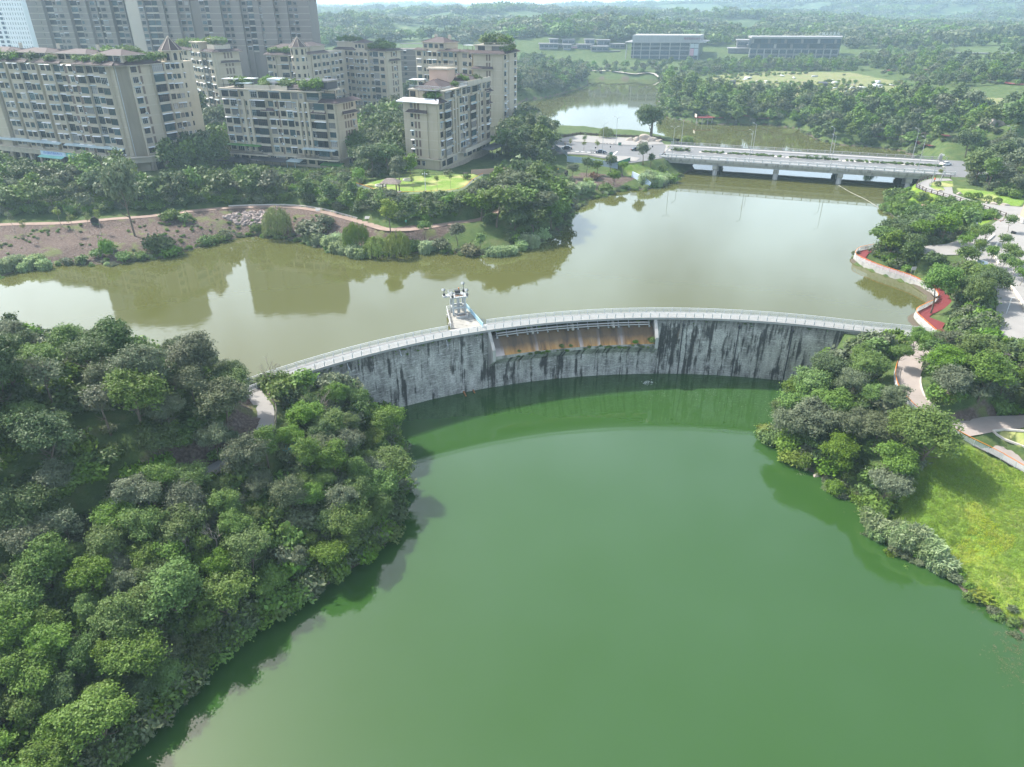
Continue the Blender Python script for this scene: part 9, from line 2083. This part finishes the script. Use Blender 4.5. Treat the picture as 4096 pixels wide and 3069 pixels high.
p = G(382, 896); b_ = MB(); b_.tube([(0, -.4, .9), (0, .4, .9)], [1.0, 1.0], 18); o = inst('pipe_ring', b_.mesh('pipe_ring', M['black_rubber']), loc=p, rz=.3); tag(o, 'round black pipe end beside the dirt track', 'pipe')
p = G(2264, 704); b_ = MB(); b_.tube([(0, -.4, .9), (0, .4, .9)], [1.0, 1.0], 18); o = inst('pipe_ring', b_.mesh('pipe_ring', M['black_rubber']), loc=p, rz=1.2); tag(o, 'round black pipe end near the worker in yellow', 'pipe')
p = P(3650, 1096, 1.2); t = empty('sign_board', p, 'white sign board at the red walkway', 'sign'); b_ = MB(); b_.box((0, 0, 1.3), (1.0, .06, .8)); inst('board', b_.mesh('board', M['white_paint']), t); b_ = MB(); b_.box((-.4, 0, .5), (.06, .06, 1)); b_.box((.4, 0, .5), (.06, .06, 1)); inst('legs_frame', b_.mesh('legs_frame', M['grey_metal']), t)
p = P(3897, 925, 5.7); b_ = MB(); b_.box((0, 0, 1.1), (.35, .25, 2.2)); o = inst('marker_post', b_.mesh('marker_post', M['white_paint']), loc=p); tag(o, 'short white post at the left edge of the plaza', 'post')
p = P(4053, 936, 6.1); b_ = MB(); b_.tube([(0, -.5, .3), (0, .5, .35)], [.3, .36], 12); o = inst('bin', b_.mesh('bin', M['black_rubber']), loc=p, rz=.6); tag(o, 'black bin lying on the pale plaza', 'bin')
p = P(4098, 878, 6.5); t = empty('monument', p, 'salmon coloured monument pillar with grey steps at the right edge', 'monument'); b_ = MB(); b_.hexa([(-.9, -.9, .6), (1.2, -.9, .6), (1.2, .9, .6), (-.9, .9, .6), (-.7, -.7, 9), (1.0, -.7, 9), (1.0, .7, 9), (-.7, .7, 9)]); inst('pillar', b_.mesh('pillar', M['salmon']), t)
for k in range(4): b_ = MB(); b_.box((0, -.6 - k * .15, .08 + (3 - k) * .15), (4.6 + k * .6, 4.2 + k * .6, .15)); inst('step', b_.mesh('step', M['concrete']), t)
b_ = MB(); b_.box((0, 0, .9), (.2, 2.2, 1.8)); o = inst('plaza_board', b_.mesh('plaza_board', M['sheet_blue']), loc=P(3922, 1075, 5.4), rz=.5); tag(o, 'plain blue grey board standing at the lower plaza trees', 'board')
p = P(4025, 1255, 5); t = empty('plaza_lamp', p, 'thin white plaza lamp leaning over the pale paving', 'lamp'); b_ = MB(); b_.tube([(0, 0, 0), (0, 0, 3.2)], .05, 6); inst('pole', b_.mesh('pole', M['white_paint']), t); b_ = MB(); b_.box((.25, 0, 3.2), (.6, .15, .08)); inst('lamp_head', b_.mesh('lamp_head', M['white_paint']), t)
# grey tiled canopy among the trees on the right
cpv = P(3885, 1478, .6); t = empty('garden_canopy', cpv, 'curved grey tiled garden canopy half hidden by trees', 'canopy')
for k in range(5):
 x = k * 4.3; y = -1.2 * math.sin(k * .8); z = 3.4 + (.35 if k % 2 else 0); b_ = MB(); c = (x, y + 1.6 + k * .5, z + 1.2); r4 = [(x - 2.5, y - 1.6 + k * .5, z), (x + 2.5, y - 1.9 + k * .5, z - .2), (x + 2.4, y + 4 + k * .5, z), (x - 2.4, y + 4 + k * .5, z)]
 for i in range(4): b_.face([r4[i], r4[(i + 1) % 4], c])
 for i in range(4): b_.bar(r4[i], c, .1)
 b_.face([(p[0], p[1], p[2] - .06) for p in r4[::-1]]); inst('roof_panel', b_.mesh('roof_panel', M['grey_tile']), t)
 for dx, dy in ((-2.2, -1.2), (2.2, -1.4), (2.2, 3.6)): b_ = MB(); b_.bar((x + dx, y + dy + k * .5, -1.5), (x + dx, y + dy + k * .5, z), .14); inst('post', b_.mesh('post', M['white_paint']), t)
b_ = MB(); b_.prism([(-1, -3), (19, -2), (19, 4), (-1, 4)], -.6, -.1); inst('floor', b_.mesh('floor', M['asphalt_dark']), t)
b_ = MB(); b_.hexa([(-2.2, -3.0, -.5), (-2.0, -3.0, -.5), (-2.0, -2.8, -.5), (-2.2, -2.8, -.5), (-2.0, -3, 2.2), (-1.8, -3, 2.2), (-1.8, -2.8, 2.2), (-2.0, -2.8, 2.2)]); b_.bar((-1.9, -2.9, 2.2), (1.0, -2.2, 2.5), .16); b_.bar((-.3, -3.4, -.5), (0, -3.2, 2.0), .14); inst('entry_frame', b_.mesh('entry_frame', M['white_paint']), t)
b_ = MB(); b_.hexa([(-2, -1.5, 0), (3, -1.5, 0), (3, 1.5, .9), (-2, 1.5, .9), (-2, -1.5, .12), (3, -1.5, .12), (3, 1.5, 1.02), (-2, 1.5, 1.02)]); p = P(4100, 1385, 5.2); o = inst('kiosk_roof', b_.mesh('roof', M['teal']), loc=p, rz=.4, scale=.7); tag(o, 'turquoise sloping kiosk roof at the right edge above the canopy', 'roof')
p = G(1188, 1846); t = empty('tool_shed', p, 'small teal roofed shed buried in the left wood', 'shed'); b_ = MB(); b_.box((0, 0, 1.2), (2.2, 1.8, 2.4)); inst('wall', b_.mesh('wall', M['grey_metal']), t); b_ = MB(); b_.hexa([(-1.4, -1.2, 2.4), (1.4, -1.2, 2.4), (1.4, 1.2, 2.9), (-1.4, 1.2, 2.9), (-1.4, -1.2, 2.5), (1.4, -1.2, 2.5), (1.4, 1.2, 3.0), (-1.4, 1.2, 3.0)]); inst('roof', b_.mesh('roof', M['teal']), t)
# floating boom, foam, ferns on the spillway, water jet
b_ = MB(); q = [P(3355, 742, .05), P(3400, 768, .05), P(3460, 797, .05), P(3490, 815, .05), P(3525, 838, .05)]; b_.tube(smooth_line(q, 8), .06, 6); tag(b_.build('floating_boom', M['concrete']), 'thin pale floating boom from a bridge pier to the right shore', 'boom')
b_ = MB(); b_.bar(P(3362, 712, .8), P(3600, 702, 1.2), .05); 
for i, (px, py, s_) in enumerate(((2235, 1368, .9), (2275, 1376, .6), (2545, 1362, .9), (2610, 1355, 1.4), (2060, 1440, .6))):
 t_ = TS0 + (TS1 - TS0) * min(1, max(0, (px - 1958) / 664)); x, y = dam_pt(t_, DR - 2.3)
 plant('shrub', 'bright', (x, y, -3.6), .38 * s_, 'fern tuft growing on the spillway lip, %s from the left' % ORD[[4, 0, 1, 2, 3].index(i) if False else sorted(range(5), key=lambda k: (2235, 2275, 2545, 2610, 2060)[k]).index(i)], 'ferns on the spillway')
wj = empty('water_jet', P(2588, 1532, ZL), 'small white splash where water falls below the spillway', 'splash'); b_ = MB(); g = random.Random(9)
for i in range(60):
 a, r_ = g.uniform(0, 6.28), abs(g.gauss(0, .55)); s_ = g.uniform(.04, .12); z = max(.03, .5 - r_ * .5) * g.random(); b_.box((r_ * math.cos(a) * 1.6, r_ * math.sin(a), z), (s_ * 1.6, s_, s_), g.uniform(0, 3))
o = inst('droplets', b_.mesh('droplets', M['white_paint']), wj); o['kind'] = 'stuff'
fm_ = MB(); g = random.Random(12)
for i in range(150):
 u = g.random(); px = 2560 + u * 560 + g.gauss(0, 25); py = 1600 - 35 * math.sin(u * 5) + g.gauss(0, 16); p = P(px, py, ZL + .02)
 if math.hypot(p[0] - DC[0], p[1] - DC[1]) > DR - 1: continue
 s_ = g.uniform(.02, .06); a = g.uniform(0, 3); fm_.face([(p[0] + s_ * math.cos(a + k * 1.57) * (1.5 if k % 2 else 1), p[1] + s_ * math.sin(a + k * 1.57), ZL + .02) for k in range(4)])
tag(fm_.build('foam_flecks', M['pale_concrete']), 'pale flecks of foam drifting on the green water', kind='stuff')
# sunken weeds at the right edge of the lower lake
wds = []
for (px, py, n_, sp) in ((4030, 2590, 150, 40), (4080, 2660, 110, 45), (3460, 2000, 40, 40), (3390, 1985, 40, 30), (3930, 2440, 26, 30)):
 for k in range(n_):
  p = P(px + nrg.normal() * sp, py + nrg.normal() * sp * 1.2, ZL)
  if sdist(LO, np.array([p[0]]), np.array([p[1]]))[0] < .3: wds.append((p[0], p[1], ZL - .10, nrg.uniform(.25, .55), 18))
scatter('pond_weed', wds, 'straw coloured water weed floating along the right shore')
